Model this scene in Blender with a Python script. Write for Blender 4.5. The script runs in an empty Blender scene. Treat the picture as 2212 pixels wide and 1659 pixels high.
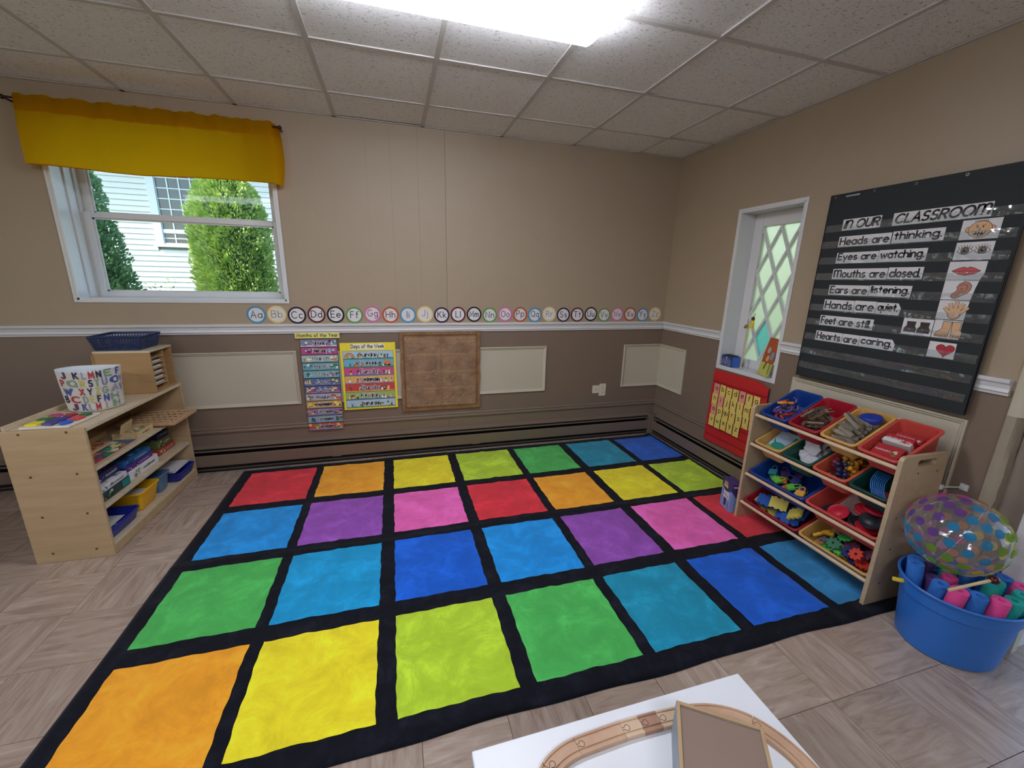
import bpy, bmesh, math, random
from mathutils import Vector, Matrix
random.seed(7)
PI = math.pi
scn = bpy.context.scene
C = scn.collection

# ------------------------------------------------------------------ camera
CAM = Vector((-2.5577, -3.492, 1.52))
yaw, pitch, roll = 0.2836, -0.2516, 0.0236
Fv = Vector((math.sin(yaw)*math.cos(pitch), math.cos(yaw)*math.cos(pitch), math.sin(pitch)))
R0 = Vector((math.cos(yaw), -math.sin(yaw), 0)); U0 = R0.cross(Fv)
Rv = R0*math.cos(roll) + U0*math.sin(roll); Uv = -R0*math.sin(roll) + U0*math.cos(roll)
cd = bpy.data.cameras.new('camera'); cam = bpy.data.objects.new('camera', cd); C.objects.link(cam)
cd.sensor_width = 36; cd.sensor_fit = 'HORIZONTAL'; cd.lens = 884.03/2212*36; cd.clip_start = 0.02; cd.clip_end = 300
cam.matrix_world = Matrix(((Rv.x, Uv.x, -Fv.x, CAM.x), (Rv.y, Uv.y, -Fv.y, CAM.y), (Rv.z, Uv.z, -Fv.z, CAM.z), (0, 0, 0, 1)))
scn.camera = cam

# ------------------------------------------------------------------ world, sun, exposure
w = bpy.data.worlds.new('sky'); scn.world = w; w.use_nodes = True
nt = w.node_tree; bg = nt.nodes['Background']
sky = nt.nodes.new('ShaderNodeTexSky'); sky.sky_type = 'NISHITA'; sky.sun_disc = False
sky.sun_elevation = math.radians(42); sky.sun_rotation = math.radians(240); sky.air_density = 1.0; sky.dust_density = 1.5
nt.links.new(sky.outputs[0], bg.inputs[0]); bg.inputs[1].default_value = 0.36
sd = bpy.data.lights.new('sun', 'SUN'); sd.energy = 2.9; sd.angle = math.radians(0.6); sd.color = (1.0, 0.95, 0.86)
sun = bpy.data.objects.new('sun', sd); C.objects.link(sun); sun.location = (-12, -8, 16)
sun.rotation_euler = Vector((1.0, 0.6, -1.0)).to_track_quat('-Z', 'Y').to_euler()
LAMP = 16.0            # strength of the ceiling fixtures' lenses
scn.view_settings.view_transform = 'Standard'; scn.view_settings.look = 'None'
scn.view_settings.exposure = 0.55; scn.view_settings.gamma = 1.0; scn.view_settings.use_curve_mapping = False

# ------------------------------------------------------------------ materials
def lin(c):
    o = []
    for v in c[:3]:
        v /= 255.0
        o.append(v/12.92 if v <= 0.04045 else ((v+0.055)/1.055)**2.4)
    return (*o, 1.0)
MATS = {}
def newmat(name):
    m = bpy.data.materials.new(name); m.use_nodes = True
    return m, m.node_tree, m.node_tree.nodes['Principled BSDF']
def mat(name, rgb, rough=0.55, var=0.08, scale=30.0, bump=0.0, bscale=200.0, metal=0.0, spec=0.5, coat=0.0, sheen=0.0, stretch=None):
    """painted / plastic / paper surface: colour with a faint procedural mottling and optional fine relief"""
    if name in MATS: return MATS[name]
    m, t, b = newmat(name); MATS[name] = m
    L = t.links.new
    tc = t.nodes.new('ShaderNodeTexCoord')
    co = tc.outputs['Object']
    if stretch:
        mp = t.nodes.new('ShaderNodeMapping'); mp.inputs['Scale'].default_value = stretch; L(co, mp.inputs[0]); co = mp.outputs[0]
    n = t.nodes.new('ShaderNodeTexNoise'); n.inputs['Scale'].default_value = scale; n.inputs['Detail'].default_value = 4
    L(co, n.inputs['Vector'])
    mx = t.nodes.new('ShaderNodeMix'); mx.data_type = 'RGBA'
    c = lin(rgb)
    mx.inputs[6].default_value = (*[max(0, x*(1-var)) for x in c[:3]], 1); mx.inputs[7].default_value = (*[min(1, x*(1+var)) for x in c[:3]], 1)
    L(n.outputs[0], mx.inputs[0]); L(mx.outputs[2], b.inputs['Base Color'])
    b.inputs['Roughness'].default_value = rough; b.inputs['Metallic'].default_value = metal
    b.inputs['Specular IOR Level'].default_value = spec; b.inputs['Coat Weight'].default_value = coat
    b.inputs['Sheen Weight'].default_value = sheen
    if bump:
        n2 = t.nodes.new('ShaderNodeTexNoise'); n2.inputs['Scale'].default_value = bscale; n2.inputs['Detail'].default_value = 3
        L(co, n2.inputs['Vector'])
        bp = t.nodes.new('ShaderNodeBump'); bp.inputs['Strength'].default_value = bump; bp.inputs['Distance'].default_value = 0.002
        L(n2.outputs[0], bp.inputs['Height']); L(bp.outputs[0], b.inputs['Normal'])
    return m
def wood(name, c1, c2, rough=0.45, sc=(3, 40, 40), vary=0.0):
    if name in MATS: return MATS[name]
    m, t, b = newmat(name); MATS[name] = m; L = t.links.new
    tc = t.nodes.new('ShaderNodeTexCoord'); mp = t.nodes.new('ShaderNodeMapping'); mp.inputs['Scale'].default_value = sc
    L(tc.outputs['Object'], mp.inputs[0])
    n = t.nodes.new('ShaderNodeTexNoise'); n.inputs['Scale'].default_value = 1.0; n.inputs['Detail'].default_value = 6; n.inputs['Distortion'].default_value = 0.6
    L(mp.outputs[0], n.inputs['Vector'])
    r = t.nodes.new('ShaderNodeValToRGB'); r.color_ramp.elements[0].position = 0.3; r.color_ramp.elements[1].position = 0.72
    r.color_ramp.elements[0].color = lin(c1); r.color_ramp.elements[1].color = lin(c2)
    L(n.outputs[0], r.inputs[0]); L(r.outputs[0], b.inputs['Base Color']); b.inputs['Roughness'].default_value = rough
    if vary:
        oi = t.nodes.new('ShaderNodeObjectInfo'); mr = t.nodes.new('ShaderNodeMapRange'); mr.inputs[3].default_value = 1-vary; mr.inputs[4].default_value = 1+vary*.6; hs = t.nodes.new('ShaderNodeHueSaturation')
        L(oi.outputs['Random'], mr.inputs[0]); L(mr.outputs[0], hs.inputs['Value']); L(r.outputs[0], hs.inputs['Color']); L(hs.outputs[0], b.inputs['Base Color'])
    bp = t.nodes.new('ShaderNodeBump'); bp.inputs['Strength'].default_value = 0.08; bp.inputs['Distance'].default_value = 0.001
    L(n.outputs[0], bp.inputs['Height']); L(bp.outputs[0], b.inputs['Normal'])
    return m
def emis(name, rgb, s):
    m, t, b = newmat(name); MATS[name] = m
    b.inputs['Base Color'].default_value = lin(rgb); b.inputs['Emission Color'].default_value = lin(rgb); b.inputs['Emission Strength'].default_value = s
    return m
def clear(name, rgb=(255, 255, 255), fac=0.85, rough=0.04, haze=0.0, bump=0.25, bs=14, bd=.01):
    """thin clear film or pane: mostly see-through, a glossy coat, optional milky share"""
    if name in MATS: return MATS[name]
    m = bpy.data.materials.new(name); m.use_nodes = True; t = m.node_tree; t.nodes.clear(); L = t.links.new; MATS[name] = m
    o = t.nodes.new('ShaderNodeOutputMaterial'); tr = t.nodes.new('ShaderNodeBsdfTransparent'); tr.inputs[0].default_value = lin(rgb)
    gl = t.nodes.new('ShaderNodeBsdfGlossy'); gl.inputs['Roughness'].default_value = rough; gl.inputs[0].default_value = (1, 1, 1, 1)
    n = t.nodes.new('ShaderNodeTexNoise'); n.inputs['Scale'].default_value = bs; n.inputs['Detail'].default_value = 3; tc = t.nodes.new('ShaderNodeTexCoord'); L(tc.outputs['Object'], n.inputs['Vector'])
    bp = t.nodes.new('ShaderNodeBump'); bp.inputs['Strength'].default_value = bump; bp.inputs['Distance'].default_value = bd; L(n.outputs[0], bp.inputs['Height']); L(bp.outputs[0], gl.inputs['Normal'])
    lw = t.nodes.new('ShaderNodeLayerWeight'); lw.inputs[0].default_value = .5
    pw = t.nodes.new('ShaderNodeMath'); pw.operation = 'POWER'; pw.inputs[1].default_value = 4.0; L(lw.outputs['Facing'], pw.inputs[0])
    ad = t.nodes.new('ShaderNodeMath'); ad.operation = 'MULTIPLY_ADD'; ad.inputs[1].default_value = .8; ad.inputs[2].default_value = 1-fac; ad.use_clamp = True; L(pw.outputs[0], ad.inputs[0])
    mx = t.nodes.new('ShaderNodeMixShader'); L(ad.outputs[0], mx.inputs[0]); L(tr.outputs[0], mx.inputs[1]); L(gl.outputs[0], mx.inputs[2])
    if haze:
        df = t.nodes.new('ShaderNodeBsdfDiffuse'); df.inputs[0].default_value = lin(rgb)
        m2 = t.nodes.new('ShaderNodeMixShader'); m2.inputs[0].default_value = haze; L(mx.outputs[0], m2.inputs[1]); L(df.outputs[0], m2.inputs[2]); mx = m2
    L(mx.outputs[0], o.inputs[0])
    return m

# ------------------------------------------------------------------ mesh helpers
class MB:
    def __init__(s): s.v = []; s.f = []; s.mi = []; s.cur = 0
    def add(s, vs, fs):
        n = len(s.v); s.v += [tuple(p) for p in vs]
        for f in fs: s.f.append(tuple(i+n for i in f)); s.mi.append(s.cur)
        return s
    def box(s, x0, x1, y0, y1, z0, z1):
        x0, x1 = min(x0, x1), max(x0, x1); y0, y1 = min(y0, y1), max(y0, y1); z0, z1 = min(z0, z1), max(z0, z1)
        return s.add([(x0, y0, z0), (x1, y0, z0), (x1, y1, z0), (x0, y1, z0), (x0, y0, z1), (x1, y0, z1), (x1, y1, z1), (x0, y1, z1)],
                     [(0, 3, 2, 1), (4, 5, 6, 7), (0, 1, 5, 4), (1, 2, 6, 5), (2, 3, 7, 6), (3, 0, 4, 7)])
    def tbox(s, c, M): # unit-box corners through a matrix
        a = [M @ Vector((x*c[0]/2, y*c[1]/2, z*c[2]/2)) for z in (-1, 1) for y in (-1, 1) for x in (-1, 1)]
        return s.add(a, [(0, 2, 3, 1), (4, 5, 7, 6), (0, 1, 5, 4), (1, 3, 7, 5), (3, 2, 6, 7), (2, 0, 4, 6)])
    def prism(s, pts, z0, z1):   # 2D outline in XY extruded along Z (convex or simple n-gon)
        n = len(pts)
        a = [(x, y, z0) for x, y in pts] + [(x, y, z1) for x, y in pts]
        return s.add(a, [tuple(range(n-1, -1, -1)), tuple(range(n, 2*n))] + [(i, (i+1) % n, n+(i+1) % n, n+i) for i in range(n)])
    def flat(s, pts, z=0.0): return s.add([(x, y, z) for x, y in pts], [tuple(range(len(pts)))])
    def tube(s, path, r, n=8, cap=True, closed=False):
        path = [Vector(p) for p in path]; m = len(path); rr = r if isinstance(r, (list, tuple)) else [r]*m
        up = Vector((0, 0, 1)); a = []
        for i, p in enumerate(path):
            if closed: d = path[(i+1) % m]-path[i-1]
            else: d = path[min(i+1, m-1)]-path[max(i-1, 0)]
            d.normalize()
            sx = d.cross(up)
            if sx.length < 1e-3: sx = d.cross(Vector((1, 0, 0)))
            sx.normalize(); sy = sx.cross(d)
            for k in range(n):
                t = 2*PI*k/n; a.append(p + sx*math.cos(t)*rr[i] + sy*math.sin(t)*rr[i])
        fs = []
        for i in range(m if closed else m-1):
            j = (i+1) % m
            for k in range(n): fs.append((i*n+k, i*n+(k+1) % n, j*n+(k+1) % n, j*n+k))
        if cap and not closed: fs += [tuple(range(n-1, -1, -1)), tuple((m-1)*n+k for k in range(n))]
        return s.add(a, fs)
    def lathe(s, prof, n=32, sx=1.0, sy=1.0, c=(0, 0, 0), cap0=False, cap1=False):
        a = []
        for r, z in prof:
            for k in range(n):
                t = 2*PI*k/n; a.append((c[0]+r*math.cos(t)*sx, c[1]+r*math.sin(t)*sy, c[2]+z))
        fs = []
        for i in range(len(prof)-1):
            for k in range(n): fs.append((i*n+k, i*n+(k+1) % n, (i+1)*n+(k+1) % n, (i+1)*n+k))
        if cap0: fs.append(tuple(range(n-1, -1, -1)))
        if cap1: fs.append(tuple((len(prof)-1)*n+k for k in range(n)))
        return s.add(a, fs)
    def mesh(s, name, mats):
        me = bpy.data.meshes.new(name); me.from_pydata(s.v, [], s.f)
        for m in (mats if isinstance(mats, (list, tuple)) else [mats]): me.materials.append(m)
        if any(s.mi): me.polygons.foreach_set('material_index', s.mi)
        me.update(); return me
    def build(s, name, mats, parent=None, loc=(0, 0, 0), rot=(0, 0, 0), smooth=False, bevel=0.0, seg=2):
        return link(name, s.mesh(name, mats), parent, loc, rot, smooth, bevel, seg)
def link(name, me, parent=None, loc=(0, 0, 0), rot=(0, 0, 0), smooth=False, bevel=0.0, seg=2):
    o = bpy.data.objects.new(name, me); C.objects.link(o); o.location = loc; o.rotation_euler = rot
    if parent: o.parent = parent
    if smooth:
        me.polygons.foreach_set('use_smooth', [True]*len(me.polygons))
        if smooth == 2: me.set_sharp_from_angle(angle=math.radians(35))
    if bevel:
        b = o.modifiers.new('bevel', 'BEVEL'); b.width = bevel; b.segments = seg; b.limit_method = 'ANGLE'
    return o
def tag(o, label=None, cat=None, group=None, kind=None):
    if label: o['label'] = label
    if cat: o['category'] = cat
    if group: o['group'] = group
    if kind: o['kind'] = kind
    return o
def thing(name, label, cat, loc=(0, 0, 0), rot=(0, 0, 0), group=None):
    o = bpy.data.objects.new(name, None); C.objects.link(o); o.location = loc; o.rotation_euler = rot; o.empty_display_size = 0.05
    return tag(o, label, cat, group)
def bx(name, m, parent, x0, x1, y0, y1, z0, z1, bevel=0.0, loc=(0, 0, 0), rot=(0, 0, 0)):
    return MB().box(x0, x1, y0, y1, z0, z1).build(name, m, parent, loc, rot, False, bevel)
def copy_tree(o, parent=None):
    c = o.copy(); C.objects.link(c)
    if parent: c.parent = parent
    for ch in o.children: copy_tree(ch, c)
    return c
def plate(outer, holes, z0, z1):
    """2-D outline with holes, extruded: returns an MB"""
    bm = bmesh.new(); loops = []
    for lp in [outer]+holes:
        vs = [bm.verts.new((x, y, z1)) for x, y in lp]
        loops.append([bm.edges.new((vs[i], vs[(i+1) % len(vs)])) for i in range(len(vs))])
    bmesh.ops.triangle_fill(bm, use_beauty=True, use_dissolve=False, edges=[e for l in loops for e in l])
    bm.verts.index_update(); tri = [[v.co.to_2d() for v in f.verts] for f in bm.faces]; bm.free()
    mb = MB()
    for f in tri:
        a = (f[1]-f[0]).cross(f[2]-f[0])
        p = [(q.x, q.y) for q in (f if a > 0 else f[::-1])]
        mb.flat(p, z1); mb.flat(p[::-1], z0)
    for k, lp in enumerate([outer]+holes):
        n = len(lp); ar = sum(lp[i][0]*lp[(i+1) % n][1]-lp[(i+1) % n][0]*lp[i][1] for i in range(n))
        l2 = lp if (ar > 0) == (k == 0) else lp[::-1]
        for i in range(n):
            a, b = l2[i], l2[(i+1) % n]
            mb.add([(a[0], a[1], z0), (b[0], b[1], z0), (b[0], b[1], z1), (a[0], a[1], z1)], [(0, 1, 2, 3)])
    return mb
def rrect(x0, x1, y0, y1, r, n=4):
    p = []
    for cx, cy, a in ((x1-r, y1-r, 0), (x0+r, y1-r, 90), (x0+r, y0+r, 180), (x1-r, y0+r, 270)):
        for k in range(n+1):
            t = math.radians(a+90*k/n); p.append((cx+r*math.cos(t), cy+r*math.sin(t)))
    return p
def ell(cx, cy, rx, ry=None, n=24, a0=0.0, a1=360.0):
    ry = rx if ry is None else ry
    m = n if a1-a0 >= 359.9 else n+1
    return [(cx+rx*math.cos(math.radians(a0+(a1-a0)*k/n)), cy+ry*math.sin(math.radians(a0+(a1-a0)*k/n))) for k in range(m)]
def ribbon(mb, pts, wd, z=0.0, closed=False):
    """flat print stroke of constant width with mitred joins and round-ish ends"""
    if len(pts) < 2: return
    P = [Vector(p) for p in pts]; n = len(P); h = wd/2; L = []; Rr = []
    for i in range(n):
        if closed: d1 = (P[i]-P[i-1]); d2 = (P[(i+1) % n]-P[i])
        else: d1 = P[i]-P[i-1] if i else P[1]-P[0]; d2 = P[i+1]-P[i] if i < n-1 else P[n-1]-P[n-2]
        if d1.length < 1e-9: d1 = d2
        if d2.length < 1e-9: d2 = d1
        d1 = d1.normalized(); d2 = d2.normalized()
        t = (d1+d2)
        if t.length < 0.15: t = d1
        t.normalize(); nn = Vector((-t.y, t.x)); k = h/max(0.45, abs(nn.dot(Vector((-d1.y, d1.x)))))
        q = P[i].copy()
        if not closed and i == 0: q -= d2*h*0.6
        if not closed and i == n-1: q += d1*h*0.6
        L.append(q+nn*k); Rr.append(q-nn*k)
    for i in range(n if closed else n-1):
        j = (i+1) % n
        mb.add([(Rr[i].x, Rr[i].y, z), (Rr[j].x, Rr[j].y, z), (L[j].x, L[j].y, z), (L[i].x, L[i].y, z)], [(0, 1, 2, 3)])

# ------------------------------------------------------------------ a print-letter stroke alphabet
def A_(cx, cy, rx, ry, a, b, n=12): return [(cx+rx*math.cos(math.radians(a+(b-a)*k/n)), cy+ry*math.sin(math.radians(a+(b-a)*k/n))) for k in range(n+1)]
X = 0.62
GL = {
'\u00f1': (.6, [[(0, 1), (0, 0)], [(0, .58)]+A_(.3, .66, .3, .34, 170, 0, 8)+[(.6, 0)]]), '\u1e3f': (.96, [[(0, 1), (0, 0)], [(0, .62)]+A_(.24, .72, .24, .28, 170, 0, 7)+[(.48, 0)], [(.48, .62)]+A_(.72, .72, .24, .28, 170, 0, 7)+[(.96, 0)]]),
'A': (.7, [[(0, 0), (.35, 1), (.7, 0)], [(.13, .36), (.57, .36)]]), 'B': (.6, [[(0, 0), (0, 1), (.3, 1)]+A_(.3, .76, .24, .24, 90, -90)+[(0, .52), (.34, .52)]+A_(.34, .26, .26, .26, 90, -90)+[(0, 0)]]),
'C': (.74, [A_(.42, .5, .42, .5, 48, 312, 18)]), 'D': (.7, [[(0, 0), (0, 1), (.22, 1)]+A_(.22, .5, .48, .5, 90, -90)+[(0, 0)]]),
'E': (.52, [[(.52, 1), (0, 1), (0, 0), (.52, 0)], [(0, .52), (.44, .52)]]), 'F': (.5, [[(.5, 1), (0, 1), (0, 0)], [(0, .52), (.42, .52)]]),
'G': (.82, [A_(.42, .5, .42, .5, 48, 330, 18)+[(.82, .45), (.48, .45)]]), 'H': (.62, [[(0, 0), (0, 1)], [(.62, 0), (.62, 1)], [(0, .52), (.62, .52)]]),
'I': (.0, [[(0, 0), (0, 1)]]), 'J': (.42, [[(.42, 1), (.42, .25)]+A_(.21, .25, .21, .25, 0, -170)]), 'K': (.6, [[(0, 0), (0, 1)], [(.56, 1), (0, .42)], [(.18, .6), (.6, 0)]]),
'L': (.48, [[(0, 1), (0, 0), (.48, 0)]]), 'M': (.8, [[(0, 0), (.06, 1), (.4, .25), (.74, 1), (.8, 0)]]), 'N': (.64, [[(0, 0), (0, 1), (.64, 0), (.64, 1)]]),
'O': (.84, [A_(.42, .5, .42, .5, 0, 360, 24)]), 'P': (.58, [[(0, 0), (0, 1), (.3, 1)]+A_(.3, .74, .28, .26, 90, -90)+[(0, .48)]]), 'Q': (.84, [A_(.42, .5, .42, .5, 0, 360, 24), [(.55, .25), (.86, -.06)]]),
'R': (.6, [[(0, 0), (0, 1), (.3, 1)]+A_(.3, .75, .26, .25, 90, -90)+[(0, .5)], [(.26, .5), (.6, 0)]]), 'S': (.56, [A_(.29, .75, .25, .25, 35, 270, 12)+A_(.28, .25, .27, .25, 90, -150, 12)]),
'T': (.66, [[(0, 1), (.66, 1)], [(.33, 1), (.33, 0)]]), 'U': (.62, [[(0, 1), (0, .3)]+A_(.31, .3, .31, .3, 180, 360)+[(.62, 1)]]), 'V': (.68, [[(0, 1), (.34, 0), (.68, 1)]]),
'W': (1.0, [[(0, 1), (.25, 0), (.5, .8), (.75, 0), (1, 1)]]), 'X': (.62, [[(0, 0), (.62, 1)], [(0, 1), (.62, 0)]]), 'Y': (.64, [[(0, 1), (.32, .48), (.64, 1)], [(.32, .48), (.32, 0)]]), 'Z': (.6, [[(0, 1), (.6, 1), (0, 0), (.6, 0)]]),
'a': (.54, [A_(.27, .31, .27, .31, 0, 360, 18), [(.54, X), (.54, 0)]]), 'b': (.54, [[(0, 1), (0, 0)], A_(.27, .31, .27, .31, 0, 360, 18)]), 'c': (.46, [A_(.28, .31, .28, .31, 48, 312, 14)]),
'd': (.54, [A_(.27, .31, .27, .31, 0, 360, 18), [(.54, 1), (.54, 0)]]), 'e': (.54, [[(.02, .33), (.53, .33)]+A_(.27, .31, .27, .31, 4, 310, 16)]), 'f': (.36, [A_(.3, .82, .18, .18, 60, 180, 6)+[(.12, 0)], [(0, X), (.32, X)]]),
'g': (.54, [A_(.27, .31, .27, .31, 0, 360, 18), [(.54, X), (.54, -.12)]+A_(.28, -.12, .26, .22, 0, -160, 8)]), 'h': (.48, [[(0, 1), (0, 0)], [(0, .36)]+A_(.24, .38, .24, .24, 170, 0, 8)+[(.48, 0)]]),
'i': (.0, [[(0, X), (0, 0)], [(0, .84), (0, .88)]]), 'j': (.14, [[(.14, X), (.14, -.15)]+A_(-.02, -.15, .16, .18, 0, -120, 6), [(.14, .84), (.14, .88)]]), 'k': (.44, [[(0, 1), (0, 0)], [(.4, X), (0, .24)], [(.14, .37), (.44, 0)]]),
'l': (.0, [[(0, 1), (0, 0)]]), 'm': (.76, [[(0, X), (0, 0)], [(0, .38)]+A_(.19, .42, .19, .2, 170, 0, 7)+[(.38, 0)], [(.38, .38)]+A_(.57, .42, .19, .2, 170, 0, 7)+[(.76, 0)]]),
'n': (.48, [[(0, X), (0, 0)], [(0, .36)]+A_(.24, .38, .24, .24, 170, 0, 8)+[(.48, 0)]]), 'o': (.56, [A_(.28, .31, .28, .31, 0, 360, 18)]), 'p': (.54, [[(0, X), (0, -.36)], A_(.27, .31, .27, .31, 0, 360, 18)]),
'q': (.54, [A_(.27, .31, .27, .31, 0, 360, 18), [(.54, X), (.54, -.36)]]), 'r': (.34, [[(0, X), (0, 0)], [(0, .34)]+A_(.24, .36, .24, .25, 170, 65, 6)]), 's': (.42, [A_(.21, .465, .18, .155, 35, 270, 9)+A_(.21, .155, .2, .155, 90, -150, 9)]),
't': (.36, [[(.18, .9), (.18, 0)], [(0, X), (.36, X)]]), 'u': (.48, [[(0, X), (0, .24)]+A_(.24, .24, .24, .24, 180, 360, 8), [(.48, X), (.48, 0)]]), 'v': (.5, [[(0, X), (.25, 0), (.5, X)]]),
'w': (.76, [[(0, X), (.19, 0), (.38, .52), (.57, 0), (.76, X)]]), 'x': (.48, [[(0, 0), (.48, X)], [(0, X), (.48, 0)]]), 'y': (.5, [[(0, X), (.26, 0)], [(.5, X), (.13, -.36)]]), 'z': (.46, [[(0, X), (.46, X), (0, 0), (.46, 0)]]),
'.': (.03, [[(0, 0), (.03, 0)]]), ' ': (.22, []), '&': (.7, [[(.7, 0), (.1, .72)]+A_(.26, .8, .17, .2, 200, -20, 8)+[(.05, .35)]+A_(.27, .22, .25, .22, 160, 370, 10)]),
'1': (.2, [[(0, .8), (.2, 1), (.2, 0)]]), '0': (.5, [A_(.25, .5, .25, .5, 0, 360, 18)]), '3': (.5, [A_(.24, .75, .22, .25, 150, -90, 9)+A_(.24, .25, .26, .25, 90, -150, 9)]), '+': (.5, [[(0, .5), (.5, .5)], [(.25, .25), (.25, .75)]])}
def text(mb, s, x0, x1, y0, cap, wd, z, gap=0.22, slant=0.0, maxx=1.6):
    """centre string s between x0 and x1, baseline y0, capital height cap, stroke wd"""
    tot = sum(GL[c][0] for c in s)+gap*(len(s)-1)
    k = min(cap*maxx, (x1-x0-wd)/max(tot, 1e-6))
    px = (x0+x1)/2-tot*k/2
    for ch in s:
        g = GL[ch]
        for st in g[1]:
            ribbon(mb, [(px+(x+slant*y)*k, y0+y*cap) for x, y in st], wd, z)
        px += (g[0]+gap)*k
def scribble(mb, x0, x1, y, cap, wd, z, seed):
    """print too small to read: a row of short strokes"""
    rd = random.Random(seed); x = x0
    while x < x1:
        h_ = cap*rd.uniform(.5, 1); ribbon(mb, [(x, y), (x+cap*.12, y+h_), (x+cap*.3, y+h_*.4)], wd, z); x += cap*rd.uniform(.38, .7)
BACK = (PI/2, 0, 0)          # local xy -> back wall, local z towards the room
RIGHT = (PI/2, 0, -PI/2)     # local x -> -Y (to the right as seen), local y up, local z towards the room

H = 2.60
# ------------------------------------------------------------------ shared materials
m_upper = mat('wall_paint_beige', (164, 147, 125), 0.5, 0.03, 6, 0.12, 260)
m_lower = mat('wall_paint_taupe', (124, 107, 92), 0.5, 0.03, 6, 0.12, 260)
m_cream = mat('panel_paint_cream', (190, 182, 162), 0.5, 0.02, 6, 0.1, 260)
m_white = mat('white_trim_paint', (212, 213, 215), 0.35, 0.02, 12)
m_groove = mat('groove_shadow_paint', (120, 106, 88), 0.8)
m_black = mat('black_metal', (18, 19, 22), 0.4)
m_birch = wood('birch_plywood', (180, 154, 116), (194, 168, 130), 0.4, (26, 3, 26))
m_birch_y = wood('birch_plywood_long', (196, 178, 146), (216, 202, 174), 0.35, (40, 3, 40))
m_beech = wood('beech_wood', (190, 150, 116), (210, 174, 140), 0.5, (5, 60, 60))
m_paper = mat('white_paper', (216, 214, 216), 0.7, 0.03, 40)
m_ink = mat('black_print', (28, 28, 32), 0.7, 0.05)
m_screw = mat('brass_screw', (120, 88, 50), 0.4, metal=0.6)

# ================================================================== THE ROOM
XL, YB = -6.3, -6.4        # far (unseen) left wall and rear wall
# ---- floor with wood-look vinyl tiles
T = 0.3008
def floor_mat():
    m, t, b = newmat('wood_look_vinyl_tile'); L = t.links.new
    tc = t.nodes.new('ShaderNodeTexCoord'); oi = t.nodes.new('ShaderNodeObjectInfo')
    ad = t.nodes.new('ShaderNodeVectorMath'); ad.operation = 'MULTIPLY_ADD'
    L(oi.outputs['Random'], ad.inputs[0]); ad.inputs[1].default_value = (37, 53, 11); L(tc.outputs['Object'], ad.inputs[2])
    mp = t.nodes.new('ShaderNodeMapping'); mp.inputs['Scale'].default_value = (4.2, 27, 1); L(ad.outputs[0], mp.inputs[0])
    n = t.nodes.new('ShaderNodeTexNoise'); n.inputs['Scale'].default_value = 1.0; n.inputs['Detail'].default_value = 7; n.inputs['Roughness'].default_value = 0.60; n.inputs['Distortion'].default_value = 1.3
    L(mp.outputs[0], n.inputs['Vector'])
    r = t.nodes.new('ShaderNodeValToRGB'); e = r.color_ramp.elements
    e[0].position = 0.28; e[0].color = lin((144, 122, 107)); e[1].position = 0.78; e[1].color = lin((190, 173, 159))
    k = e.new(0.5); k.color = lin((168, 148, 133))
    L(n.outputs[0], r.inputs[0])
    hs = t.nodes.new('ShaderNodeHueSaturation'); mr = t.nodes.new('ShaderNodeMapRange'); mr.inputs[3].default_value = 0.9; mr.inputs[4].default_value = 1.07
    L(oi.outputs['Random'], mr.inputs[0]); L(mr.outputs[0], hs.inputs['Value']); L(r.outputs[0], hs.inputs['Color'])
    L(hs.outputs[0], b.inputs['Base Color']); b.inputs['Roughness'].default_value = 0.22; b.inputs['Coat Weight'].default_value = .35; b.inputs['Coat Roughness'].default_value = .14
    bp = t.nodes.new('ShaderNodeBump'); bp.inputs['Strength'].default_value = 0.06; bp.inputs['Distance'].default_value = 0.001; L(n.outputs[0], bp.inputs['Height']); L(bp.outputs[0], b.inputs['Normal'])
    return m
m_tile = floor_mat(); m_grout = mat('tile_joint', (92, 76, 62), 0.8)
floor = bx('floor', m_grout, None, XL-0.2, 1.3, YB-0.2, 0.25, -0.10, -0.0025); tag(floor, kind='structure', label='wood-look vinyl tile floor of the classroom')
def tile_mesh(name, sx, sy, ch=0.0003, z=0.0):
    mb = MB(); a, b = sx/2, sy/2
    mb.add([(-a, -b, -.0025), (a, -b, -.0025), (a, b, -.0025), (-a, b, -.0025), (-a, -b, z-ch), (a, -b, z-ch), (a, b, z-ch), (-a, b, z-ch), (-a+ch, -b+ch, z), (a-ch, -b+ch, z), (a-ch, b-ch, z), (-a+ch, b-ch, z)],
           [(0, 1, 5, 4), (1, 2, 6, 5), (2, 3, 7, 6), (3, 0, 4, 7), (4, 5, 9, 8), (5, 6, 10, 9), (6, 7, 11, 10), (7, 4, 8, 11), (8, 9, 10, 11)])
    return mb.mesh(name, m_tile)
tm = tile_mesh('floor_tile', T-0.0020, T-0.0020)
field = [MB(), MB()]
X0, Y0 = -1.028, -1.175
for i in range(-18, 8):
    for j in range(-18, 5):
        cx, cy = X0+(i+.5)*T, Y0+(j+.5)*T
        if cx < XL or cx > 1.2 or cy < YB or cy > 0.16: continue
        if cy > -2.5 and cx > 0.12: continue
        alt = (i+j) % 2
        under = -3.70 < cx-T/2 and cx+T/2 < -0.12 and -2.38 < cy-T/2 and cy+T/2 < -0.10
        vis = cx > -5.3 and cy > -3.35 and not under
        if vis:
            o = link('floor_tile', tm, floor, (cx, cy, 0), (0, 0, (PI/2 if alt else 0)))
        else:
            field[alt].add([(cx-T/2+.001, cy-T/2+.001, 0), (cx+T/2-.001, cy-T/2+.001, 0), (cx+T/2-.001, cy+T/2-.001, 0), (cx-T/2+.001, cy+T/2-.001, 0)], [(0, 1, 2, 3)])
for fd in field:
    if fd.f: tag(fd.build('floor_tile_field', m_tile, floor), kind='stuff')

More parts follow.
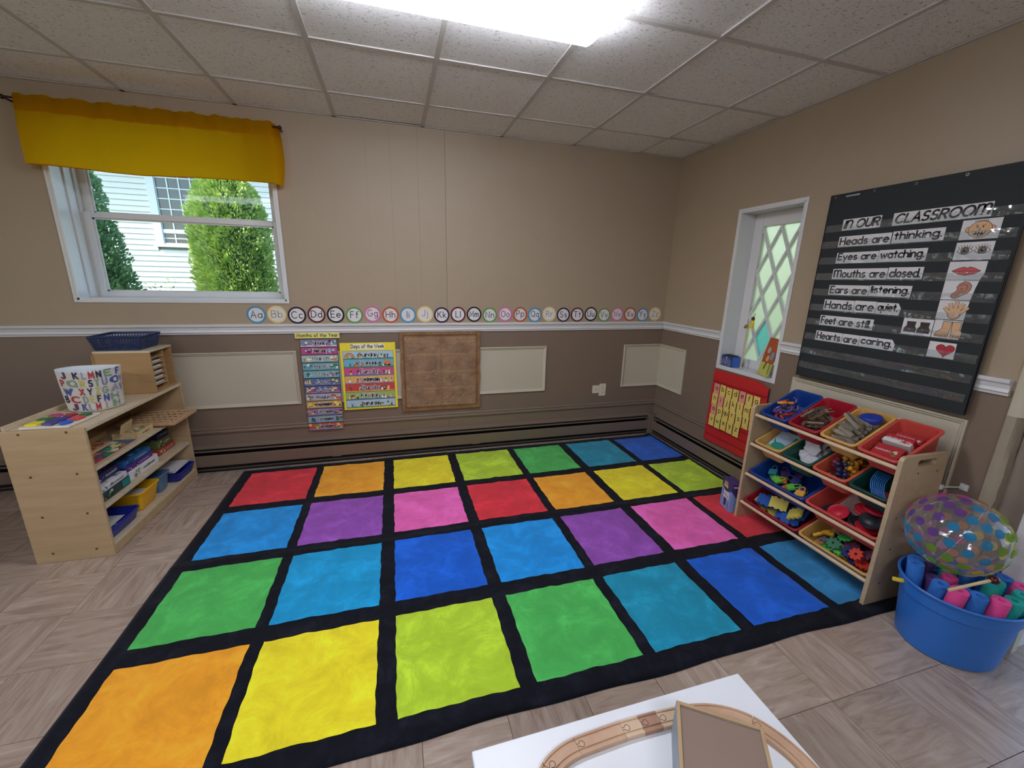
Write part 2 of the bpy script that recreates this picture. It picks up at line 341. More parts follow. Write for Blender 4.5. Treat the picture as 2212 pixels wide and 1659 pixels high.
# ---- ceiling with lay-in tiles
def ceil_mat():
    m, t, b = newmat('fissured_ceiling_tile'); L = t.links.new
    tc = t.nodes.new('ShaderNodeTexCoord'); oi = t.nodes.new('ShaderNodeObjectInfo')
    ad = t.nodes.new('ShaderNodeVectorMath'); ad.operation = 'MULTIPLY_ADD'; L(oi.outputs['Random'], ad.inputs[0]); ad.inputs[1].default_value = (31, 17, 5); L(tc.outputs['Object'], ad.inputs[2])
    mp = t.nodes.new('ShaderNodeMapping'); mp.inputs['Scale'].default_value = (70, 130, 70); mp.inputs['Rotation'].default_value = (0, 0, 0.5); L(ad.outputs[0], mp.inputs[0])
    n = t.nodes.new('ShaderNodeTexNoise'); n.inputs['Scale'].default_value = 1.0; n.inputs['Detail'].default_value = 2; n.inputs['Distortion'].default_value = 1.2; L(mp.outputs[0], n.inputs['Vector'])
    r = t.nodes.new('ShaderNodeValToRGB'); e = r.color_ramp.elements
    e[0].position = 0.33; e[0].color = lin((172, 169, 164)); e[1].position = 0.40; e[1].color = lin((236, 235, 233))
    L(n.outputs[0], r.inputs[0]); L(r.outputs[0], b.inputs['Base Color']); b.inputs['Roughness'].default_value = 0.9
    bp = t.nodes.new('ShaderNodeBump'); bp.inputs['Strength'].default_value = 0.5; bp.inputs['Distance'].default_value = 0.003; L(r.outputs[0], bp.inputs['Height']); L(bp.outputs[0], b.inputs['Normal'])
    return m
m_ctile = ceil_mat(); m_grid = mat('ceiling_grid_enamel', (196, 192, 187), 0.5, 0.02)
ceiling = bx('ceiling', mat('plenum_grey', (120, 120, 118), 0.9), None, XL-0.2, 1.3, YB-0.2, 0.25, H+0.02, H+0.10); tag(ceiling, kind='structure', label='suspended ceiling of fissured white tiles')
Q = 0.6096; cxs = [0.0]+[-0.4547-k*Q for k in range(0, 11)]; cys = [0.0]+[-0.4186-k*Q for k in range(0, 11)]
cxs = [1.3]+cxs
cache = {}
for i in range(len(cxs)-1):
    for j in range(len(cys)-1):
        a0, a1, b0, b1 = cxs[i+1], cxs[i], cys[j+1], cys[j]
        if a1 > 0.1 and b1 > -2.4: continue
        if a0 < XL: a0 = XL
        if b0 < YB: b0 = YB
        if a1-a0 < .05 or b1-b0 < .05: continue
        sx, sy = a1-a0-0.020, b1-b0-0.020
        key = (round(sx, 3), round(sy, 3))
        if key not in cache:
            mb = MB(); mb.box(-sx/2, sx/2, -sy/2, sy/2, 0.003, 0.018); cache[key] = mb.mesh('ceiling_tile', m_ctile)
        dz = 0.003 if (i*7+j*3) % 5 == 0 else 0.0
        link('ceiling_tile', cache[key], ceiling, ((a0+a1)/2, (b0+b1)/2, H+dz), (random.uniform(-.001, .001), random.uniform(-.001, .001), 0))
for x in cxs[2:]:
    if x > XL: bx('grid_bar', m_grid, ceiling, x-0.0125, x+0.0125, YB, 0, H-0.003, H+0.02)
for y in cys[1:]:
    if y > YB: bx('grid_bar', m_grid, ceiling, XL, 0.0 if y > -2.5 else 1.2, y-0.0118, y+0.0118, H-0.0025, H+0.02)
bx('wall_angle', m_grid, ceiling, XL, 0, -0.022, 0, H-0.003, H+0.001)
bx('wall_angle', m_grid, ceiling, -0.022, 0, -2.5, -0.022, H-0.003, H+0.001)

# ---- back wall : painted sheet panelling with fine vertical grooves, window opening
WX0, WX1, WZ0, WZ1 = -4.588, -3.325, 1.318, 2.435
wb = MB()
for a in ((XL-.2, WX0, 0, H+.1), (WX1, 0.25, 0, H+.1), (WX0, WX1, 0, WZ0), (WX0, WX1, WZ1, H+.1)): wb.box(a[0], a[1], 0.006, 0.24, a[2], a[3])
wall_back = wb.build('wall_back', m_groove); tag(wall_back, kind='structure', label='back wall, beige above and taupe below a white chair rail')
gx = [-5.96, -5.75, -5.62, -5.42, -5.19, -4.98, -4.74, -4.62, -4.53, -4.33, -4.12, -3.92, -3.74, -3.52, -3.33, -3.21, -3.065, -2.93, -2.7, -2.527, -2.328, -2.120, -1.92, -1.71, -1.5, -1.26, -1.0, -0.80, -0.6, -0.41, -0.2]
gx = [XL]+gx+[0.0]; GW = {-2.120: .0012, -2.527: .0006, -2.328: .0005, -2.7: .0003}
for a, b in zip(gx[:-1], gx[1:]):
    gw = GW.get(b, 0.00012)
    gl = GW.get(a, 0.00012)
    mb = MB(); segs = [(a, b, 1.10, H)]
    if b > WX0 and a < WX1:
        segs = []
        if a < WX0: segs.append((a, WX0, 1.10, H))
        if b > WX1: segs.append((WX1, b, 1.10, H))
        lo, hi = max(a, WX0), min(b, WX1)
        segs += [(lo, hi, 1.10, WZ0), (lo, hi, WZ1, H)]
    for (p, q, z0, z1) in segs: mb.box(p+(gl if p == a else 0), q-(gw if q == b else 0), 0.0, 0.006, z0, z1)
    mb.build('wall_plank', m_upper, wall_back)
    bx('wall_plank', m_lower, wall_back, a+gl, b-gw, 0.0, 0.006, 0.0, 1.10)
# ---- right wall, smooth plaster, window opening, ends at a chipped outer corner
RY0, RY1, RZ0, RZ1 = -0.785, -1.305, 0.868, 2.045
wr = MB()
def wr_box(y0, y1, z0, z1):
    for (za, zb, k) in ((0, 1.10, 1), (1.10, H+.1, 0)):
        p, q = max(z0, za), min(z1, zb)
        if q > p: wr.cur = k; wr.box(0, 0.24, y0, y1, p, q)
wr_box(-0.0, RY0, 0, H+.1); wr_box(RY1, -2.462, 0, H+.1); wr_box(RY0, RY1, 0, RZ0); wr_box(RY0, RY1, RZ1, H+.1)
wall_right = wr.build('wall_right', [m_upper, m_lower]); tag(wall_right, kind='structure', label='right wall, beige above and taupe below, with the diamond-pane window')
# rounded corner bead: cream paint runs lower here, edge of the plaster is chipped
random.seed(3)
def corner_post(z0, z1, m, nm, jag):
    mb = MB(); n = 26; prof = []
    for k in range(n+1):
        z = z0+(z1-z0)*k/n; j = random.uniform(-.006, .006) if jag else 0
        prof.append((z, j))
    rings = []
    for z, j in prof:
        ring = [(0.02, -2.455, z), (-0.012, -2.460, z), (-0.016, -2.475, z), (-0.014, -2.492, z), (-0.004+abs(j)*.3, -2.506+j, z), (0.03, -2.512+j, z), (0.20, -2.512, z), (0.20, -2.455, z)]
        rings += ring
    fs = []
    for i in range(n):
        for k in range(8): fs.append((i*8+k, (i+1)*8+k, (i+1)*8+(k+1) % 8, i*8+(k+1) % 8))
    fs += [tuple(range(8)), tuple(n*8+k for k in range(7, -1, -1))]
    mb.add(rings, fs); return mb.build(nm, m, wall_right, smooth=2)
corner_post(0.995, H, m_cream, 'corner_bead', True)
corner_post(0.0, 0.995, mat('corner_paint_greige', (156, 144, 126), 0.6, 0.08, 20), 'corner_bead', True)
# return wall and door jamb
wr2 = MB(); wr2.box(0.03, 0.24, -2.62, -2.512, 0, H+.1)
tag(wr2.build('wall_right_return', mat('return_wall_paint', (140, 126, 114), 0.6)), kind='structure', label='short taupe return of the right wall beside the white door jamb')
wr3 = MB()
wr3.box(0.03, 0.24, -3.62, -2.62, 2.10, H+.1); wr3.box(0.03, 0.24, YB-.2, -3.62, 0, H+.1)
tag(wr3.build('wall_right_front', m_upper), kind='structure', label='right wall beyond the doorway')
dj = MB(); dj.box(-0.052, 0.26, -2.712, -2.615, 0, 2.10)
door = dj.build('door_1', mat('door_jamb_white', (214, 212, 216), 0.4), bevel=.004); tag(door, kind='structure', label='white jamb of the doorway at the right edge')
bx('jamb_stop', mat('door_edge_cream', (196, 190, 172), 0.5), door, -0.056, -0.020, -2.722, -2.712, 0.0, 2.10)
bx('door_head', m_white, door, -0.03, 0.26, -3.62, -2.712, 2.03, 2.10)
bx('jamb_post', m_white, door, -0.03, 0.26, -3.70, -3.62, 0, 2.10)
# unseen rest of the shell
wl = MB()
for a in ((YB-.2, -3.6, 0, H+.1), (-1.6, 0.25, 0, H+.1), (-3.6, -1.6, 0, 0.95), (-3.6, -1.6, 2.25, H+.1)): wl.box(XL-.2, XL, a[0], a[1], a[2], a[3])
tag(wl.build('wall_left', m_upper), kind='structure', label='left wall outside the picture')
tag(bx('wall_front', m_upper, None, XL-.2, 1.3, YB-.2, YB, 0, H+.1), kind='structure', label='wall behind the camera')

# ---- chair rail, mouldings, low trim
RAIL = [(0, 0), (0.010, 0), (0.012, 0.010), (0.018, 0.016), (0.014, 0.030), (0.020, 0.050), (0.030, 0.058), (0.032, 0.070), (0.028, 0.074), (0, 0.074)]
def rail(name, wallx, a, b, z, prof, m, label=None, parent=None, kind='structure'):
    """profile run along the back wall (wallx False: a..b are x) or the right wall (a..b are y)"""
    mb = MB(); n = len(prof); vs = []
    for t in (a, b):
        for d, h in prof: vs.append((t, -d, z+h) if not wallx else (-d, t, z+h))
    fs = [(i, (i+1) % n, n+(i+1) % n, n+i) for i in range(n)]+[tuple(range(n-1, -1, -1)), tuple(range(n, 2*n))]
    mb.add(vs, fs); o = mb.build(name, m, parent)
    bm = bmesh.new(); bm.from_mesh(o.data); bmesh.ops.recalc_face_normals(bm, faces=bm.faces); bm.to_mesh(o.data); bm.free()
    if kind: tag(o, label, kind=kind)
    return o
rail('trim_1', False, XL, -0.0, 1.074, RAIL, m_white, 'white chair rail along the back wall')
rail('trim_2', True, -0.03, -0.765, 1.074, RAIL, m_white, 'white chair rail between corner and diamond-pane window')
rail('trim_3', True, -1.325, -2.444, 1.074, RAIL, m_white, 'white chair rail right of the diamond-pane window')
LOW = [(0, 0), (0.012, 0), (0.014, 0.012), (0.010, 0.022), (0.014, 0.034), (0.006, 0.042), (0, 0.042)]
rail('trim_4', False, XL, 0, 0.307, LOW, m_lower, 'taupe low moulding strip on the back wall')
rail('trim_5', True, 0, -2.44, 0.307, LOW, m_lower, 'taupe low moulding strip on the right wall')
MOLD = 0.026
def panel(name, wallx, a, b, z0, z1, label, sides='lrtb'):
    """cream field framed by picture moulding"""
    s = 1 if b > a else -1
    w_ = abs(b-a); rot = RIGHT if wallx else BACK
    loc = (0, a, z0) if wallx else (a, 0, z0); h_ = z1-z0
    root = MB().box(0, w_, 0, h_, 0, 0.0015).build(name, m_cream, None, loc, rot); tag(root, label, kind='structure')
    def strip(pts, along):
        mb = MB()
        (x0, y0, x1, y1) = pts
        d = [(0, .0015), (.0, .012), (.006, .016), (.012, .010), (.020, .008), (.026, .0015)]
        vs = []
        for (u0, v0) in ((0, 0), (1, 1)):
            for off, hh in d:
                if along == 'b': vs.append((x0+off if u0 == 0 else x1-off, y0+off, hh))
                if along == 't': vs.append((x0+off if u0 == 0 else x1-off, y1-off, hh))
                if along == 'l': vs.append((x0+off, y0+off if u0 == 0 else y1-off, hh))
                if along == 'r': vs.append((x1-off, y0+off if u0 == 0 else y1-off, hh))
        n = len(d); mb.add(vs, [(i, i+1, n+i+1, n+i) for i in range(n-1)])
        o = mb.build('moulding', m_cream, root)
        bm = bmesh.new(); bm.from_mesh(o.data)
        for f in bm.faces:
            if f.normal.z < 0: f.normal_flip()
        bm.to_mesh(o.data); bm.free()
    for sd_ in sides: strip((0, 0, w_, h_), sd_)
    return root
panel('trim_7', False, -4.36, -3.30, 0.507, 0.938, 'cream framed wall panel between wooden shelf and months strip')
panel('trim_8', False, -2.995, -1.22, 0.505, 0.930, 'cream framed wall panel behind the charts')
panel('trim_9', False, -0.415, -0.0, 0.502, 0.926, 'cream framed wall panel at the room corner', 'ltb')
panel('trim_10', True, -0.0, -0.385, 0.502, 0.926, 'cream framed wall panel on the right wall at the corner', 'rtb')
panel('trim_11', True, -1.452, -2.345, 0.30, 0.930, 'cream framed wall panel behind the toy organizer')
# wall outlets
def outlet(x, z, w_, h_, label):
    o = thing('wall_outlet', label, 'outlet', (x, 0, z), BACK)
    mo = mat('outlet_ivory', (214, 206, 186), 0.4)
    MB().prism(rrect(0, w_, 0, h_, .006), 0, .007).build('cover_plate', mo, o, bevel=.0015)
    n = 2 if h_ > .1 else 1
    for k in range(n):
        cy = h_*(.5 if n == 1 else (.30+.40*k))
        s_ = MB().prism(ell(w_/2, cy, .016, .016, 14), .007, .009).build('socket', mo, o)
        sl = MB(); sl.box(w_/2-.007, w_/2-.0045, cy-.004, cy+.006, .009, .0094); sl.box(w_/2+.0045, w_/2+.007, cy-.004, cy+.006, .009, .0094); sl.prism(ell(w_/2, cy-.008, .003, .003, 8), .009, .0094)
        sl.build('slots', m_black, s_)
outlet(-0.722, 0.452, 0.070, 0.078, 'small ivory wall plate left of the double outlet')
outlet(-0.650, 0.422, 0.072, 0.122, 'ivory double wall outlet low on the back wall')

# ---- baseboard heaters
m_heat = mat('heater_taupe_enamel', (120, 104, 90), 0.35, 0.03, 8)
def heater(wallx, a, b, label):
    rt = thing('baseboard_heater', label, 'heater', (0, 0, 0))
    ln = abs(b-a)
    o0 = (min(a, b), 0, 0) if not wallx else (0, max(a, b), 0)
    rot = BACK if not wallx else RIGHT
    rt.location = o0; rt.rotation_euler = rot
    # local: x along wall, y up, z out
    bx('back_plate', m_heat, rt, 0, ln, .015, .215, 0, .004)
    mb = MB(); mb.add([(0, .215, 0), (ln, .215, 0), (ln, .196, .034), (0, .196, .034), (0, .190, .034), (ln, .190, .034), (ln, .209, 0), (0, .209, 0)], [(0, 3, 2, 1), (3, 4, 5, 2), (4, 7, 6, 5)]); mb.build('top_cap', m_heat, rt)
    bx('damper', m_black, rt, 0, ln, .184, .187, .010, .050)
    bx('damper_lip', m_heat, rt, 0, ln, .172, .183, .050, .053)
    mb = MB(); mb.add([(0, .142, .062), (ln, .142, .062), (ln, .058, .062), (0, .058, .062), (0, .146, .052), (ln, .146, .052), (ln, .054, .052), (0, .054, .052)], [(0, 3, 2, 1), (4, 0, 1, 5), (3, 7, 6, 2)]); mb.build('front_cover', m_heat, rt)
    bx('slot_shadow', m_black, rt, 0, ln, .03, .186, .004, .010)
    bx('toe_gap_shade', m_black, rt, 0, ln, .002, .056, .004, .040); bx('toe_lip', mat('toe_lip_grey', (84, 76, 70), .5), rt, 0, ln, .020, .030, .040, .050)  # toe box painted black for the shade in the gap under the cover
    fin = MB(); fin.box(0.0, ln, .06, .062, .012, .045); fin.tube([(0.0, .09, .03), (ln, .09, .03)], .011, 8); fin.build('fin_tube', mat('aluminium_fins', (130, 130, 130), .4, metal=.8), rt)
    for e in (0, ln-.012 if not wallx else ln-.012):
        bx('end_cap', m_heat, rt, e, e+.012, .005, .214, 0, .064, .002)
    if not wallx:   # joint plate with a worn drip of old paint
        for px in (1.65, 3.10, 4.28): bx('joint_plate', m_heat, rt, px, px+.07, .052, .144, .0622, .0640, .001)
    return rt
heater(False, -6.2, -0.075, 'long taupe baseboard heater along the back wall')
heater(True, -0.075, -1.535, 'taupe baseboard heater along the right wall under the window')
bx('corner_cover', m_heat, bpy.data.objects['baseboard_heater'], 6.118, 6.196, .0, .205, 0, .072, .003)

# ---- window 1 (double-hung) in the back wall
m_sash = mat('window_white_vinyl', (214, 217, 218), 0.3, 0.02, 10)
m_glass = clear('window_glass', (246, 252, 252), 0.995, 0.0, 0.0, 0.02)
win = thing('window_1', None, None, (0, 0, 0)); tag(win, 'white double-hung window under the yellow valance', kind='structure')
bx('jamb', m_sash, win, WX0, WX0+.012, -.004, .26, WZ0, WZ1); bx('jamb', m_sash, win, WX1-.012, WX1, -.004, .26, WZ0, WZ1)
bx('head', m_sash, win, WX0, WX1, -.004, .26, WZ1-.012, WZ1); bx('window_sill', m_sash, win, WX0, WX1, -.004, .26, WZ0, WZ0+.012)
for n_, a in (('casing', (WX0-.018, WX0, WZ0-.018, WZ1+.018)), ('casing', (WX1, WX1+.018, WZ0-.018, WZ1+.018)), ('casing', (WX0, WX1, WZ0-.018, WZ0)), ('casing', (WX0, WX1, WZ1, WZ1+.018))):
    bx(n_, m_white, win, a[0], a[1], -.008, 0, a[2], a[3], .002)
for xs in ((WX0+.012, WX0+.034), (WX1-.034, WX1-.012)):
    bx('stop', m_sash, win, xs[0], xs[1]-(0.01 if xs[0] < -4 else 0), .10, .165, WZ0+.012, WZ1-.012, .002)
    bx('jamb_liner', mat('jamb_liner_grey', (196, 196, 190), .5), win, xs[0], xs[1], .165, .255, WZ0+.012, WZ1-.012)
def sash(nm, y0, y1, x0, x1, z0, z1, st, br, tr):
    s_ = bx(nm, m_sash, win, x0, x0+st, y0, y1, z0, z1, .003)
    bx('stile', m_sash, s_, x1-st, x1, y0, y1, z0, z1, .003)
    bx('bottom_rail', m_sash, s_, x0+st, x1-st, y0, y1, z0, z0+br, .003); bx('top_rail', m_sash, s_, x0+st, x1-st, y0, y1, z1-tr, z1, .003)
    for q in ((x0+st, x0+st+.012, z0+br, z1-tr), (x1-st-.012, x1-st, z0+br, z1-tr)): bx('glazing_bead', m_white, s_, q[0], q[1], y0+.012, y1-.012, q[2], q[3])
    bx('glazing_bead', m_white, s_, x0+st, x1-st, y0+.012, y1-.012, z0+br, z0+br+.010); bx('glazing_bead', m_white, s_, x0+st, x1-st, y0+.012, y1-.012, z1-tr-.010, z1-tr)
    bx('pane', m_glass, s_, x0+st, x1-st, (y0+y1)/2-.001, (y0+y1)/2+.001, z0+br, z1-tr)
    return s_
lower = sash('sash', .178, .208, WX0+.030, WX1-.030, WZ0+.012, 1.895, .045, .038, .034)
upper = sash('sash', .212, .242, WX0+.030, WX1-.030, 1.862, WZ1-.012, .045, .034, .05)
for px in (-4.36, -3.62): bx('sash_lock', m_sash, lower, px, px+.05, .186, .21, 1.895, 1.903, .002)
for px in (-4.545, -3.43): bx('tilt_latch', m_sash, lower, px, px+.045, .184, .204, 1.895, 1.901, .001)

# ---- valance on its rod
def valance_mat():
    m = bpy.data.materials.new('mustard_valance_cloth'); m.use_nodes = True; t = m.node_tree; t.nodes.clear(); L = t.links.new
    o = t.nodes.new('ShaderNodeOutputMaterial'); d = t.nodes.new('ShaderNodeBsdfDiffuse'); tr = t.nodes.new('ShaderNodeBsdfTranslucent'); mx = t.nodes.new('ShaderNodeMixShader')
    tc = t.nodes.new('ShaderNodeTexCoord'); n = t.nodes.new('ShaderNodeTexNoise'); n.inputs['Scale'].default_value = 260; L(tc.outputs['Object'], n.inputs[0])
    r = t.nodes.new('ShaderNodeValToRGB'); r.color_ramp.elements[0].color = lin((160, 144, 12)); r.color_ramp.elements[1].color = lin((178, 160, 22)); L(n.outputs[0], r.inputs[0])
    L(r.outputs[0], d.inputs[0]); tr.inputs[0].default_value = lin((250, 170, 16)); mx.inputs[0].default_value = 0.66
    L(d.outputs[0], mx.inputs[1]); L(tr.outputs[0], mx.inputs[2]); L(mx.outputs[0], o.inputs[0]); return m
m_val = valance_mat()
val = thing('window_valance', 'mustard yellow cloth valance hanging over the double-hung window', 'curtain', (0, 0, 0))
def cloth(x0, x1, zt, zb, yt, nx, nz, f):
    mb = MB(); vs = []; fs = []
    for i in range(nx+1):
        for k in range(nz+1):
            u, v = i/nx, k/nz; vs.append(f(u, v))
    for i in range(nx):
        for k in range(nz): a = i*(nz+1)+k; fs.append((a, a+1, a+nz+2, a+nz+1))
    mb.add(vs, fs); return mb
def valf(u, v):
    # u along the rod, v downwards; wraps back to the wall at both ends
    x = -4.648+1.395*u; z = 2.492-0.378*v
    y = -0.106-0.006*v
    y += 0.007*math.sin(u*46+1.1*math.sin(v*3))*(1-.55*v)*.8+0.006*math.sin(u*17+v)*v+0.004*math.sin(u*90)*(1-v)**2
    e = min(u, 1-u)
    if e < 0.030: y += (1-e/0.030)**1.6*0.070
    z += (0.004*math.sin(u*60)+.003*math.sin(u*143+1))*(1-v)**3+0.006*math.sin(u*9+1)*v-0.008*v*math.sin(u*3.1)
    x += (0.02*math.sin(v*PI)*(1 if u > .5 else -.3))*(abs(u-.5)*2)**6-0.01*v*(1-u)
    return (x, y, z)
cl = cloth(0, 1, 0, 0, 0, 200, 30, valf).build('cloth', m_val, val, smooth=True)
hd = cloth(0, 1, 0, 0, 0, 200, 10, lambda u, v: (valf(u, v*.235)[0], valf(u, v*.235)[1]+.0022+.036*min(1, 1.6*math.sin(v*PI)), valf(u, v*.235)[2])).build('header_pocket', m_val, val, smooth=True)
MB().tube([valf(i/120, .995) for i in range(4, 117)], .0028, 6).build('hem', m_val, val, smooth=True)
m_bronze = mat('bronze_rod', (60, 42, 32), .35, metal=.7)
MB().tube([(-4.668, -.084, 2.472), (-3.237, -.084, 2.468)], .006, 10).build('rod', m_bronze, val, smooth=2)
for x, z in ((-4.672, 2.472), (-3.233, 2.468)):
    f_ = MB().lathe([(.002, -.012), (.011, -.008), (.014, 0), (.011, .008), (.002, .012)], 14, cap0=True, cap1=True).build('finial', m_bronze, val, (x, -.082, z), (0, PI/2, 0), smooth=True)
    bx('bracket', m_bronze, f_, -.004, .004, -.004, .082, -.006 if x < -4 else -.006, .0)

# ---- window 2 : diamond-pane window in the right wall
w2 = thing('window_2', None, None, (0, -0.785, 0.868), RIGHT); tag(w2, 'narrow white window with diamond panes of textured glass', kind='structure')
W2, H2, D2 = 0.520, 1.177, 0.24      # local: x to the right (-Y), y up, z towards room
bx('jamb', m_white, w2, 0, .010, 0, H2, -D2, .006); bx('jamb', m_white, w2, W2-.010, W2, 0, H2, -D2, .006)
bx('head', m_white, w2, 0, W2, H2-.010, H2, -D2, .006); bx('window_sill', m_white, w2, 0, W2, -.004, .010, -D2, .010)
for a in ((-.020, 0, -.022, H2+.020), (W2, W2+.018, -.022, H2+.020), (0, W2, -.022, -.004), (0, W2, H2, H2+.020)):
    bx('casing', m_white, w2, a[0], a[1], a[2], a[3], 0, .008, .002)
fx0, fx1, fy0, fy1 = .010, W2-.010, .010, H2-.010
gx0, gx1, gy0, gy1 = .085, .435, .075, H2-.105
ZG = -0.155
for a in ((fx0, gx0, fy0, fy1), (gx1, fx1, fy0, fy1), (gx0, gx1, fy0, gy0), (gx0, gx1, gy1, fy1)): bx('sash_frame', m_white, w2, a[0], a[1], a[2], a[3], ZG-.022, ZG+.022, .003)
def pane_mat(name, rgb, glow):
    m = bpy.data.materials.new(name); m.use_nodes = True; t = m.node_tree; t.nodes.clear(); L = t.links.new
    o = t.nodes.new('ShaderNodeOutputMaterial'); g = t.nodes.new('ShaderNodeBsdfPrincipled'); tc = t.nodes.new('ShaderNodeTexCoord')
    n = t.nodes.new('ShaderNodeTexNoise'); n.inputs['Scale'].default_value = glow; n.inputs['Detail'].default_value = 3; n.inputs['Distortion'].default_value = 1.5; L(tc.outputs['Object'], n.inputs[0])
    bp = t.nodes.new('ShaderNodeBump'); bp.inputs['Strength'].default_value = .8; bp.inputs['Distance'].default_value = .004; L(n.outputs[0], bp.inputs['Height'])
    g.inputs['Base Color'].default_value = lin(rgb); g.inputs['Transmission Weight'].default_value = 1.0; g.inputs['Roughness'].default_value = .35; g.inputs['IOR'].default_value = 1.2
    L(bp.outputs[0], g.inputs['Normal'])
    tl = t.nodes.new('ShaderNodeBsdfTranslucent'); tl.inputs[0].default_value = lin(rgb); mx = t.nodes.new('ShaderNodeMixShader'); mx.inputs[0].default_value = .5
    L(g.outputs[0], mx.inputs[1]); L(tl.outputs[0], mx.inputs[2]); L(mx.outputs[0], o.inputs[0]); return m
m_pane = pane_mat('pale_textured_glass', (252, 252, 224), 130); m_pane2 = pane_mat('aqua_floral_glass', (170, 232, 222), 60)
# diagonals: lattice cell width cw, height chh
cw_, ch_ = 0.155, 0.322
def clip(poly, x0, x1, y0, y1):
    def cut(P, f, inter):
        out = []
        for i in range(len(P)):
            a, b = P[i-1], P[i]
            if f(b):
                if not f(a): out.append(inter(a, b))
                out.append(b)
            elif f(a): out.append(inter(a, b))
        return out
    for ax, v, s_ in ((0, x0, 1), (0, x1, -1), (1, y0, 1), (1, y1, -1)):
        if not poly: break
        poly = cut(poly, lambda p: s_*(p[ax]-v) >= -1e-9, lambda a, b: tuple(a[i]+(b[i]-a[i])*(v-a[ax])/(b[ax]-a[ax]) for i in (0, 1)))
    return poly
# lattice nodes measured in the photo: (0.945..1.101 along the wall at z 1.765) etc.
nx0 = 0.945-0.785+0.0; nz0 = 1.765-0.868
for i in range(-3, 5):
    for j in range(-5, 5):
        if (i+j) % 2: continue
        cx, cy = nx0+i*cw_/2, nz0+j*ch_/2
        # a diamond centred between nodes: nodes sit at its four tips
        dcx, dcy = cx+cw_/2, cy
        P = [(dcx-cw_/2, dcy), (dcx, dcy-ch_/2), (dcx+cw_/2, dcy), (dcx, dcy+ch_/2)]
        P = clip(P, gx0, gx1, gy0, gy1)
        if len(P) < 3: continue
        blue = abs(dcy-0.27) < .12 and abs(dcx-.225) < .04
        MB().prism(P, ZG-.002, ZG+.002).build('pane', m_pane2 if blue else m_pane, w2)
for k in range(-9, 10):
    for sg in (1, -1):
        # line through (nx0 + k*cw_, nz0) with slope sg*ch_/cw_
        dx, dy = cw_, sg*ch_; ln = math.hypot(dx, dy); ux, uy = dx/ln, dy/ln; px, py = -uy*.0085, ux*.0085
        ax, ay = nx0+k*cw_, nz0
        P = [(ax-ux*2+px, ay-uy*2+py), (ax-ux*2-px, ay-uy*2-py), (ax+ux*2-px, ay+uy*2-py), (ax+ux*2+px, ay+uy*2+py)]
        P = clip(P, gx0, gx1, gy0, gy1)
        if len(P) >= 3: MB().prism(P, ZG-.012, ZG+.012+(.001 if sg > 0 else 0)).build('muntin', m_sash, w2)

# ---- ceiling light fixture (wraparound lens)
def lens_mat():
    m, t, b = newmat('lit_prismatic_lens'); L = t.links.new
    tc = t.nodes.new('ShaderNodeTexCoord'); sp = t.nodes.new('ShaderNodeSeparateXYZ'); L(tc.outputs['Object'], sp.inputs[0])
    # two tubes behind the lens make two brighter bands along the fixture
    def band(c):
        a = t.nodes.new('ShaderNodeMath'); a.operation = 'SUBTRACT'; a.inputs[1].default_value = c; L(sp.outputs[1], a.inputs[0])
        q = t.nodes.new('ShaderNodeMath'); q.operation = 'POWER'; q.inputs[1].default_value = 2; L(a.outputs[0], q.inputs[0])
        d = t.nodes.new('ShaderNodeMath'); d.operation = 'MULTIPLY'; d.inputs[1].default_value = -1/(2*.028**2); L(q.outputs[0], d.inputs[0])
        e = t.nodes.new('ShaderNodeMath'); e.operation = 'EXPONENT'; L(d.outputs[0], e.inputs[0]); return e
    e1, e2 = band(-.07), band(.07)
    s_ = t.nodes.new('ShaderNodeMath'); s_.operation = 'ADD'; L(e1.outputs[0], s_.inputs[0]); L(e2.outputs[0], s_.inputs[1])
    mr = t.nodes.new('ShaderNodeMath'); mr.operation = 'MULTIPLY_ADD'; mr.inputs[1].default_value = LAMP*.5; mr.inputs[2].default_value = LAMP*.75; L(s_.outputs[0], mr.inputs[0])
    b.inputs['Base Color'].default_value = (.9, .9, .92, 1); b.inputs['Emission Color'].default_value = lin((238, 242, 255)); L(mr.outputs[0], b.inputs['Emission Strength'])
    b.inputs['Roughness'].default_value = .3
    return m
m_lens = lens_mat()
def fixture(cx, cy, label):
    rt = thing('ceiling_light', label, 'light', (cx, cy, H-.001), group=None)
    hw = .165; n = 18; L_ = 1.219/2
    prof = [(-hw, -.002)]+[(-hw*math.cos(PI*k/n)*(1 if 0 < k < n else 1), -.026-.062*math.sin(PI*k/n)**.75) for k in range(n+1)]+[(hw, -.002)]
    mb = MB(); m_ = len(prof)
    mb.add([(x, y, z) for x in (-L_, L_) for y, z in prof], [(i, i+1, m_+i+1, m_+i) for i in range(m_-1)])
    o = mb.build('diffuser', m_lens, rt, smooth=2)
    for x in (-L_, L_):
        MB().add([(x, y, z) for y, z in prof], [tuple(range(m_))]).build('end_plate', m_lens, rt)
    bx('housing', m_white, rt, -L_+.004, L_-.004, -hw+.01, hw-.01, -.004, .0)
    return rt
fixture(-2.2835, -1.645, 'lit white wraparound ceiling light above the rug')
fixture(-2.2835, -4.69, 'ceiling light above the rear half of the room')
fixture(-4.7215, -3.47, 'ceiling light above the left rear of the room')

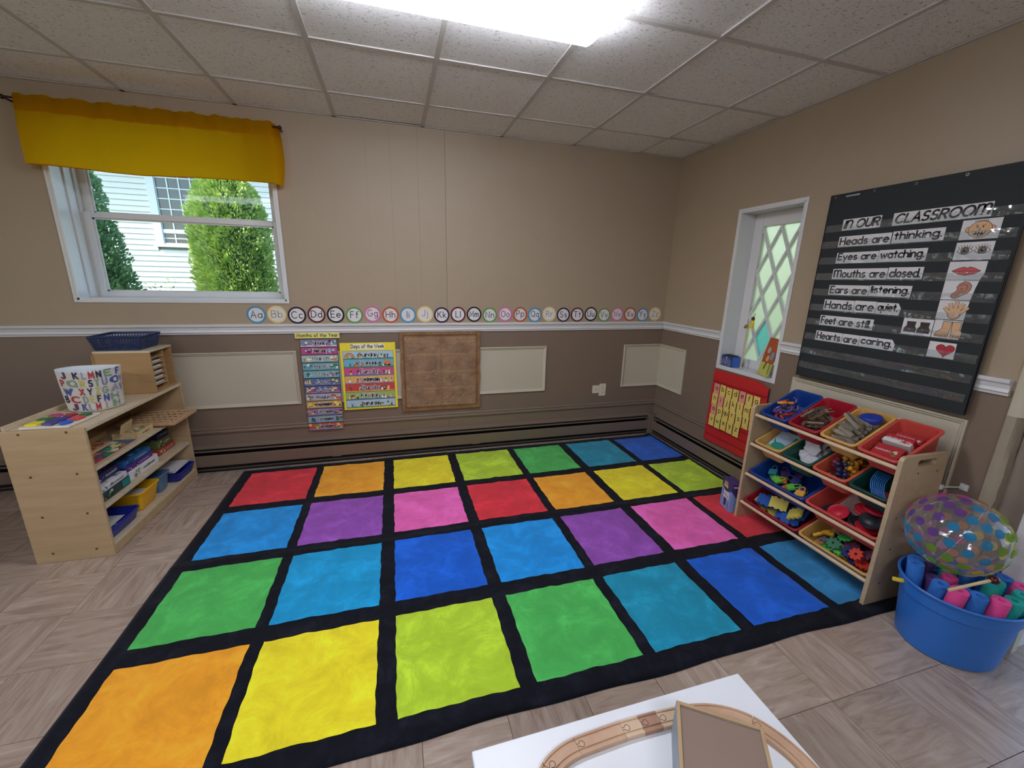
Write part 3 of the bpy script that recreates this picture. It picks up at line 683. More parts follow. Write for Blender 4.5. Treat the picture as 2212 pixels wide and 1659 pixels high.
# ================================================================== RUG
random.seed(11)
RX0, RX1, RYa, RYb = -3.745, -0.088, -2.418, -0.088     # rug extents
def rug_h(x, y):
    h = 0.0105+0.0011*math.sin(x*5.1+1.3*math.sin(y*2.3))+0.0010*math.sin(y*6.3+x*1.7)+0.0008*math.sin((x+y)*13)
    # old fold lines and a few ripples
    for fx in (-1.83, -0.62, -2.95): h += 0.0040*math.exp(-((x-fx-0.03*math.sin(y*4))/0.022)**2)
    h += 0.0035*math.exp(-((y+1.26-.02*math.sin(x*3))/0.02)**2)
    # ripples where it runs under the toy organizer and tub
    h += 0.010*math.exp(-((x+0.47)/0.05)**2-((y+2.40)/0.07)**2)
    e = min(y-RYa, RYb-y, x-RX0, RX1-x)
    h = h*min(1, max(.35, e/0.012)**.5)
    if x > -.16 and y > -1.4: h += (x+.16)*.20      # right edge rides up on the heater toe
    return h
def rug_edge(x, y):
    dx = dy = 0
    if y > RYb-1e-6: dy = .004*math.sin(x*7)+.004*math.sin(x*3.1+1)+.012*max(0, math.sin(x*2.2+.8))*.5
    if y < RYa+1e-6: dy = .005*math.sin(x*5)+.003*math.sin(x*13)
    if x < RX0+1e-6: dx = .003*math.sin(y*6)
    return dx, dy
def rug_mat(name, rgb, dark=.84, light=1.40, sc=6.5):
    m, t, b = newmat(name); L = t.links.new
    tc = t.nodes.new('ShaderNodeTexCoord')
    n = t.nodes.new('ShaderNodeTexNoise'); n.inputs['Scale'].default_value = sc; n.inputs['Detail'].default_value = 9; n.inputs['Roughness'].default_value = .70; n.inputs['Distortion'].default_value = .45; L(tc.outputs['Object'], n.inputs[0])
    n2 = t.nodes.new('ShaderNodeTexNoise'); n2.inputs['Scale'].default_value = 420; n2.inputs['Detail'].default_value = 2; L(tc.outputs['Object'], n2.inputs[0])
    r = t.nodes.new('ShaderNodeValToRGB'); e = r.color_ramp.elements; c = lin(rgb)
    e[0].position = .34; e[0].color = (*[x*dark for x in c[:3]], 1); e[1].position = .68; e[1].color = (*[min(1, x*light+.004) for x in c[:3]], 1)
    k = e.new(.5); k.color = c
    L(n.outputs[0], r.inputs[0]); L(r.outputs[0], b.inputs['Base Color']); b.inputs['Roughness'].default_value = .85; b.inputs['Specular IOR Level'].default_value = .2
    b.inputs['Sheen Weight'].default_value = .25; b.inputs['Sheen Roughness'].default_value = .4
    mx = t.nodes.new('ShaderNodeMath'); mx.operation = 'MULTIPLY_ADD'; mx.inputs[1].default_value = .5; L(n2.outputs[0], mx.inputs[0]); L(n.outputs[0], mx.inputs[2])
    bp = t.nodes.new('ShaderNodeBump'); bp.inputs['Strength'].default_value = .55; bp.inputs['Distance'].default_value = .006; L(mx.outputs[0], bp.inputs['Height']); L(bp.outputs[0], b.inputs['Normal'])
    return m
m_navy = rug_mat('rug_black_navy_pile', (12, 14, 25), .55, 2.2, 11); m_navy.node_tree.nodes['Principled BSDF'].inputs['Sheen Weight'].default_value = .08
rug = thing('area_rug', 'large plush rug of bright coloured squares on a black ground', 'rug', (0, 0, 0))
def sheet(x0, x1, y0, y1, nx, ny, dz, jit=0.0, edge=False, name='ground', m=None, skirt=False):
    vs = []; fs = []
    for i in range(nx+1):
        for j in range(ny+1):
            x, y = x0+(x1-x0)*i/nx, y0+(y1-y0)*j/ny; px, py = x, y
            if jit:
                if i in (0, nx): px += jit*(math.sin(y*31+x*3)+.7*math.sin(y*83))*.5
                if j in (0, ny): py += jit*(math.sin(x*29+y*3)+.7*math.sin(x*77))*.5
            if edge: d = rug_edge(x, y); px += d[0]; py += d[1]
            vs.append((px, py, rug_h(x, y)+dz))
    for i in range(nx):
        for j in range(ny): a = i*(ny+1)+j; fs.append((a, a+ny+1, a+ny+2, a+1))
    mb = MB(); mb.add(vs, fs)
    if skirt:
        rim = [(i, 0) for i in range(nx+1)]+[(nx, j) for j in range(1, ny+1)]+[(i, ny) for i in range(nx-1, -1, -1)]+[(0, j) for j in range(ny-1, 0, -1)]
        b = len(mb.v); idx = [i*(ny+1)+j for i, j in rim]
        mb.v += [(vs[k][0], vs[k][1], .0004) for k in idx]; n = len(idx)
        for k in range(n): mb.f.append((idx[k], b+k, b+(k+1) % n, idx[(k+1) % n])); mb.mi.append(0)
    return mb.build(name, m, rug, smooth=True)
sheet(RX0, RX1, RYa, RYb, 230, 150, 0, 0, True, 'ground', m_navy, True)
RC = {'red': (224, 50, 64), 'ora': (250, 168, 40), 'yel': (246, 228, 40), 'lim': (184, 216, 52), 'grn': (78, 184, 88), 'tea': (24, 146, 178), 'blu': (18, 96, 208), 'sky': (24, 146, 226), 'cya': (20, 156, 210), 'pur': (150, 80, 178), 'pnk': (242, 104, 184), 'cor': (44, 136, 196)}
rows = [['red', 'ora', 'yel', 'lim', 'grn', 'tea', 'blu'], ['sky', 'pur', 'pnk', 'red', 'ora', 'yel', 'lim'], ['grn', 'cya', 'blu', 'sky', 'pur', 'pnk', 'red'], ['ora', 'yel', 'lim', 'grn', 'tea', 'blu', 'cor']]
RM = {k: rug_mat('rug_pile_'+k, v) for k, v in RC.items()}
RY = [(-.655, -.160), (-1.205, -.735), (-1.775, -1.292), (-2.332, -1.865)]
RXc = [(-3.668, -3.203), (-3.150, -2.686), (-2.612, -2.160), (-2.090, -1.620), (-1.562, -1.118), (-1.043, -.590), (-.530, -.118)]
for r_ in range(4):
    for c_ in range(7):
        (x0, x1), (y0, y1) = RXc[c_], RY[r_]
        sheet(x0, x1, y0, y1, 30, 30, .0012, .004, False, 'color_square', RM[rows[r_][c_]])

# ================================================================== LEFT WOODEN SHELF
LN = Vector((-4.084, -1.039, 0)); LA = -math.radians(1.55)
du = Vector((-math.sin(LA), math.cos(LA), 0)); dv = Vector((-math.cos(LA), -math.sin(LA), 0))
def LS(u, v, z): return tuple(LN+du*u+dv*v+Vector((0, 0, z)))
LROT = (0, 0, LA+PI/2)     # local x = along the shelf (u), local y = inwards (v)
sh = thing('wooden_shelf', 'low birch plywood shelf with three levels beside the rug', 'shelf', LS(0, 0, 0), LROT)
SL, SDp, SHt = .965, .345, .742
for u in (0, SL-.018):
    o = bx('side_panel', m_birch, sh, u, u+.018, 0, SDp, .0, SHt, .003)
    if u == 0:
        for z in (.725, .497, .270, .055):
            for v in (.075, .265): MB().lathe([(.0, .0006), (.0055, .0006), (.0065, 0)], 12).build('screw', m_screw, o, (0, v, z), (0, -PI/2, 0))
bx('top_board', m_birch_y, sh, .018, SL-.018, .004, SDp, .717, .737, .002)
bx('shelf_board', m_birch_y, sh, .018, SL-.018, .010, SDp-.006, .492, .510, .002)
bx('shelf_board', m_birch_y, sh, .018, SL-.018, .010, SDp-.006, .268, .286, .002)
bx('bottom_board', m_birch_y, sh, .018, SL-.018, .004, SDp-.006, .050, .066, .002)
bx('toe_kick', m_birch, sh, .018, SL-.018, .006, .022, .002, .050, .001)
bx('back_panel', mat('shelf_backboard', (150, 122, 88), .6), sh, .018, SL-.018, SDp-.006, SDp, .01, .762)
bx('back_ledge', m_birch_y, sh, .018, SL-.018, SDp-.016, SDp-.006, .737, .764, .002)
# child-safety anchor at the far end
anc = MB(); anc.tube([(SL, .03, .655), (SL+.03, .034, .657), (SL+.055, .036, .652)], .0025, 6); anc.box(SL, SL+.006, .02, .04, .645, .668)
anc.build('safety_strap', m_paper, sh)

def cell(name, label, cat, u, v, z, rz=0.0, group=None): return thing(name, label, cat, LS(u, v, z), (0, 0, LROT[2]+rz), group)
PZ = .7385
# -- coloured block puzzle on the shelf top
pz = cell('block_puzzle', 'white puzzle board with nine coloured blocks on the wooden shelf', 'puzzle', .025, .075, PZ, -.02)
bx('board', mat('puzzle_board', (222, 212, 198), .5), pz, 0, .222, 0, .205, 0, .013, .003)
bc = [('yel', (236, 224, 60)), ('grn', (44, 122, 62)), ('pnk', (190, 70, 120)), ('pur', (78, 68, 140)), ('nav', (52, 62, 150)), ('crm', (158, 26, 48)), ('blu', (40, 92, 196)), ('crl', (214, 70, 66)), ('dgr', (40, 104, 56))]
shp = ['sq', 'trap', 'hex', 'par', 'tri', 'star', 'oval', 'sq2', 'oct']
for k, (nm, c) in enumerate(bc):
    i, j = k % 3, k//3
    cx, cy = .040+.066*i, .166-.066*j
    r_ = .027
    s_ = shp[k]
    if s_ in ('sq', 'sq2'): P = rrect(cx-r_, cx+r_, cy-r_, cy+r_*.9, .004)
    elif s_ == 'trap': P = [(cx-r_*1.1, cy-r_), (cx+r_*1.1, cy-r_), (cx+r_*.7, cy+r_), (cx-r_*.7, cy+r_)]
    elif s_ == 'hex': P = ell(cx, cy, r_*1.1, r_*1.05, 6)
    elif s_ == 'par': P = [(cx-r_*1.2, cy-r_), (cx+r_*.7, cy-r_), (cx+r_*1.2, cy+r_), (cx-r_*.7, cy+r_)]
    elif s_ == 'tri': P = [(cx-r_*1.1, cy-r_), (cx+r_*1.1, cy-r_), (cx+r_*.5, cy+r_), (cx-r_*.9, cy+r_*.8)]
    elif s_ == 'star':
        P = []
        for q in range(10): a = q*PI/5; rr = r_*1.15 if q % 2 == 0 else r_*.75; P.append((cx+rr*math.cos(a), cy+rr*math.sin(a)))
    elif s_ == 'oval': P = ell(cx, cy, r_*1.15, r_*.8, 18)
    else: P = ell(cx, cy, r_*1.1, r_*.95, 8)
    MB().prism(P, .013, .024).build('puzzle_block', mat('block_'+nm, c, .35), pz, bevel=.002)
# -- alphabet storage tote
tote = cell('storage_tote', 'white fabric storage tote printed with coloured letters', 'tote', .400, .172, PZ, -1.87)
m_tote = mat('tote_canvas', (208, 202, 196), .75, .08, 14, .2, 120); m_tin = mat('tote_lining', (222, 226, 230), .75, .06, 18)
def tote_ring(z, k): # rounded square cross-section that swells at the middle
    a = .108+.020*(z/.225)*.9; P = []
    for q in range(48):
        t = 2*PI*q/48; c, s_ = math.cos(t), math.sin(t); e = .70
        P.append((a*abs(c)**e*(1 if c > 0 else -1)*(1+.02*math.sin(3*t+z*20)), a*.93*abs(s_)**e*(1 if s_ > 0 else -1)*(1+.015*math.sin(2*t+z*14)), z+(.006*math.sin(2*t+.5) if z > .2 else 0)))
    return P
mb = MB(); rings = [tote_ring(z, 0) for z in (0, .004, .02, .05, .09, .13, .17, .205, .232)]
rings[0] = [(x*.94, y*.94, 0) for x, y, z in rings[0]]
for R_ in rings: mb.v += R_
for i in range(len(rings)-1):
    for k in range(48): mb.f.append((i*48+k, i*48+(k+1) % 48, (i+1)*48+(k+1) % 48, (i+1)*48+k)); mb.mi.append(0)
mb.f.append(tuple(range(47, -1, -1))); mb.mi.append(0)
mb.build('body', m_tote, tote, smooth=True)
mb = MB(); ir = [[(x*.965, y*.965, z+(0.0 if i else .006)) for x, y, z in R_] for i, R_ in enumerate(rings)]
for R_ in ir: mb.v += R_
for i in range(len(ir)-1):
    for k in range(48): mb.f.append((i*48+k, (i+1)*48+k, (i+1)*48+(k+1) % 48, i*48+(k+1) % 48)); mb.mi.append(0)
mb.f.append(tuple(range(48))); mb.mi.append(0)
b0 = len(mb.v); mb.v += rings[-1]; t0 = (len(ir)-1)*48
for k in range(48): mb.f.append((b0+k, b0+(k+1) % 48, t0+(k+1) % 48, t0+k)); mb.mi.append(0)
mb.build('lining', m_tin, tote, smooth=True)
def tote_wrap(pts2):    # (arc-angle in degrees, height) -> surface point slightly proud of the canvas
    out = []
    for ang, z in pts2:
        t = math.radians(ang); a = .108+.020*(z/.225)*.9; c, s_ = math.cos(t), math.sin(t); e = .70
        out.append(Vector((a*1.018*abs(c)**e*(1 if c > 0 else -1)*(1+.02*math.sin(3*t+z*20)), a*.93*1.018*abs(s_)**e*(1 if s_ > 0 else -1)*(1+.015*math.sin(2*t+z*14)), z)))
    return out
LC = {'k': (46, 44, 66), 'b': (64, 86, 158), 'r': (176, 58, 62), 'g': (126, 158, 130), 'y': (196, 184, 96), 'p': (86, 62, 92), 's': (150, 150, 168), 'm': (120, 128, 168)}
# rows of letters as seen from the room: angle grows to the right
lay = [(.198, [(-96, 'J', 'p'), (-76, 'K', 'k'), (-58, 'L', 's'), (-40, 'M', 'r'), (-22, 'N', 'k'), (-4, 'E', 'g'), (14, 'F', 'b')]),
       (.152, [(-104, 'P', 'r'), (-86, 'Q', 'g'), (-66, 'R', 'y'), (-46, 'S', 'k'), (-30, 'T', 'g'), (-12, 'U', 'm'), (6, 'O', 'b'), (22, 'V', 's')]),
       (.104, [(-98, 'W', 'b'), (-72, 'X', 'r'), (-52, 'Y', 'k'), (-32, 'Z', 'y'), (-14, 'G', 'g'), (4, 'A', 's'), (20, 'V', 'm')]),
       (.058, [(-106, 'B', 'k'), (-88, 'C', 'r'), (-68, 'D', 'g'), (-50, 'E', 'y'), (-32, 'F', 'k'), (-14, 'N', 'b'), (2, 'H', 'g')]),
       (.014, [(-94, 'J', 'p'), (-76, 'K', 'b'), (-60, 'L', 's'), (-38, 'M', 'r'), (-16, 'I', 's'), (4, 'H', 'g')])]
for z0, row in lay:
    for ang, ch, col in row:
        g = GL[ch]; capd = .034; mb = MB(); sc_ = capd*24*16
        for st in g[1]:
            if len(st) < 2: continue
            # subdivide so that the print follows the cloth
            pts = []
            for p, q in zip(st[:-1], st[1:]):
                for k in range(4): pts.append((p[0]+(q[0]-p[0])*k/4, p[1]+(q[1]-p[1])*k/4))
            pts.append(st[-1])
            flat = MB(); ribbon(flat, [(x*capd, y*capd) for x, y in pts], .0085)
            ps = tote_wrap([(ang+(v[0]-g[0]*capd/2)*430, z0+v[1]) for v in flat.v])
            n = len(mb.v); mb.v += [tuple(p) for p in ps]
            for f in flat.f: mb.f.append(tuple(i+n for i in f)); mb.mi.append(0)
        mb.build('letter', mat('tote_ink_'+col, LC[col], .75), tote)
# -- mail cubby and blue basket
CBu, CBl, CBd, CBh = .680, .260, .300, .280
cb = cell('paper_cubby', 'plywood paper cubby with thin shelves on top of the wooden shelf', 'cubby', CBu, .012, PZ)
m_cub = wood('cubby_board', (166, 130, 86), (178, 142, 98), .5, (20, 3, 20))
bx('side_panel', m_cub, cb, 0, .012, .0, CBd, 0, CBh-.012, .001); bx('side_panel', m_cub, cb, CBl-.012, CBl, 0, CBd, 0, CBh-.012, .001)
bx('top_panel', m_birch_y, cb, -.002, CBl+.002, -.002, CBd, CBh-.012, CBh, .001); bx('bottom_panel', m_cub, cb, .012, CBl-.012, 0, CBd, 0, .012)
bx('back_panel', m_cub, cb, -.006, CBl+.001, CBd, CBd+.006, 0, CBh-.02)
bx('divider', m_cub, cb, .176, .182, .012, CBd, .012, CBh-.012)
for k in range(6): bx('paper_shelf', m_birch, cb, .012, .176, .016, CBd, .040+.036*k, .0445+.036*k)
random.seed(5)
for k in range(5):
    bx('paper_stack', m_paper, cb, .03, .165, .03, .25, .046+.036*k, .050+.036*k+random.uniform(0, .006))
bk = cell('plastic_basket', 'navy blue perforated plastic basket on top of the paper cubby', 'basket', .715, .075, PZ+CBh+.0015, .02)
m_bk = mat('navy_plastic', (32, 50, 92), .4)
def lattice_wall(p00, p10, p01, p11, nx, ny, th=.0022):
    """perforated wall between bottom edge p00-p10 and top edge p01-p11"""
    mb = MB(); p00, p10, p01, p11 = map(Vector, (p00, p10, p01, p11))
    nrm = (p10-p00).cross(p01-p00).normalized()*th
    def S(u, v): return (p00*(1-u)+p10*u)*(1-v)+(p01*(1-u)+p11*u)*v
    def bar(u0, u1, v0, v1):
        q = [S(u0, v0), S(u1, v0), S(u1, v1), S(u0, v1)]; a = q+[x+nrm for x in q]
        mb.add(a, [(0, 3, 2, 1), (4, 5, 6, 7), (0, 1, 5, 4), (1, 2, 6, 5), (2, 3, 7, 6), (3, 0, 4, 7)])
    du_, dv_ = 1/nx, .76/ny
    bar(0, 1, 0, .10); bar(0, 1, .86, 1)
    for k in range(1, ny): bar(0, 1, .10+dv_*(k-.17), .10+dv_*(k+.17))
    for k in range(nx+1): bar(max(0, du_*(k-.17)), min(1, du_*(k+.17)), .1, .86)
    return mb
bl_, bw_, bh_ = .205, .235, .088; tp = .020
B4 = [(0, 0, 0), (bl_, 0, 0), (bl_, bw_, 0), (0, bw_, 0)]; T4 = [(-tp, -tp, bh_), (bl_+tp, -tp, bh_), (bl_+tp, bw_+tp, bh_), (-tp, bw_+tp, bh_)]
for k in range(4):
    lattice_wall(B4[k], B4[(k+1) % 4], T4[k], T4[(k+1) % 4], 15 if k % 2 == 0 else 17, 6).build('wall', m_bk, bk)
bx('base', m_bk, bk, 0, bl_, 0, bw_, 0, .003)
MB().tube([(x, y, bh_) for x, y in rrect(-tp-.003, bl_+tp+.003, -tp-.003, bw_+tp+.003, .02)], .005, 6, closed=True).build('rim', m_bk, bk, smooth=True)
plate(rrect(-.04, .04, -.015, .015, .01), [rrect(-.026, .026, -.007, .007, .006)], 0, .004).build('handle', m_bk, bk, (bl_/2, -.0165, .068), (PI/2-.21, 0, 0))

# -- shelf level 1 : puzzles, open box, rack tray
def picture_board(o, x0, x1, y0, y1, z, n, cols, seed, r0=.012, r1=.035):
    rnd = random.Random(seed); mb = MB(); mats = [mat('print_%d_%d_%d' % c, c, .6) for c in cols]
    for k in range(n):
        mb.cur = rnd.randrange(len(cols)); rx, ry = rnd.uniform(r0, r1), rnd.uniform(r0*.6, r1*.7)
        cx, cy = rnd.uniform(x0+rx, x1-rx), rnd.uniform(y0+ry, y1-ry); ph = rnd.uniform(0, 6)
        P = [(cx+rx*math.cos(a*PI/6)*(1+.25*math.sin(3*a+ph)), cy+ry*math.sin(a*PI/6)*(1+.25*math.cos(2*a+ph))) for a in range(12)]
        mb.flat(P, z+.00003*k)
    return mb.build('picture', mats, o)
S1 = .5115
pb = cell('jigsaw_board', 'stack-bottom wooden jigsaw board with a colourful farm picture on the upper shelf', 'puzzle', .036, .022, S1)
bx('board', m_beech, pb, 0, .375, 0, .285, 0, .009, .001)
bx('raised_frame', mat('puzzle_frame_blue', (70, 96, 132), .5), pb, .004, .371, .004, .281, .009, .0115)
picture_board(pb, .012, .362, .012, .272, .0117, 70, [(58, 112, 60), (42, 90, 50), (186, 48, 48), (222, 206, 150), (176, 118, 66), (206, 128, 84), (90, 120, 96), (150, 90, 40), (60, 150, 110)], 3)
pb2 = cell('jigsaw_board', 'second jigsaw board lying behind the farm picture on the upper shelf', 'puzzle', .060, .050, S1+.0170, .0)
bx('board', m_beech, pb2, 0, .30, .06, .25, 0, .008, .001)
picture_board(pb2, .01, .29, .07, .24, .0082, 50, [(168, 96, 48), (120, 70, 40), (70, 104, 56), (198, 156, 100), (186, 60, 50), (226, 210, 170)], 9)
pc = [((196, 52, 52), .05), ((58, 128, 66), .12), ((230, 214, 160), .185), ((190, 120, 70), .25)]
for c, x in pc: MB().prism(ell(x+.02, .018, .024, .013, 14), .0118, .0165).build('puzzle_piece', mat('pp_%d' % c[0], c, .5), pb, bevel=.001)
ob = cell('wooden_box', 'small wooden letter box with its lid propped open on the upper shelf', 'box', .448, .036, S1, .02)
m_pine = wood('pale_pine', (206, 178, 132), (222, 198, 152), .5, (4, 60, 60))
bl_, bw_, bh_ = .172, .13, .038
bx('side', m_pine, ob, 0, bl_, 0, .006, 0, bh_); bx('side', m_pine, ob, 0, bl_, bw_-.006, bw_, 0, bh_); bx('side', m_pine, ob, 0, .006, .006, bw_-.006, 0, bh_); bx('side', m_pine, ob, bl_-.006, bl_, .006, bw_-.006, 0, bh_); bx('base', m_pine, ob, .006, bl_-.006, .006, bw_-.006, 0, .004)
mb = MB(); scribble(mb, .05, .125, .012, .011, .0022, 0.0, 5); mb.build('fine_print', m_ink, ob, (0, -.0006, 0), (PI/2, 0, 0))
MB().box(-.02, .115, 0, .006, 0, .060).build('lid', m_pine, ob, (0, .075, .036), (.25, 0, 0.1), bevel=.001)
random.seed(21)
for k in range(14):
    c = random.choice([(120, 130, 96), (210, 204, 180), (90, 110, 90), (170, 160, 130)])
    bx('letter_tile', mat('ltile_%d' % c[0], c, .6), ob, 0, .022, 0, .018, 0, .004, .0006, (.012+.022*(k % 6), .02+.024*(k//6), .026+.003*random.random()), (random.uniform(-.3, .3), random.uniform(-.3, .3), random.random()))
fb = cell('flat_wood_tray', 'flat brown wooden tray lying against the shelf back', 'tray', .13, .20, S1+.0262, .0)
plate(rrect(0, .34, 0, .125, .004), [], 0, .03).build('body', m_cub, fb, bevel=.002); bx('inlay', m_birch, fb, .01, .33, .01, .115, .03, .031)
rk = cell('slotted_rack', 'slotted wooden rack tray sticking out over the upper shelf edge', 'tray', .634, -.075, S1+.012, -.01)
rl, rw = .304, .325
for q in ((0, rl, 0, .018), (0, rl, rw-.018, rw), (0, .018, .018, rw-.018), (rl-.018, rl, .018, rw-.018)): bx('frame', m_beech, rk, q[0], q[1], q[2], q[3], 0, .022, .002)
bx('base', wood('rack_base', (176, 138, 92), (190, 152, 108), .5), rk, .018, rl-.018, .018, rw-.018, -.0115, .006)
for k in range(8): bx('slat', m_beech, rk, .018, rl-.018, .030+.034*k, .042+.034*k, .006, .020, .002)
for k in range(5): bx('cross_bar', m_pine, rk, .034+.056*k, .042+.056*k, .018, rw-.018, .020, .0245, .001)
MB().tube([(rl, .012, .010), (rl+.022, .012, .010), (rl+.026, .012, .020)], .005, 8).build('peg', m_beech, rk, smooth=2)

# -- shelf level 2 : game boxes
S2 = .2875
def game_box(label, u, v, z, l, d, h, top, side, print_cols, seed, words=None, rz=0.0, stripe=None, wc=None):
    o = cell('game_box', label, 'box', u, v, z, rz, 'board game boxes on the middle shelf')
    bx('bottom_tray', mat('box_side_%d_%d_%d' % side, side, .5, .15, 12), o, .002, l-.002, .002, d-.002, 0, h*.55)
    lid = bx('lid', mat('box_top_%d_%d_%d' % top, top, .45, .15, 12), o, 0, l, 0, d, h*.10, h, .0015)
    picture_board(o, .01, l-.01, .01, d-.01, h+.0002, 26, print_cols, seed, .01, .03)
    rnd = random.Random(seed); mb = MB(); mats = [mat('print_%d_%d_%d' % c, c, .6) for c in print_cols]
    for k in range(9):
        mb.cur = rnd.randrange(len(mats)); cx = rnd.uniform(.02, l*.45); cy = rnd.uniform(h*.25, h*.8); r_ = rnd.uniform(.004, h*.22)
        mb.flat(ell(cx, cy, r_*1.3, r_, 8), .0001*k)
    mb.build('side_print', mats, o, (0, -.0004, 0), (PI/2, 0, 0))
    if words:
        mb = MB(); scribble(mb, l*.45, l*.86, h*.38, h*.28, h*.05, 0.0, seed); mb.build('fine_print', wc or m_paper, o, (0, -.0012, 0), (PI/2, 0, 0))
    if stripe:
        bx('end_label', mat('stripe_%d' % stripe[0], stripe, .5), o, l*.72, l*.985, -.0008, .001, h*.14, h*.92)
    return o
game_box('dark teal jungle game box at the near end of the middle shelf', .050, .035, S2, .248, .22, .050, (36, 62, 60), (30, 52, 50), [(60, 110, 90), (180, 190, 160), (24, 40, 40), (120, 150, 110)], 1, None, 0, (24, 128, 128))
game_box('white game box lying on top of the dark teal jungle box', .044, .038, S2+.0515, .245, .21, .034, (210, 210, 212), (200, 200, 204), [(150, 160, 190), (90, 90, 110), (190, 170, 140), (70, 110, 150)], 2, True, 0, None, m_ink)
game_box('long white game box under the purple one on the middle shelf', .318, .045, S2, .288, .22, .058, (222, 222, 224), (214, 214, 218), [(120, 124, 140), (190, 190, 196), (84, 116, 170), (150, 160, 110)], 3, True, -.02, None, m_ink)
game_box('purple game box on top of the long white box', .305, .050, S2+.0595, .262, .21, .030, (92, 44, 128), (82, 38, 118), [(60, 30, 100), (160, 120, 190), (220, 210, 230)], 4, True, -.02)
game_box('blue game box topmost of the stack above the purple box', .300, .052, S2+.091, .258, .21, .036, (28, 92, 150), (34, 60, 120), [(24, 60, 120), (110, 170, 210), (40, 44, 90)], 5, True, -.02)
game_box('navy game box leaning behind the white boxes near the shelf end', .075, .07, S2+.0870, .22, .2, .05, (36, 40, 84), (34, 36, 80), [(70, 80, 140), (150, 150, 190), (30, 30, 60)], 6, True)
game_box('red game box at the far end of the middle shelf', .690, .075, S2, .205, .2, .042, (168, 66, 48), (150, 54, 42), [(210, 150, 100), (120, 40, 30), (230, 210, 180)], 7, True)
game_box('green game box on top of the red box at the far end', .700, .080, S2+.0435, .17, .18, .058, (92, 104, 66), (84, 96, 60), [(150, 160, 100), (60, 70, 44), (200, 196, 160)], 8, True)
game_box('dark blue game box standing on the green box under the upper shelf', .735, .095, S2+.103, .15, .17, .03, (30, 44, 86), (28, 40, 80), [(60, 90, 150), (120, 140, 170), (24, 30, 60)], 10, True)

# -- bottom level : plastic bins with papers
def open_bin(name, parent, lx, ly, h, taper, wall, m, rim=.010, corner=.018, rimh=.006):
    """tapered open bin: outer shell, inner shell, floor and a turned-out rim. local origin = centre of base"""
    def ring(a, b, r, z): return [(x, y, z) for x, y in rrect(-a, a, -b, b, r, 4)]
    a0, b0 = lx/2-taper, ly/2-taper; a1, b1 = lx/2, ly/2
    R_ = [ring(a0-.006, b0-.006, corner, 0), ring(a0, b0, corner, .006), ring(a1, b1, corner, h-rimh), ring(a1+rim, b1+rim, corner+rim*.6, h-rimh), ring(a1+rim, b1+rim, corner+rim*.6, h-.0015), ring(a1+rim-.002, b1+rim-.002, corner+rim*.5, h), ring(a1-wall*.5, b1-wall*.5, corner, h), ring(a1-wall, b1-wall, corner, h-.004), ring(a0-wall*.6, b0-wall*.6, corner, wall+.004), ring(a0-.008, b0-.008, corner, wall)]
    mb = MB(); n = len(R_[0])
    for q in R_: mb.v += q
    for i in range(len(R_)-1):
        for k in range(n): mb.f.append((i*n+k, i*n+(k+1) % n, (i+1)*n+(k+1) % n, (i+1)*n+k)); mb.mi.append(0)
    mb.f.append(tuple(range(n-1, -1, -1))); mb.mi.append(0); mb.f.append(tuple((len(R_)-1)*n+k for k in range(n))); mb.mi.append(0)
    return mb.build(name, m, parent, smooth=2)
def shelf_bin(label, u0, u1, h, m, v0=.010, d=.30, taper=.012, rz=0.0, rim=.008):
    o = cell('plastic_bin', label, 'bin', (u0+u1)/2, v0+d/2, .0675, rz, 'plastic bins on the bottom shelf')
    b = open_bin('shell', o, (u1-u0)-2*rim, d-2*rim, h, taper, .003, m, rim, .02)
    return o
m_bbin = mat('royal_blue_plastic', (26, 44, 150), .38); m_ybin = mat('yellow_plastic', (240, 182, 26), .38); m_gbin = mat('slate_blue_plastic', (88, 120, 150), .42)
shelf_bin('royal blue shallow tray at the near end of the bottom shelf', .022, .305, .072, m_bbin, .012, .315)
yb = shelf_bin('yellow bin between the blue tray and the slate bin', .325, .545, .125, m_ybin, .016, .31, .02)
shelf_bin('slate blue bin beside the yellow bin on the bottom shelf', .562, .700, .120, m_gbin, .030, .30, .014)
shelf_bin('royal blue tray heaped with papers at the far end of the bottom shelf', .712, .944, .066, m_bbin, -.012, .325)
def sheets(u, v, z, n, w_, d, label, grp, rz=0.0, tilt=(0, 0)):
    rnd = random.Random(int(u*1000)+n)
    for k in range(n):
        o = cell('paper_sheet', label, 'paper', u+rnd.uniform(-.006, .006), v+rnd.uniform(-.006, .006), z+k*.0042, rz+rnd.uniform(-.06, .06), grp)
        o.rotation_euler[0] = tilt[0]; o.rotation_euler[1] = tilt[1]
        bx('sheet', m_paper, o, -w_/2, w_/2, -d/2, d/2, 0, .0018)
sheets(.828, .17, .137, 5, .20, .28, 'white sheet in the paper pile on the far blue tray', 'papers on the far blue tray')
sheets(.425, .17, .145, 3, .15, .24, 'white card lying inside the yellow bin', 'cards in the yellow bin', 0, (0, 0))
sheets(.175, .19, .090, 2, .20, .20, 'white card lying inside the near blue tray', 'cards in the near blue tray')
gm = cell('toy_chain', 'small heap of teal chain in the near blue tray', 'chain', .14, .08, .072)
mb = MB(); random.seed(4)
for k in range(16):
    cx, cy = random.uniform(-.06, .06), random.uniform(-.03, .03); r_ = .009
    ph = random.uniform(0, 6); mb.tube([(cx+r_*math.cos(t), cy+r_*math.sin(t)*.8, .006+.004*math.sin(t+ph)+.003*(k % 3)) for t in [q*PI/5 for q in range(10)]], .0018, 5, closed=True)
mb.build('links', mat('teal_plastic', (92, 140, 140), .4), gm)

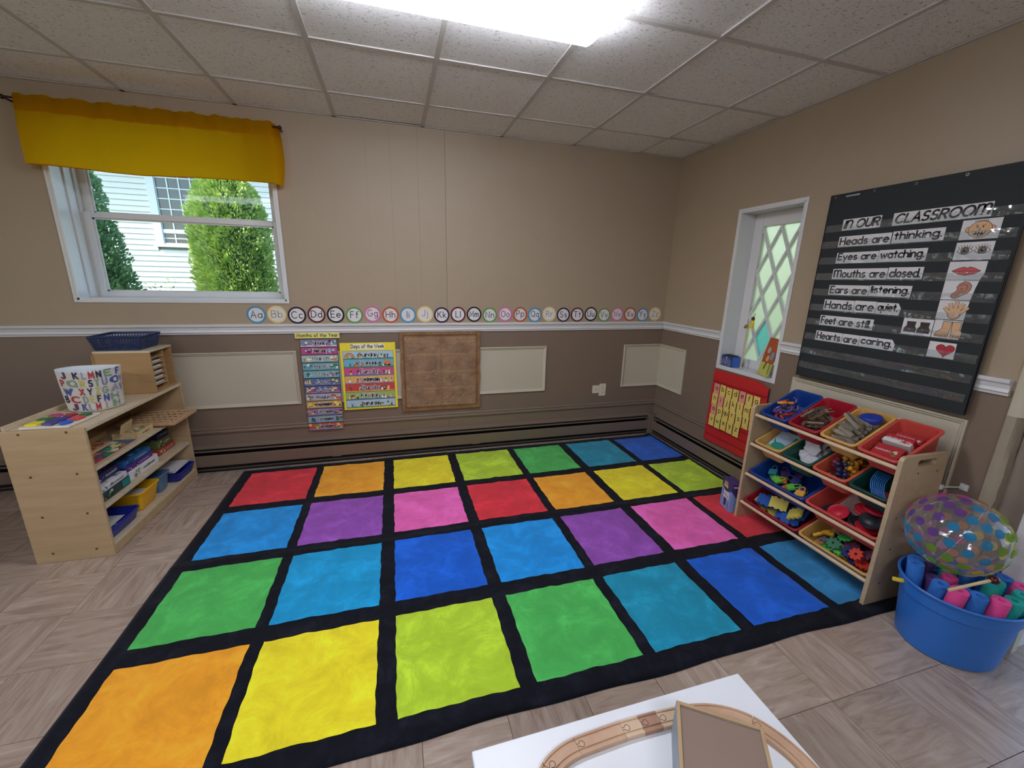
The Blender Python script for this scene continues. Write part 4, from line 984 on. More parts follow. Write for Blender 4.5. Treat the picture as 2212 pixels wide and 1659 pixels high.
# ================================================================== WALL CARDS AND CHARTS (back wall)
def disc_card(x, z, up, lowc, ring, ink, label):
    o = thing('alphabet_card', label, 'letter card', (x, -.0008, z), BACK, 'alphabet circles on the chair rail')
    MB().prism(ell(0, 0, .0645, .0645, 40), 0, .0014).build('ring', mat('ring_%d_%d_%d' % ring, ring, .35, .10, 60), o)
    MB().prism(ell(0, 0, .0515, .0515, 40), .0014, .0020).build('face', m_paper, o)
    mb = MB(); text(mb, up+lowc, -.040, .040, -.022 if lowc not in 'gjpqy' else -.016, .050, .0062, .0022, .30, 0, 1.0)
    mb.build('lettering', mat('ink_%d_%d_%d' % ink, ink, .6), o)
    return o
ringc = {'b': (70, 142, 178), 'y': (226, 204, 138), 'k': (34, 26, 50), 'm': (92, 22, 30), 'n': (22, 22, 24), 'g': (96, 148, 70), 'p': (206, 108, 156), 'o': (182, 78, 40)}
names = {'b': 'blue', 'y': 'pale gold', 'k': 'dark purple', 'm': 'maroon', 'n': 'black', 'g': 'green', 'p': 'pink', 'o': 'orange'}
seq = 'bykmngpobykmngpobykmngpoby'
inkf = {'b': (52, 96, 124), 'y': (168, 150, 104), 'k': (48, 44, 58), 'm': (60, 44, 48), 'n': (36, 36, 38), 'g': (60, 84, 50), 'p': (140, 72, 108), 'o': (108, 60, 44)}
pxs = [552, 597, 640, 683, 724, 764, 804, 843, 880, 917, 954, 989, 1024, 1057, 1090, 1122, 1154, 1185, 1215, 1245, 1275, 1304, 1333, 1361, 1388, 1415]
for k in range(26):
    x = -3.540+k*(3.432/25)
    up = chr(65+k); dz = .004*math.sin(k*2.3)
    disc_card(x, 1.2160+dz, up, up.lower(), ringc[seq[k]], inkf[seq[k]], 'round %s-rimmed card reading %s%s above the chair rail' % (names[seq[k]], up, up.lower()))

m_yel_paper = mat('pale_yellow_card', (226, 218, 122), .6)
def halo_text(o, s, x0, x1, y, cap, z, name='lettering', wd=.0042, halo=.0095, gap=.22):
    mb = MB(); text(mb, s, x0, x1, y, cap, halo, z, gap); mb.build('letter_outline', m_paper, o)
    mb = MB(); text(mb, s, x0, x1, y, cap, wd, z+.0004, gap); mb.build(name, m_ink, o)
def doodle(o, w_, h_, seed, cols, skip=(.3, .72), n=9, z=.0012):
    """little printed figures left and right of the word"""
    rnd = random.Random(seed); mb = MB(); mats = [mat('print_%d_%d_%d' % c, c, .6) for c in cols]+[m_ink]
    for k in range(n):
        x = rnd.uniform(.03, skip[0]-.03) if k % 2 else rnd.uniform(skip[1]+.03, .95)
        x *= w_; b = rnd.uniform(.12, .3)*h_; s_ = rnd.uniform(.16, .26)*h_
        t_ = rnd.random(); z_ = z+.00004*k
        if t_ < .4:      # small standing figure: round head and body
            mb.cur = rnd.randrange(len(cols)); mb.flat([(x-s_*.7, b), (x+s_*.7, b), (x+s_*.35, b+s_*1.5), (x-s_*.35, b+s_*1.5)], z_)
            mb.cur = rnd.randrange(len(cols)); mb.flat(ell(x, b+s_*2.0, s_*.55, s_*.55, 10), z_+.00002); mb.cur = len(cols); ribbon(mb, ell(x, b+s_*2.0, s_*.55, s_*.55, 10), h_*.02, z_+.00003, True)
        elif t_ < .7:    # tree / flower
            mb.cur = len(cols); ribbon(mb, [(x, b), (x, b+s_*1.4)], h_*.035, z_)
            mb.cur = rnd.randrange(len(cols)); mb.flat(ell(x, b+s_*1.9, s_*.9, s_*.75, 10), z_+.00002)
        else:            # cloud / blob
            mb.cur = rnd.randrange(len(cols)); mb.flat(ell(x, h_*rnd.uniform(.3, .75), s_*1.1, s_*.6, 10), z_)
    tag(mb.build('picture', mats, o), kind='stuff')
# -- months strip
tt = thing('title_strip', 'pale yellow strip reading Months of the Year under the chair rail', 'sign', (-3.294, -.0165, 1.0355), BACK)
MB().box(0, .320, 0, .0425, 0, .0012).build('card', m_yel_paper, tt, bevel=.0003)
mb = MB(); text(mb, 'Months of the Year', .014, .308, .011, .0255, .0040, .0016, .26); mb.build('lettering', m_ink, tt)
months = [('January', (128, 110, 164), (226, 226, 236)), ('February', (186, 52, 116), (186, 52, 116)), ('March', (168, 200, 206), (96, 168, 110)), ('April', (104, 166, 196), (84, 160, 140)), ('May', (110, 178, 190), (96, 176, 150)), ('June', (70, 92, 158), (110, 120, 170)),
          ('July', (66, 78, 150), (196, 110, 140)), ('August', (168, 176, 198), (206, 176, 160)), ('September', (216, 170, 88), (206, 160, 90)), ('October', (132, 112, 160), (110, 120, 160)), ('November', (128, 168, 198), (100, 148, 168)), ('December', (196, 62, 56), (110, 140, 196))]
dcol = [[(230, 230, 240), (60, 60, 80), (110, 160, 130)], [(220, 140, 190), (150, 190, 230), (130, 20, 80)], [(230, 200, 90), (240, 240, 240), (210, 130, 60)], [(190, 70, 80), (60, 130, 80), (230, 230, 230)], [(200, 90, 90), (60, 100, 90), (150, 210, 230)], [(240, 210, 80), (150, 170, 220), (60, 60, 110)],
        [(210, 70, 80), (236, 220, 110), (220, 190, 140)], [(200, 80, 50), (90, 130, 90), (230, 220, 200)], [(160, 60, 40), (240, 220, 110), (60, 50, 40)], [(226, 130, 70), (40, 40, 50), (230, 200, 180)], [(60, 70, 90), (80, 100, 90), (150, 120, 90)], [(90, 160, 90), (230, 190, 150), (240, 200, 80)]]
for k, (s_, c, g) in enumerate(months):
    c = tuple(int(v*.80+36) for v in c); g = tuple(int(v*.8+36) for v in g)
    h_ = .0598; z0 = 1.0265-(k+1)*.0628+.0028; x0 = -3.266+.0005*math.sin(k*3)
    o = thing('month_card', '%s strip reading %s in the months column' % (['violet', 'magenta', 'pale aqua', 'sky blue', 'aqua', 'indigo', 'navy starry', 'pale grey', 'golden', 'lilac', 'blue-grey', 'red'][k], s_), 'sign', (x0+.003, -.0165, z0+.002), BACK, 'month strips')
    MB().box(0, .2655, 0, h_, 0, .0010).build('card', mat('month_%d' % k, c, .55, .22, 70), o)
    mb = MB(); mb.flat([(.002, .002), (.2635, .002)]+[(.2635-.2615*t/10, .010+.004*math.sin(t*1.9+k)) for t in range(11)], .00105); mb.build('ground_print', mat('month_g%d' % k, g, .55, .15, 70), o)
    doodle(o, .2655, h_, k, dcol[k])
    halo_text(o, s_, .076, .198, .020, .029, .0017, wd=.0036, halo=.0100)
    ribm = MB(); ribbon(ribm, [(.001, .001), (.2645, .001), (.2645, h_-.001), (.001, h_-.001)], .0016, .0019, True); ribm.build('border_print', m_ink, o)
# -- days poster
dp = thing('days_poster', 'yellow poster reading Days of the Week with seven picture strips', 'poster', (-2.980, -.0185, .437), BACK)
PW, PH = .425, .558
MB().box(0, PW, 0, PH, 0, .0015).build('backing', mat('poster_yellow', (240, 222, 58), .5), dp)
bx('strip_field', m_ink, dp, .018, PW-.018, .012, .492, .0015, .0018)
mb = MB(); mb.prism(rrect(.078, .342, .501, .549, .012), .0015, .0019); mb.build('title_panel', mat('title_cream', (238, 236, 206), .6), dp)
mb = MB(); text(mb, 'Days of the Week', .082, .338, .514, .029, .0046, .0022, .26); mb.build('title_lettering', m_ink, dp)
days = [('Sunday', (172, 206, 228), (70, 150, 84)), ('Monday', (108, 176, 216), (72, 150, 90)), ('Tuesday', (212, 70, 128), (80, 130, 190)), ('Wednesday', (232, 176, 96), (150, 130, 176)), ('Thursday', (208, 56, 52), (226, 170, 96)), ('Friday', (156, 190, 96), (74, 112, 170)), ('Saturday', (176, 208, 232), (90, 160, 100))]
for k, (s_, c, g) in enumerate(days):
    c = tuple(int(v*.86+24) for v in c)
    y1 = .490-.0684*k; y0 = y1-.0656
    st = bx('day_strip', mat('day_%d' % k, c, .55, .15, 50), dp, .020, PW-.020, y0, y1, .0018, .0024)
    hl = .0656; wl_ = PW-.04
    g_ = MB(); g_.flat([(.021, y0+.001), (PW-.021, y0+.001)]+[(PW-.021-(PW-.042)*t/12, y0+.010+.003*math.sin(t*2.1+k)) for t in range(13)], .00245); g_.build('ground_print', mat('dayg_%d' % k, g, .55, .1, 50), st)
    rnd = random.Random(40+k)
    mb = MB(); cols = [(196, 60, 52), (240, 206, 80), (60, 120, 80), (90, 60, 44), (70, 110, 180), (230, 190, 150), (240, 240, 240), (226, 130, 60)]; mats = [mat('print_%d_%d_%d' % c_, c_, .6) for c_ in cols]+[m_ink]
    for q in range(10):
        x = .020+wl_*(rnd.uniform(.04, .36) if q % 2 else rnd.uniform(.70, .95)); b = y0+hl*rnd.uniform(.10, .2); s2 = hl*rnd.uniform(.14, .2); z_ = .0025+.00005*q
        mb.cur = rnd.randrange(8); mb.flat([(x-s2*.7, b), (x+s2*.7, b), (x+s2*.4, b+s2*1.7), (x-s2*.4, b+s2*1.7)], z_)
        mb.cur = rnd.choice([3, 5, 6, 2]); mb.flat(ell(x, b+s2*2.2, s2*.6, s2*.6, 10), z_+.00002); mb.cur = 8; ribbon(mb, ell(x, b+s2*2.2, s2*.6, s2*.6, 10), .0012, z_+.00003, True)
    if k == 0:
        for q, cc in enumerate((0, 7, 1, 2)):
            mb.cur = cc; ribbon(mb, A_(.065, y0+.016, .034-.005*q, .034-.005*q, 180, 0, 12), .005, .0031+.00004*q)
    if k == 1:
        mb.cur = 7; mb.flat(rrect(.325, .385, y0+.020, y0+.050, .006), .0031); mb.cur = 8; mb.flat(ell(.338, y0+.018, .008, .008, 12), .0032); mb.flat(ell(.374, y0+.018, .008, .008, 12), .0032)
    mb.build('picture', mats, st)
    mb = MB(); text(mb, s_, .136, .294, y0+.022, .032, .0115, .0034, .22); mb.build('letter_outline', m_paper, st)
    mb = MB(); text(mb, s_, .136, .294, y0+.022, .032, .0042, .0037, .22); mb.build('lettering', m_ink, st)
# -- brown pocket chart
def kraft_mat():
    m, t, b = newmat('brown_kraft_vinyl'); L = t.links.new
    tc = t.nodes.new('ShaderNodeTexCoord'); n = t.nodes.new('ShaderNodeTexNoise'); n.inputs['Scale'].default_value = 9; n.inputs['Detail'].default_value = 8; L(tc.outputs['Object'], n.inputs[0])
    r = t.nodes.new('ShaderNodeValToRGB'); r.color_ramp.elements[0].color = lin((124, 90, 58)); r.color_ramp.elements[0].position = .35; r.color_ramp.elements[1].color = lin((154, 118, 82)); r.color_ramp.elements[1].position = .7
    L(n.outputs[0], r.inputs[0]); L(r.outputs[0], b.inputs['Base Color']); b.inputs['Roughness'].default_value = .6
    bp = t.nodes.new('ShaderNodeBump'); bp.inputs['Strength'].default_value = .4; bp.inputs['Distance'].default_value = .006; L(n.outputs[0], bp.inputs['Height']); L(bp.outputs[0], b.inputs['Normal']); return m
m_kraft = kraft_mat()
bp_ = thing('brown_pocket_chart', 'brown paper-look pocket chart with clear sleeves and a scalloped border', 'chart', (-2.519, -.0175, .391), BACK)
KW, KH = .676, .688
mb = MB(); nx, ny = 40, 40
vs = [(KW*i/nx+.003*math.sin(j*.5)*(i in (0, nx)), KH*j/ny, .003+.0018*math.sin(i*.55+j*.2)+.0014*math.sin(j*.8)) for i in range(nx+1) for j in range(ny+1)]
mb.add(vs, [(i*(ny+1)+j, (i+1)*(ny+1)+j, (i+1)*(ny+1)+j+1, i*(ny+1)+j+1) for i in range(nx) for j in range(ny)]); mb.build('sheet', m_kraft, bp_, smooth=True)
mb = MB(); P = []
def scal(a, b, hor, fixed, sg):
    n = 64
    return [((a+(b-a)*k/n, fixed+sg*.005*math.sin(k*PI/2.1)) if hor else (fixed+sg*.005*math.sin(k*PI/2.1), a+(b-a)*k/n)) for k in range(n)]
P = scal(.03, KW-.03, True, .03, 1)+scal(.03, KH-.03, False, KW-.03, -1)+scal(KW-.03, .03, True, KH-.03, -1)+scal(KH-.03, .03, False, .03, 1)
ribbon(mb, P, .004, .0078, True); mb.build('scallop_border', mat('border_dark_brown', (84, 52, 34), .6), bp_)
m_film = clear('crinkled_clear_film', (255, 255, 255), .92, .13, .01, 1.0, 34, .05)
for r_ in range(4):
    for c_ in range(2):
        x0, y0 = .040+.300*c_, .050+.148*r_
        mb = MB(); n = 14
        vs = [(x0+.290*i/n, y0+.138*j/n, .0085+.0022*math.sin(i*1.7+j*.9+r_)+.0018*math.sin(j*2.3-i+c_*2)) for i in range(n+1) for j in range(n+1)]
        mb.add(vs, [(i*(n+1)+j, (i+1)*(n+1)+j, (i+1)*(n+1)+j+1, i*(n+1)+j+1) for i in range(n) for j in range(n)])
        mb.build('clear_sleeve', m_film, bp_, smooth=True)
        e_ = MB(); ribbon(e_, [(x0, y0), (x0+.29, y0+.001*math.sin(r_*3))], .003, .0112); ribbon(e_, [(x0, y0+.138), (x0+.29, y0+.138)], .0018, .0112); tag(e_.build('sleeve_edge', mat('sleeve_fold', (186, 158, 122), .4), bp_), kind='stuff')
for px in (.03, .34, KW-.03): MB().lathe([(.003, .004), (.0065, .004), (.0065, 0)], 12).build('grommet', mat('brass_eyelet', (170, 140, 80), .35, metal=.8), bp_, (px, KH-.012, .004))

# ================================================================== CHARTS ON THE RIGHT WALL
def offR(x, y, z, d=.036):
    k = (CAM.x+d)/CAM.x
    return (x-d, CAM.y+(y-CAM.y)*k, CAM.z+(z-CAM.z)*k)
m_chart = mat('black_nylon', (32, 38, 42), .75, .08, 60)
ch = thing('pocket_chart', 'black pocket chart with clear rows hanging on the right wall', 'chart', offR(-.001, -1.463, .948), RIGHT); ch.scale = (.986, .986, 1)
KW, KH = .862, 1.096
mb = MB(); nx, ny = 30, 40
vs = [(KW*i/nx-.006*math.sin(PI*j/ny)*(i == nx), KH*j/ny, .0025+.0014*math.sin(i*.4+j*.15)*(1-j/ny)+(.010*max(0, i/nx-.8)/.2*(1-j/ny))) for i in range(nx+1) for j in range(ny+1)]
mb.add(vs, [(i*(ny+1)+j, (i+1)*(ny+1)+j, (i+1)*(ny+1)+j+1, i*(ny+1)+j+1) for i in range(nx) for j in range(ny)])
b0 = len(mb.v); mb.add([(0, 0, 0), (KW, 0, 0), (KW, KH, 0), (0, KH, 0)], [(0, 3, 2, 1)])
mb.build('backing', m_chart, ch, smooth=True)
ribm = MB(); ribbon(ribm, [(.004, .004), (KW-.004, .004), (KW-.004, KH-.004), (.004, KH-.004)], .007, .0045, True); ribm.build('bound_edge', mat('black_binding', (22, 25, 28), .6), ch)
m_pocket = clear('clear_pocket_vinyl', (240, 244, 246), .91, .08, .05, .35, 8, .04)
for zb in (1.832, 1.740, 1.648, 1.556, 1.464, 1.372, 1.283, 1.190, 1.098, 1.006):
    y0 = zb-.948; n = 24; mb = MB()
    vs = [(.010+(KW-.020)*i/n, y0+.040*j/4, .0075+.0022*math.sin(i*.9+zb*30)+.0012*math.sin(j*1.4+i*.5)+(.010*max(0, i/n-.8)/.2*(1-y0/KH))) for i in range(n+1) for j in range(5)]
    mb.add(vs, [(i*5+j, (i+1)*5+j, (i+1)*5+j+1, i*5+j+1) for i in range(n) for j in range(4)]); mb.build('clear_pocket', m_pocket, ch, smooth=True)
for px in (.031, .240, .431, .627, .83): MB().lathe([(.003, .0015), (.007, .0015), (.007, 0)], 14).build('grommet', mat('steel_eyelet', (120, 124, 124), .35, metal=.8), ch, (px, KH-.015, .004))
bx('maker_label', mat('grey_label', (150, 156, 156), .6), ch, .090, .165, KH-.022, KH-.014, .0035, .0045)
def wcard(name, words, y0, y1, z1, z0, label, cut=False, slant=0.0, wd=.0068):
    """word card standing in a pocket; y0 is its left end on the wall, z1/z0 top and bottom"""
    o = thing(name, label, 'word card', offR(-.0045, y0, z0), RIGHT, 'word cards in the black chart')
    w_, h_ = y0-y1, z1-z0
    P = [(0, 0), (w_, 0), (w_, h_), (0, h_)] if not cut else [(0, 0), (w_, 0), (w_+.004, h_*.6), (w_-.012, h_), (0, h_)]
    MB().prism(P, .001, .0018).build('card', m_paper, o); o.scale = (.986, .986, 1)
    mb = MB(); low = any(c in 'gpqyj' for c in words)
    text(mb, words, .007, w_-.007, h_*(.34 if low else .20), h_*(.58 if low else .66), wd, .0021, .20, slant); mb.build('lettering', m_ink, o)
    return o
cards = [('I\u00f1 OUR', -1.569, -1.771, 1.897, 1.836, .0085), ('CLASSROO\u1e3f', -1.827, -2.212, 1.898, 1.835, .0085), ('Heads are', -1.566, -1.839, 1.803, 1.745, 0), ('thinking.', -1.844, -2.064, 1.806, 1.746, 0), ('Eyes are', -1.573, -1.797, 1.712, 1.652, 0), ('watching.', -1.799, -2.014, 1.715, 1.653, 0),
         ('\u1e3fouths are', -1.570, -1.861, 1.621, 1.562, 0), ('closed.', -1.864, -2.019, 1.624, 1.564, 0), ('Ears are', -1.567, -1.790, 1.528, 1.471, 0), ('listening.', -1.792, -1.990, 1.531, 1.472, 0), ('Hands', -1.556, -1.731, 1.442, 1.379, 0), ('are', -1.733, -1.845, 1.444, 1.380, 0), ('quiet.', -1.847, -1.960, 1.441, 1.379, 1),
         ('Feet', -1.551, -1.658, 1.347, 1.287, 0), ('are', -1.659, -1.756, 1.347, 1.287, 0), ('still.', -1.757, -1.852, 1.347, 1.287, 0), ('Hearts', -1.544, -1.705, 1.251, 1.192, 0), ('are', -1.707, -1.800, 1.251, 1.192, 0), ('caring.', -1.802, -1.974, 1.251, 1.192, 1)]
seen = {}
for s_, y0, y1, z1, z0, fl in cards:
    extra = {'are-1.733': 'between Hands and quiet', 'are-1.659': 'between Feet and still', 'are-1.707': 'between Hearts and caring'}.get(s_+str(y0), '')
    lab = 'white word card reading %s in the black chart' % s_.rstrip('.').replace('\u00f1', 'n').replace('\u1e3fo', 'Mo').replace('\u1e3f', 'm')
    if s_ == 'are': lab = 'white word card reading are, %s in the black chart' % extra
    wcard('word_card', s_, y0, y1, z1, z0, lab, fl == 1, .18 if fl == .0085 else 0, .0092 if fl == .0085 else .0078)
def pcard(nm, y0, y1, z1, z0, label):
    o = thing('picture_card', label, 'picture card', offR(-.0045, y0, z0), RIGHT, 'picture cards in the black chart')
    MB().box(0, y0-y1, 0, z1-z0, .001, .0018).build('card', m_paper, o); o.scale = (.986, .986, 1); return o
SKIN = (214, 172, 132); m_skin = mat('print_skin', SKIN, .6); m_skin2 = mat('print_skin_shade', (196, 146, 110), .6); m_lip = mat('print_lips', (198, 82, 88), .6); m_heart = mat('print_heart', (176, 40, 56), .6); m_ear = mat('print_ear', (182, 126, 108), .6); m_boot = mat('print_boots', (56, 50, 48), .6); m_line = mat('print_outline', (72, 52, 42), .6)
def pic(o, layers, nm='picture'):
    """layers: (kind, material, points or (points,width)) drawn in order"""
    ms = []; mb = MB()
    for q, (kind, m, d) in enumerate(layers):
        if m not in ms: ms.append(m)
        mb.cur = ms.index(m); z = .0020+.00008*q
        if kind == 'f': mb.flat(d, z)
        elif kind == 'l': ribbon(mb, d, .0019, z)
        elif kind == 'c': ribbon(mb, d, .0021, z, True)
        elif kind == 'w': ribbon(mb, d[0], d[1], z)
    mb.build(nm, ms, o)
o = pcard('head', -2.122, -2.256, 1.827, 1.741, 'picture card of a smiling round head')
hp = ell(.067, .042, .040, .036, 28)
pic(o, [('f', m_skin, ell(.026, .044, .010, .012, 14)), ('c', m_line, ell(.026, .044, .010, .012, 14)), ('f', m_skin, ell(.108, .044, .010, .012, 14)), ('c', m_line, ell(.108, .044, .010, .012, 14)), ('f', m_skin, hp), ('c', m_line, hp), ('f', m_ink, [(.044, .034), (.090, .034), (.084, .020), (.067, .012), (.050, .020)])]+
    [('f', m_paper, [(.046+.0105*k, .033), (.055+.0105*k, .033), (.0505+.0105*k, .024)]) for k in range(4)]+[('f', m_paper, [(.055+.010*k, .016), (.063+.010*k, .016), (.059+.010*k, .024)]) for k in range(2)]+
    [('f', m_ink, ell(.056, .053, .003, .003, 10)), ('f', m_ink, ell(.076, .053, .003, .003, 10)), ('l', m_line, [(.050, .062), (.060, .058)]), ('l', m_line, [(.083, .062), (.073, .058)]), ('l', m_line, [(.067, .050), (.062, .041), (.070, .040)])]+[('l', m_line, [(.045+.006*k, .076), (.044+.006*k, .082)]) for k in range(8)])
o = pcard('eyes', -2.121, -2.253, 1.730, 1.652, 'picture card of a pair of eyes')
L_ = []
for cx in (.036, .096):
    al = [(cx-.028+.056*k/12, .040+.017*math.sin(PI*k/12)) for k in range(13)]+[(cx+.028-.056*k/12, .040-.015*math.sin(PI*k/12)) for k in range(13)]
    L_ += [('c', m_ink, al), ('f', mat('print_iris', (108, 98, 84), .6), ell(cx, .040, .0145, .0145, 18)), ('c', m_ink, ell(cx, .040, .0145, .0145, 18)), ('f', m_ink, ell(cx, .040, .007, .007, 14)), ('f', m_paper, ell(cx+.003, .044, .002, .002, 8))]
    L_ += [('l', m_ink, [(cx-.022+.0088*k, .047+.010*math.sin(PI*(k+.8)/6.6)), (cx-.026+.0102*k, .055+.012*math.sin(PI*(k+.8)/6.6))]) for k in range(6)]
    pic(o, L_, 'printed_eye'); L_ = []
o = pcard('lips', -2.115, -2.248, 1.645, 1.563, 'picture card of closed red lips')
lp = [(.016, .040), (.040, .053), (.056, .058), (.067, .053), (.078, .058), (.094, .053), (.118, .040), (.096, .026), (.067, .020), (.038, .026)]
pic(o, [('f', m_lip, lp), ('c', m_line, lp), ('l', m_line, [(.016, .040), (.045, .038), (.067, .041), (.089, .038), (.118, .040)])])
o = pcard('ear', -2.116, -2.246, 1.561, 1.472, 'picture card of an ear')
ep = [(.044, .006), (.036, .014), (.037, .025), (.046, .034), (.054, .044), (.050, .058), (.057, .073), (.073, .083), (.091, .079), (.102, .064), (.101, .045), (.091, .029), (.074, .020), (.062, .010), (.052, .005)]
pic(o, [('f', m_ear, ep), ('c', m_line, ep), ('l', m_line, [(.058, .062), (.070, .072), (.086, .066), (.088, .050), (.078, .034), (.064, .028), (.054, .022)]), ('l', m_line, [(.062, .050), (.072, .052), (.070, .040), (.060, .036)])])
o = pcard('hand', -2.117, -2.250, 1.469, 1.379, 'picture card of an open hand')
hd_ = [('f', m_skin, ell(.066, .026, .024, .024, 20))]
for ax, ay, bx_, by_, r_ in ((.048, .030, .028, .052, .0065), (.054, .042, .044, .072, .0068), (.066, .046, .067, .080, .0070), (.078, .042, .090, .072, .0068), (.084, .030, .108, .056, .0065)):
    hd_ += [('w', m_line, ([(ax, ay), (bx_, by_)], r_*2+.003)), ]
for ax, ay, bx_, by_, r_ in ((.048, .030, .028, .052, .0065), (.054, .042, .044, .072, .0068), (.066, .046, .067, .080, .0070), (.078, .042, .090, .072, .0068), (.084, .030, .108, .056, .0065)):
    hd_ += [('w', m_skin, ([(ax, ay), (bx_, by_)], r_*2)), ('f', m_skin, ell(bx_, by_, r_, r_, 12))]
hd_ += [('f', m_skin, ell(.066, .028, .0225, .023, 20)), ('c', m_line, ell(.066, .024, .023, .0215, 20)[10:]+ell(.066, .024, .023, .0215, 20)[:1]), ('f', m_skin, ell(.066, .033, .021, .020, 20))]
pic(o, hd_)
o = pcard('boots', -1.990, -2.117, 1.371, 1.289, 'picture card of two black boots')
L_ = []
for x0, s_ in ((.010, 1), (.067, 1)):
    P = [(x0, .014), (x0+.050, .014), (x0+.052, .030), (x0+.044, .044), (x0+.046, .066), (x0+.008, .066), (x0+.010, .046), (x0, .032)]
    L_ += [('f', m_boot, P), ('c', m_ink, P), ('f', m_ink, [(x0, .014), (x0+.050, .014), (x0+.050, .020), (x0, .020)]), ('l', m_ink, [(x0+.014, .050), (x0+.036, .056)]), ('l', m_ink, [(x0+.036, .050), (x0+.014, .056)]), ('f', mat('boot_shine', (120, 110, 106), .6), ell(x0+.022, .030, .006, .004, 10))]
    pic(o, L_, 'printed_boot'); L_ = []
o = pcard('feet', -2.120, -2.255, 1.375, 1.289, 'picture card of two bare feet')
L_ = []
for sx in (-1, 1):
    c0 = .067
    P = [(c0+sx*.001, .080), (c0+sx*.034, .080), (c0+sx*.034, .046), (c0+sx*.052, .026), (c0+sx*.056, .014), (c0+sx*.030, .008), (c0+sx*.006, .012), (c0+sx*.003, .040)]
    L_ += [('f', m_skin, P), ('c', m_line, P), ('l', m_skin2, [(c0+sx*.004, .040), (c0+sx*.016, .046), (c0+sx*.032, .044)])]
    for k in range(5): L_ += [('f', m_skin, ell(c0+sx*(.010+.0105*k), .012-.0004*k, .0065-.0006*k, .0055-.0005*k, 12)), ('c', m_line, ell(c0+sx*(.010+.0105*k), .012-.0004*k, .0065-.0006*k, .0055-.0005*k, 12))]
    pic(o, L_, 'printed_foot'); L_ = []
o = pcard('heart', -2.122, -2.253, 1.270, 1.194, 'picture card of a red heart')
hp = [(.066+.0022*(16*math.sin(t)**3), .040+.0021*(13*math.cos(t)-5*math.cos(2*t)-2*math.cos(3*t)-math.cos(4*t))) for t in [2*PI*k/40 for k in range(40)]]
pic(o, [('f', m_heart, hp), ('c', m_line, hp)])

# -- red letter chart
m_redv = mat('red_nylon', (190, 34, 38), .5, .10, 30)
rc = thing('red_letter_chart', 'red pocket chart of lower-case letter cards below the diamond window', 'chart', (-.0165, -.772, .222), RIGHT)
RW_, RH_ = .530, .615
mb = MB(); nx, ny = 20, 24
def rcw(i, j):
    x = RW_*i/nx; y = RH_*j/ny
    top = RH_-.055*max(0, (x/RW_-.80)/.20)**2 if j == ny else y
    return (x+.012*(1-y/RH_)*(-1 if i == 0 else 0), min(y, top), .0035+.0035*math.sin(i*.6+j*.35)*(1-y/RH_)+(.0018*math.sin(y*60)))
vs = [rcw(i, j) for i in range(nx+1) for j in range(ny+1)]
mb.add(vs, [(i*(ny+1)+j, (i+1)*(ny+1)+j, (i+1)*(ny+1)+j+1, i*(ny+1)+j+1) for i in range(nx) for j in range(ny)]); mb.build('sheet', m_redv, rc, smooth=True)
for y in (.06, .13, .20, .52): ribm = MB(); ribbon(ribm, [(.006, y), (RW_-.006, y)], .006, .0098); ribm.build('pocket_seam', mat('red_seam', (140, 22, 28), .5), rc)
lets = [list('abcdefg'), list('hijklmn'), ['o', 'p', 'qu', 'r', 's', 't', 'u'], ['v', 'w', 'x', 'y', 'z']]
m_lety = mat('yellow_letter_card', (222, 200, 106), .6); m_letp = mat('pink_letter_card', (222, 150, 132), .6)
for r_, row in enumerate(lets):
    for c_, s_ in enumerate(row):
        x0 = .033+.0655*c_-.006*(r_ % 2); y1 = .492-.088*r_+.003*math.sin(c_*2.1+r_); cw2, chh = .0560, .098
        pinkc = s_ in 'aeio'
        o = thing('letter_card', '%s letter card %s in the red chart' % ('pink' if pinkc else 'yellow', s_), 'letter card', (-.0270-.0006*r_, -.772-x0, .222+y1-chh+.012), RIGHT, 'letter cards in the red chart')
        MB().box(0, cw2, 0, chh, 0, .0008).build('card', m_letp if pinkc else m_lety, o)
        mb = MB(); text(mb, s_, .006, cw2-.006, .046, .040, .0052, .0011, .25, 0, 1.0); mb.build('lettering', m_ink, o)

# -- things on the window sill
zS = .868+.0112
sb = thing('card_box', 'small blue box of dialogue cards on the window sill', 'box', (.045, -.795, zS), (0, 0, -.12))
m_bluebox = mat('blue_card_box', (40, 62, 128), .45); m_bluebox2 = mat('blue_card_box_side', (58, 104, 200), .45)
bx('body', m_bluebox, sb, -.035, .035, -.135, 0, 0, .082, .0015); bx('end_face', m_bluebox2, sb, -.034, .034, -.1365, -.135, .002, .080)
bx('lid_flap', m_paper, sb, -.030, .030, -.125, -.05, 0, .002, 0, (0, 0, .084), (.12, .0, 0))
bx('card_edges', m_ink, sb, -.028, .028, -.12, -.02, .082, .088)
for k, s_ in enumerate(('CLASSROOM', 'CALENDAR DAYS', 'OF THE YEAR')):
    mb = MB(); text(mb, s_, -.055, .055, 0, .009, .0016, 0, .3); mb.build('lettering', m_paper, sb, (-.0356, -.066, .042-.016*k), RIGHT)
mb = MB(); mb.flat([(-.008, .0), (.008, 0), (.003, .02), (-.003, .02)], 0); mb.flat(ell(-.03, .006, .004, .004, 10), 0); mb.flat(ell(.03, .006, .004, .004, 10), 0); mb.build('emblem', m_paper, sb, (-.0356, -.066, .056), RIGHT)
pt = thing('pointer_stick', 'thin wooden pointer with a yellow toy tip leaning in the window', 'pointer', (.030, -.978, zS))
MB().tube([(0, 0, .004), (.035, .015, .375)], .0055, 8).build('stick', m_pine, pt, smooth=2)
MB().lathe([(.003, 0), (.011, .004), (.012, .030), (.011, .055), (.007, .062)], 14, cap0=True, cap1=True).build('yellow_grip', mat('yellow_toy', (230, 206, 40), .4), pt, (.032, -.012, .315), (.10, -.08, 0), smooth=2)
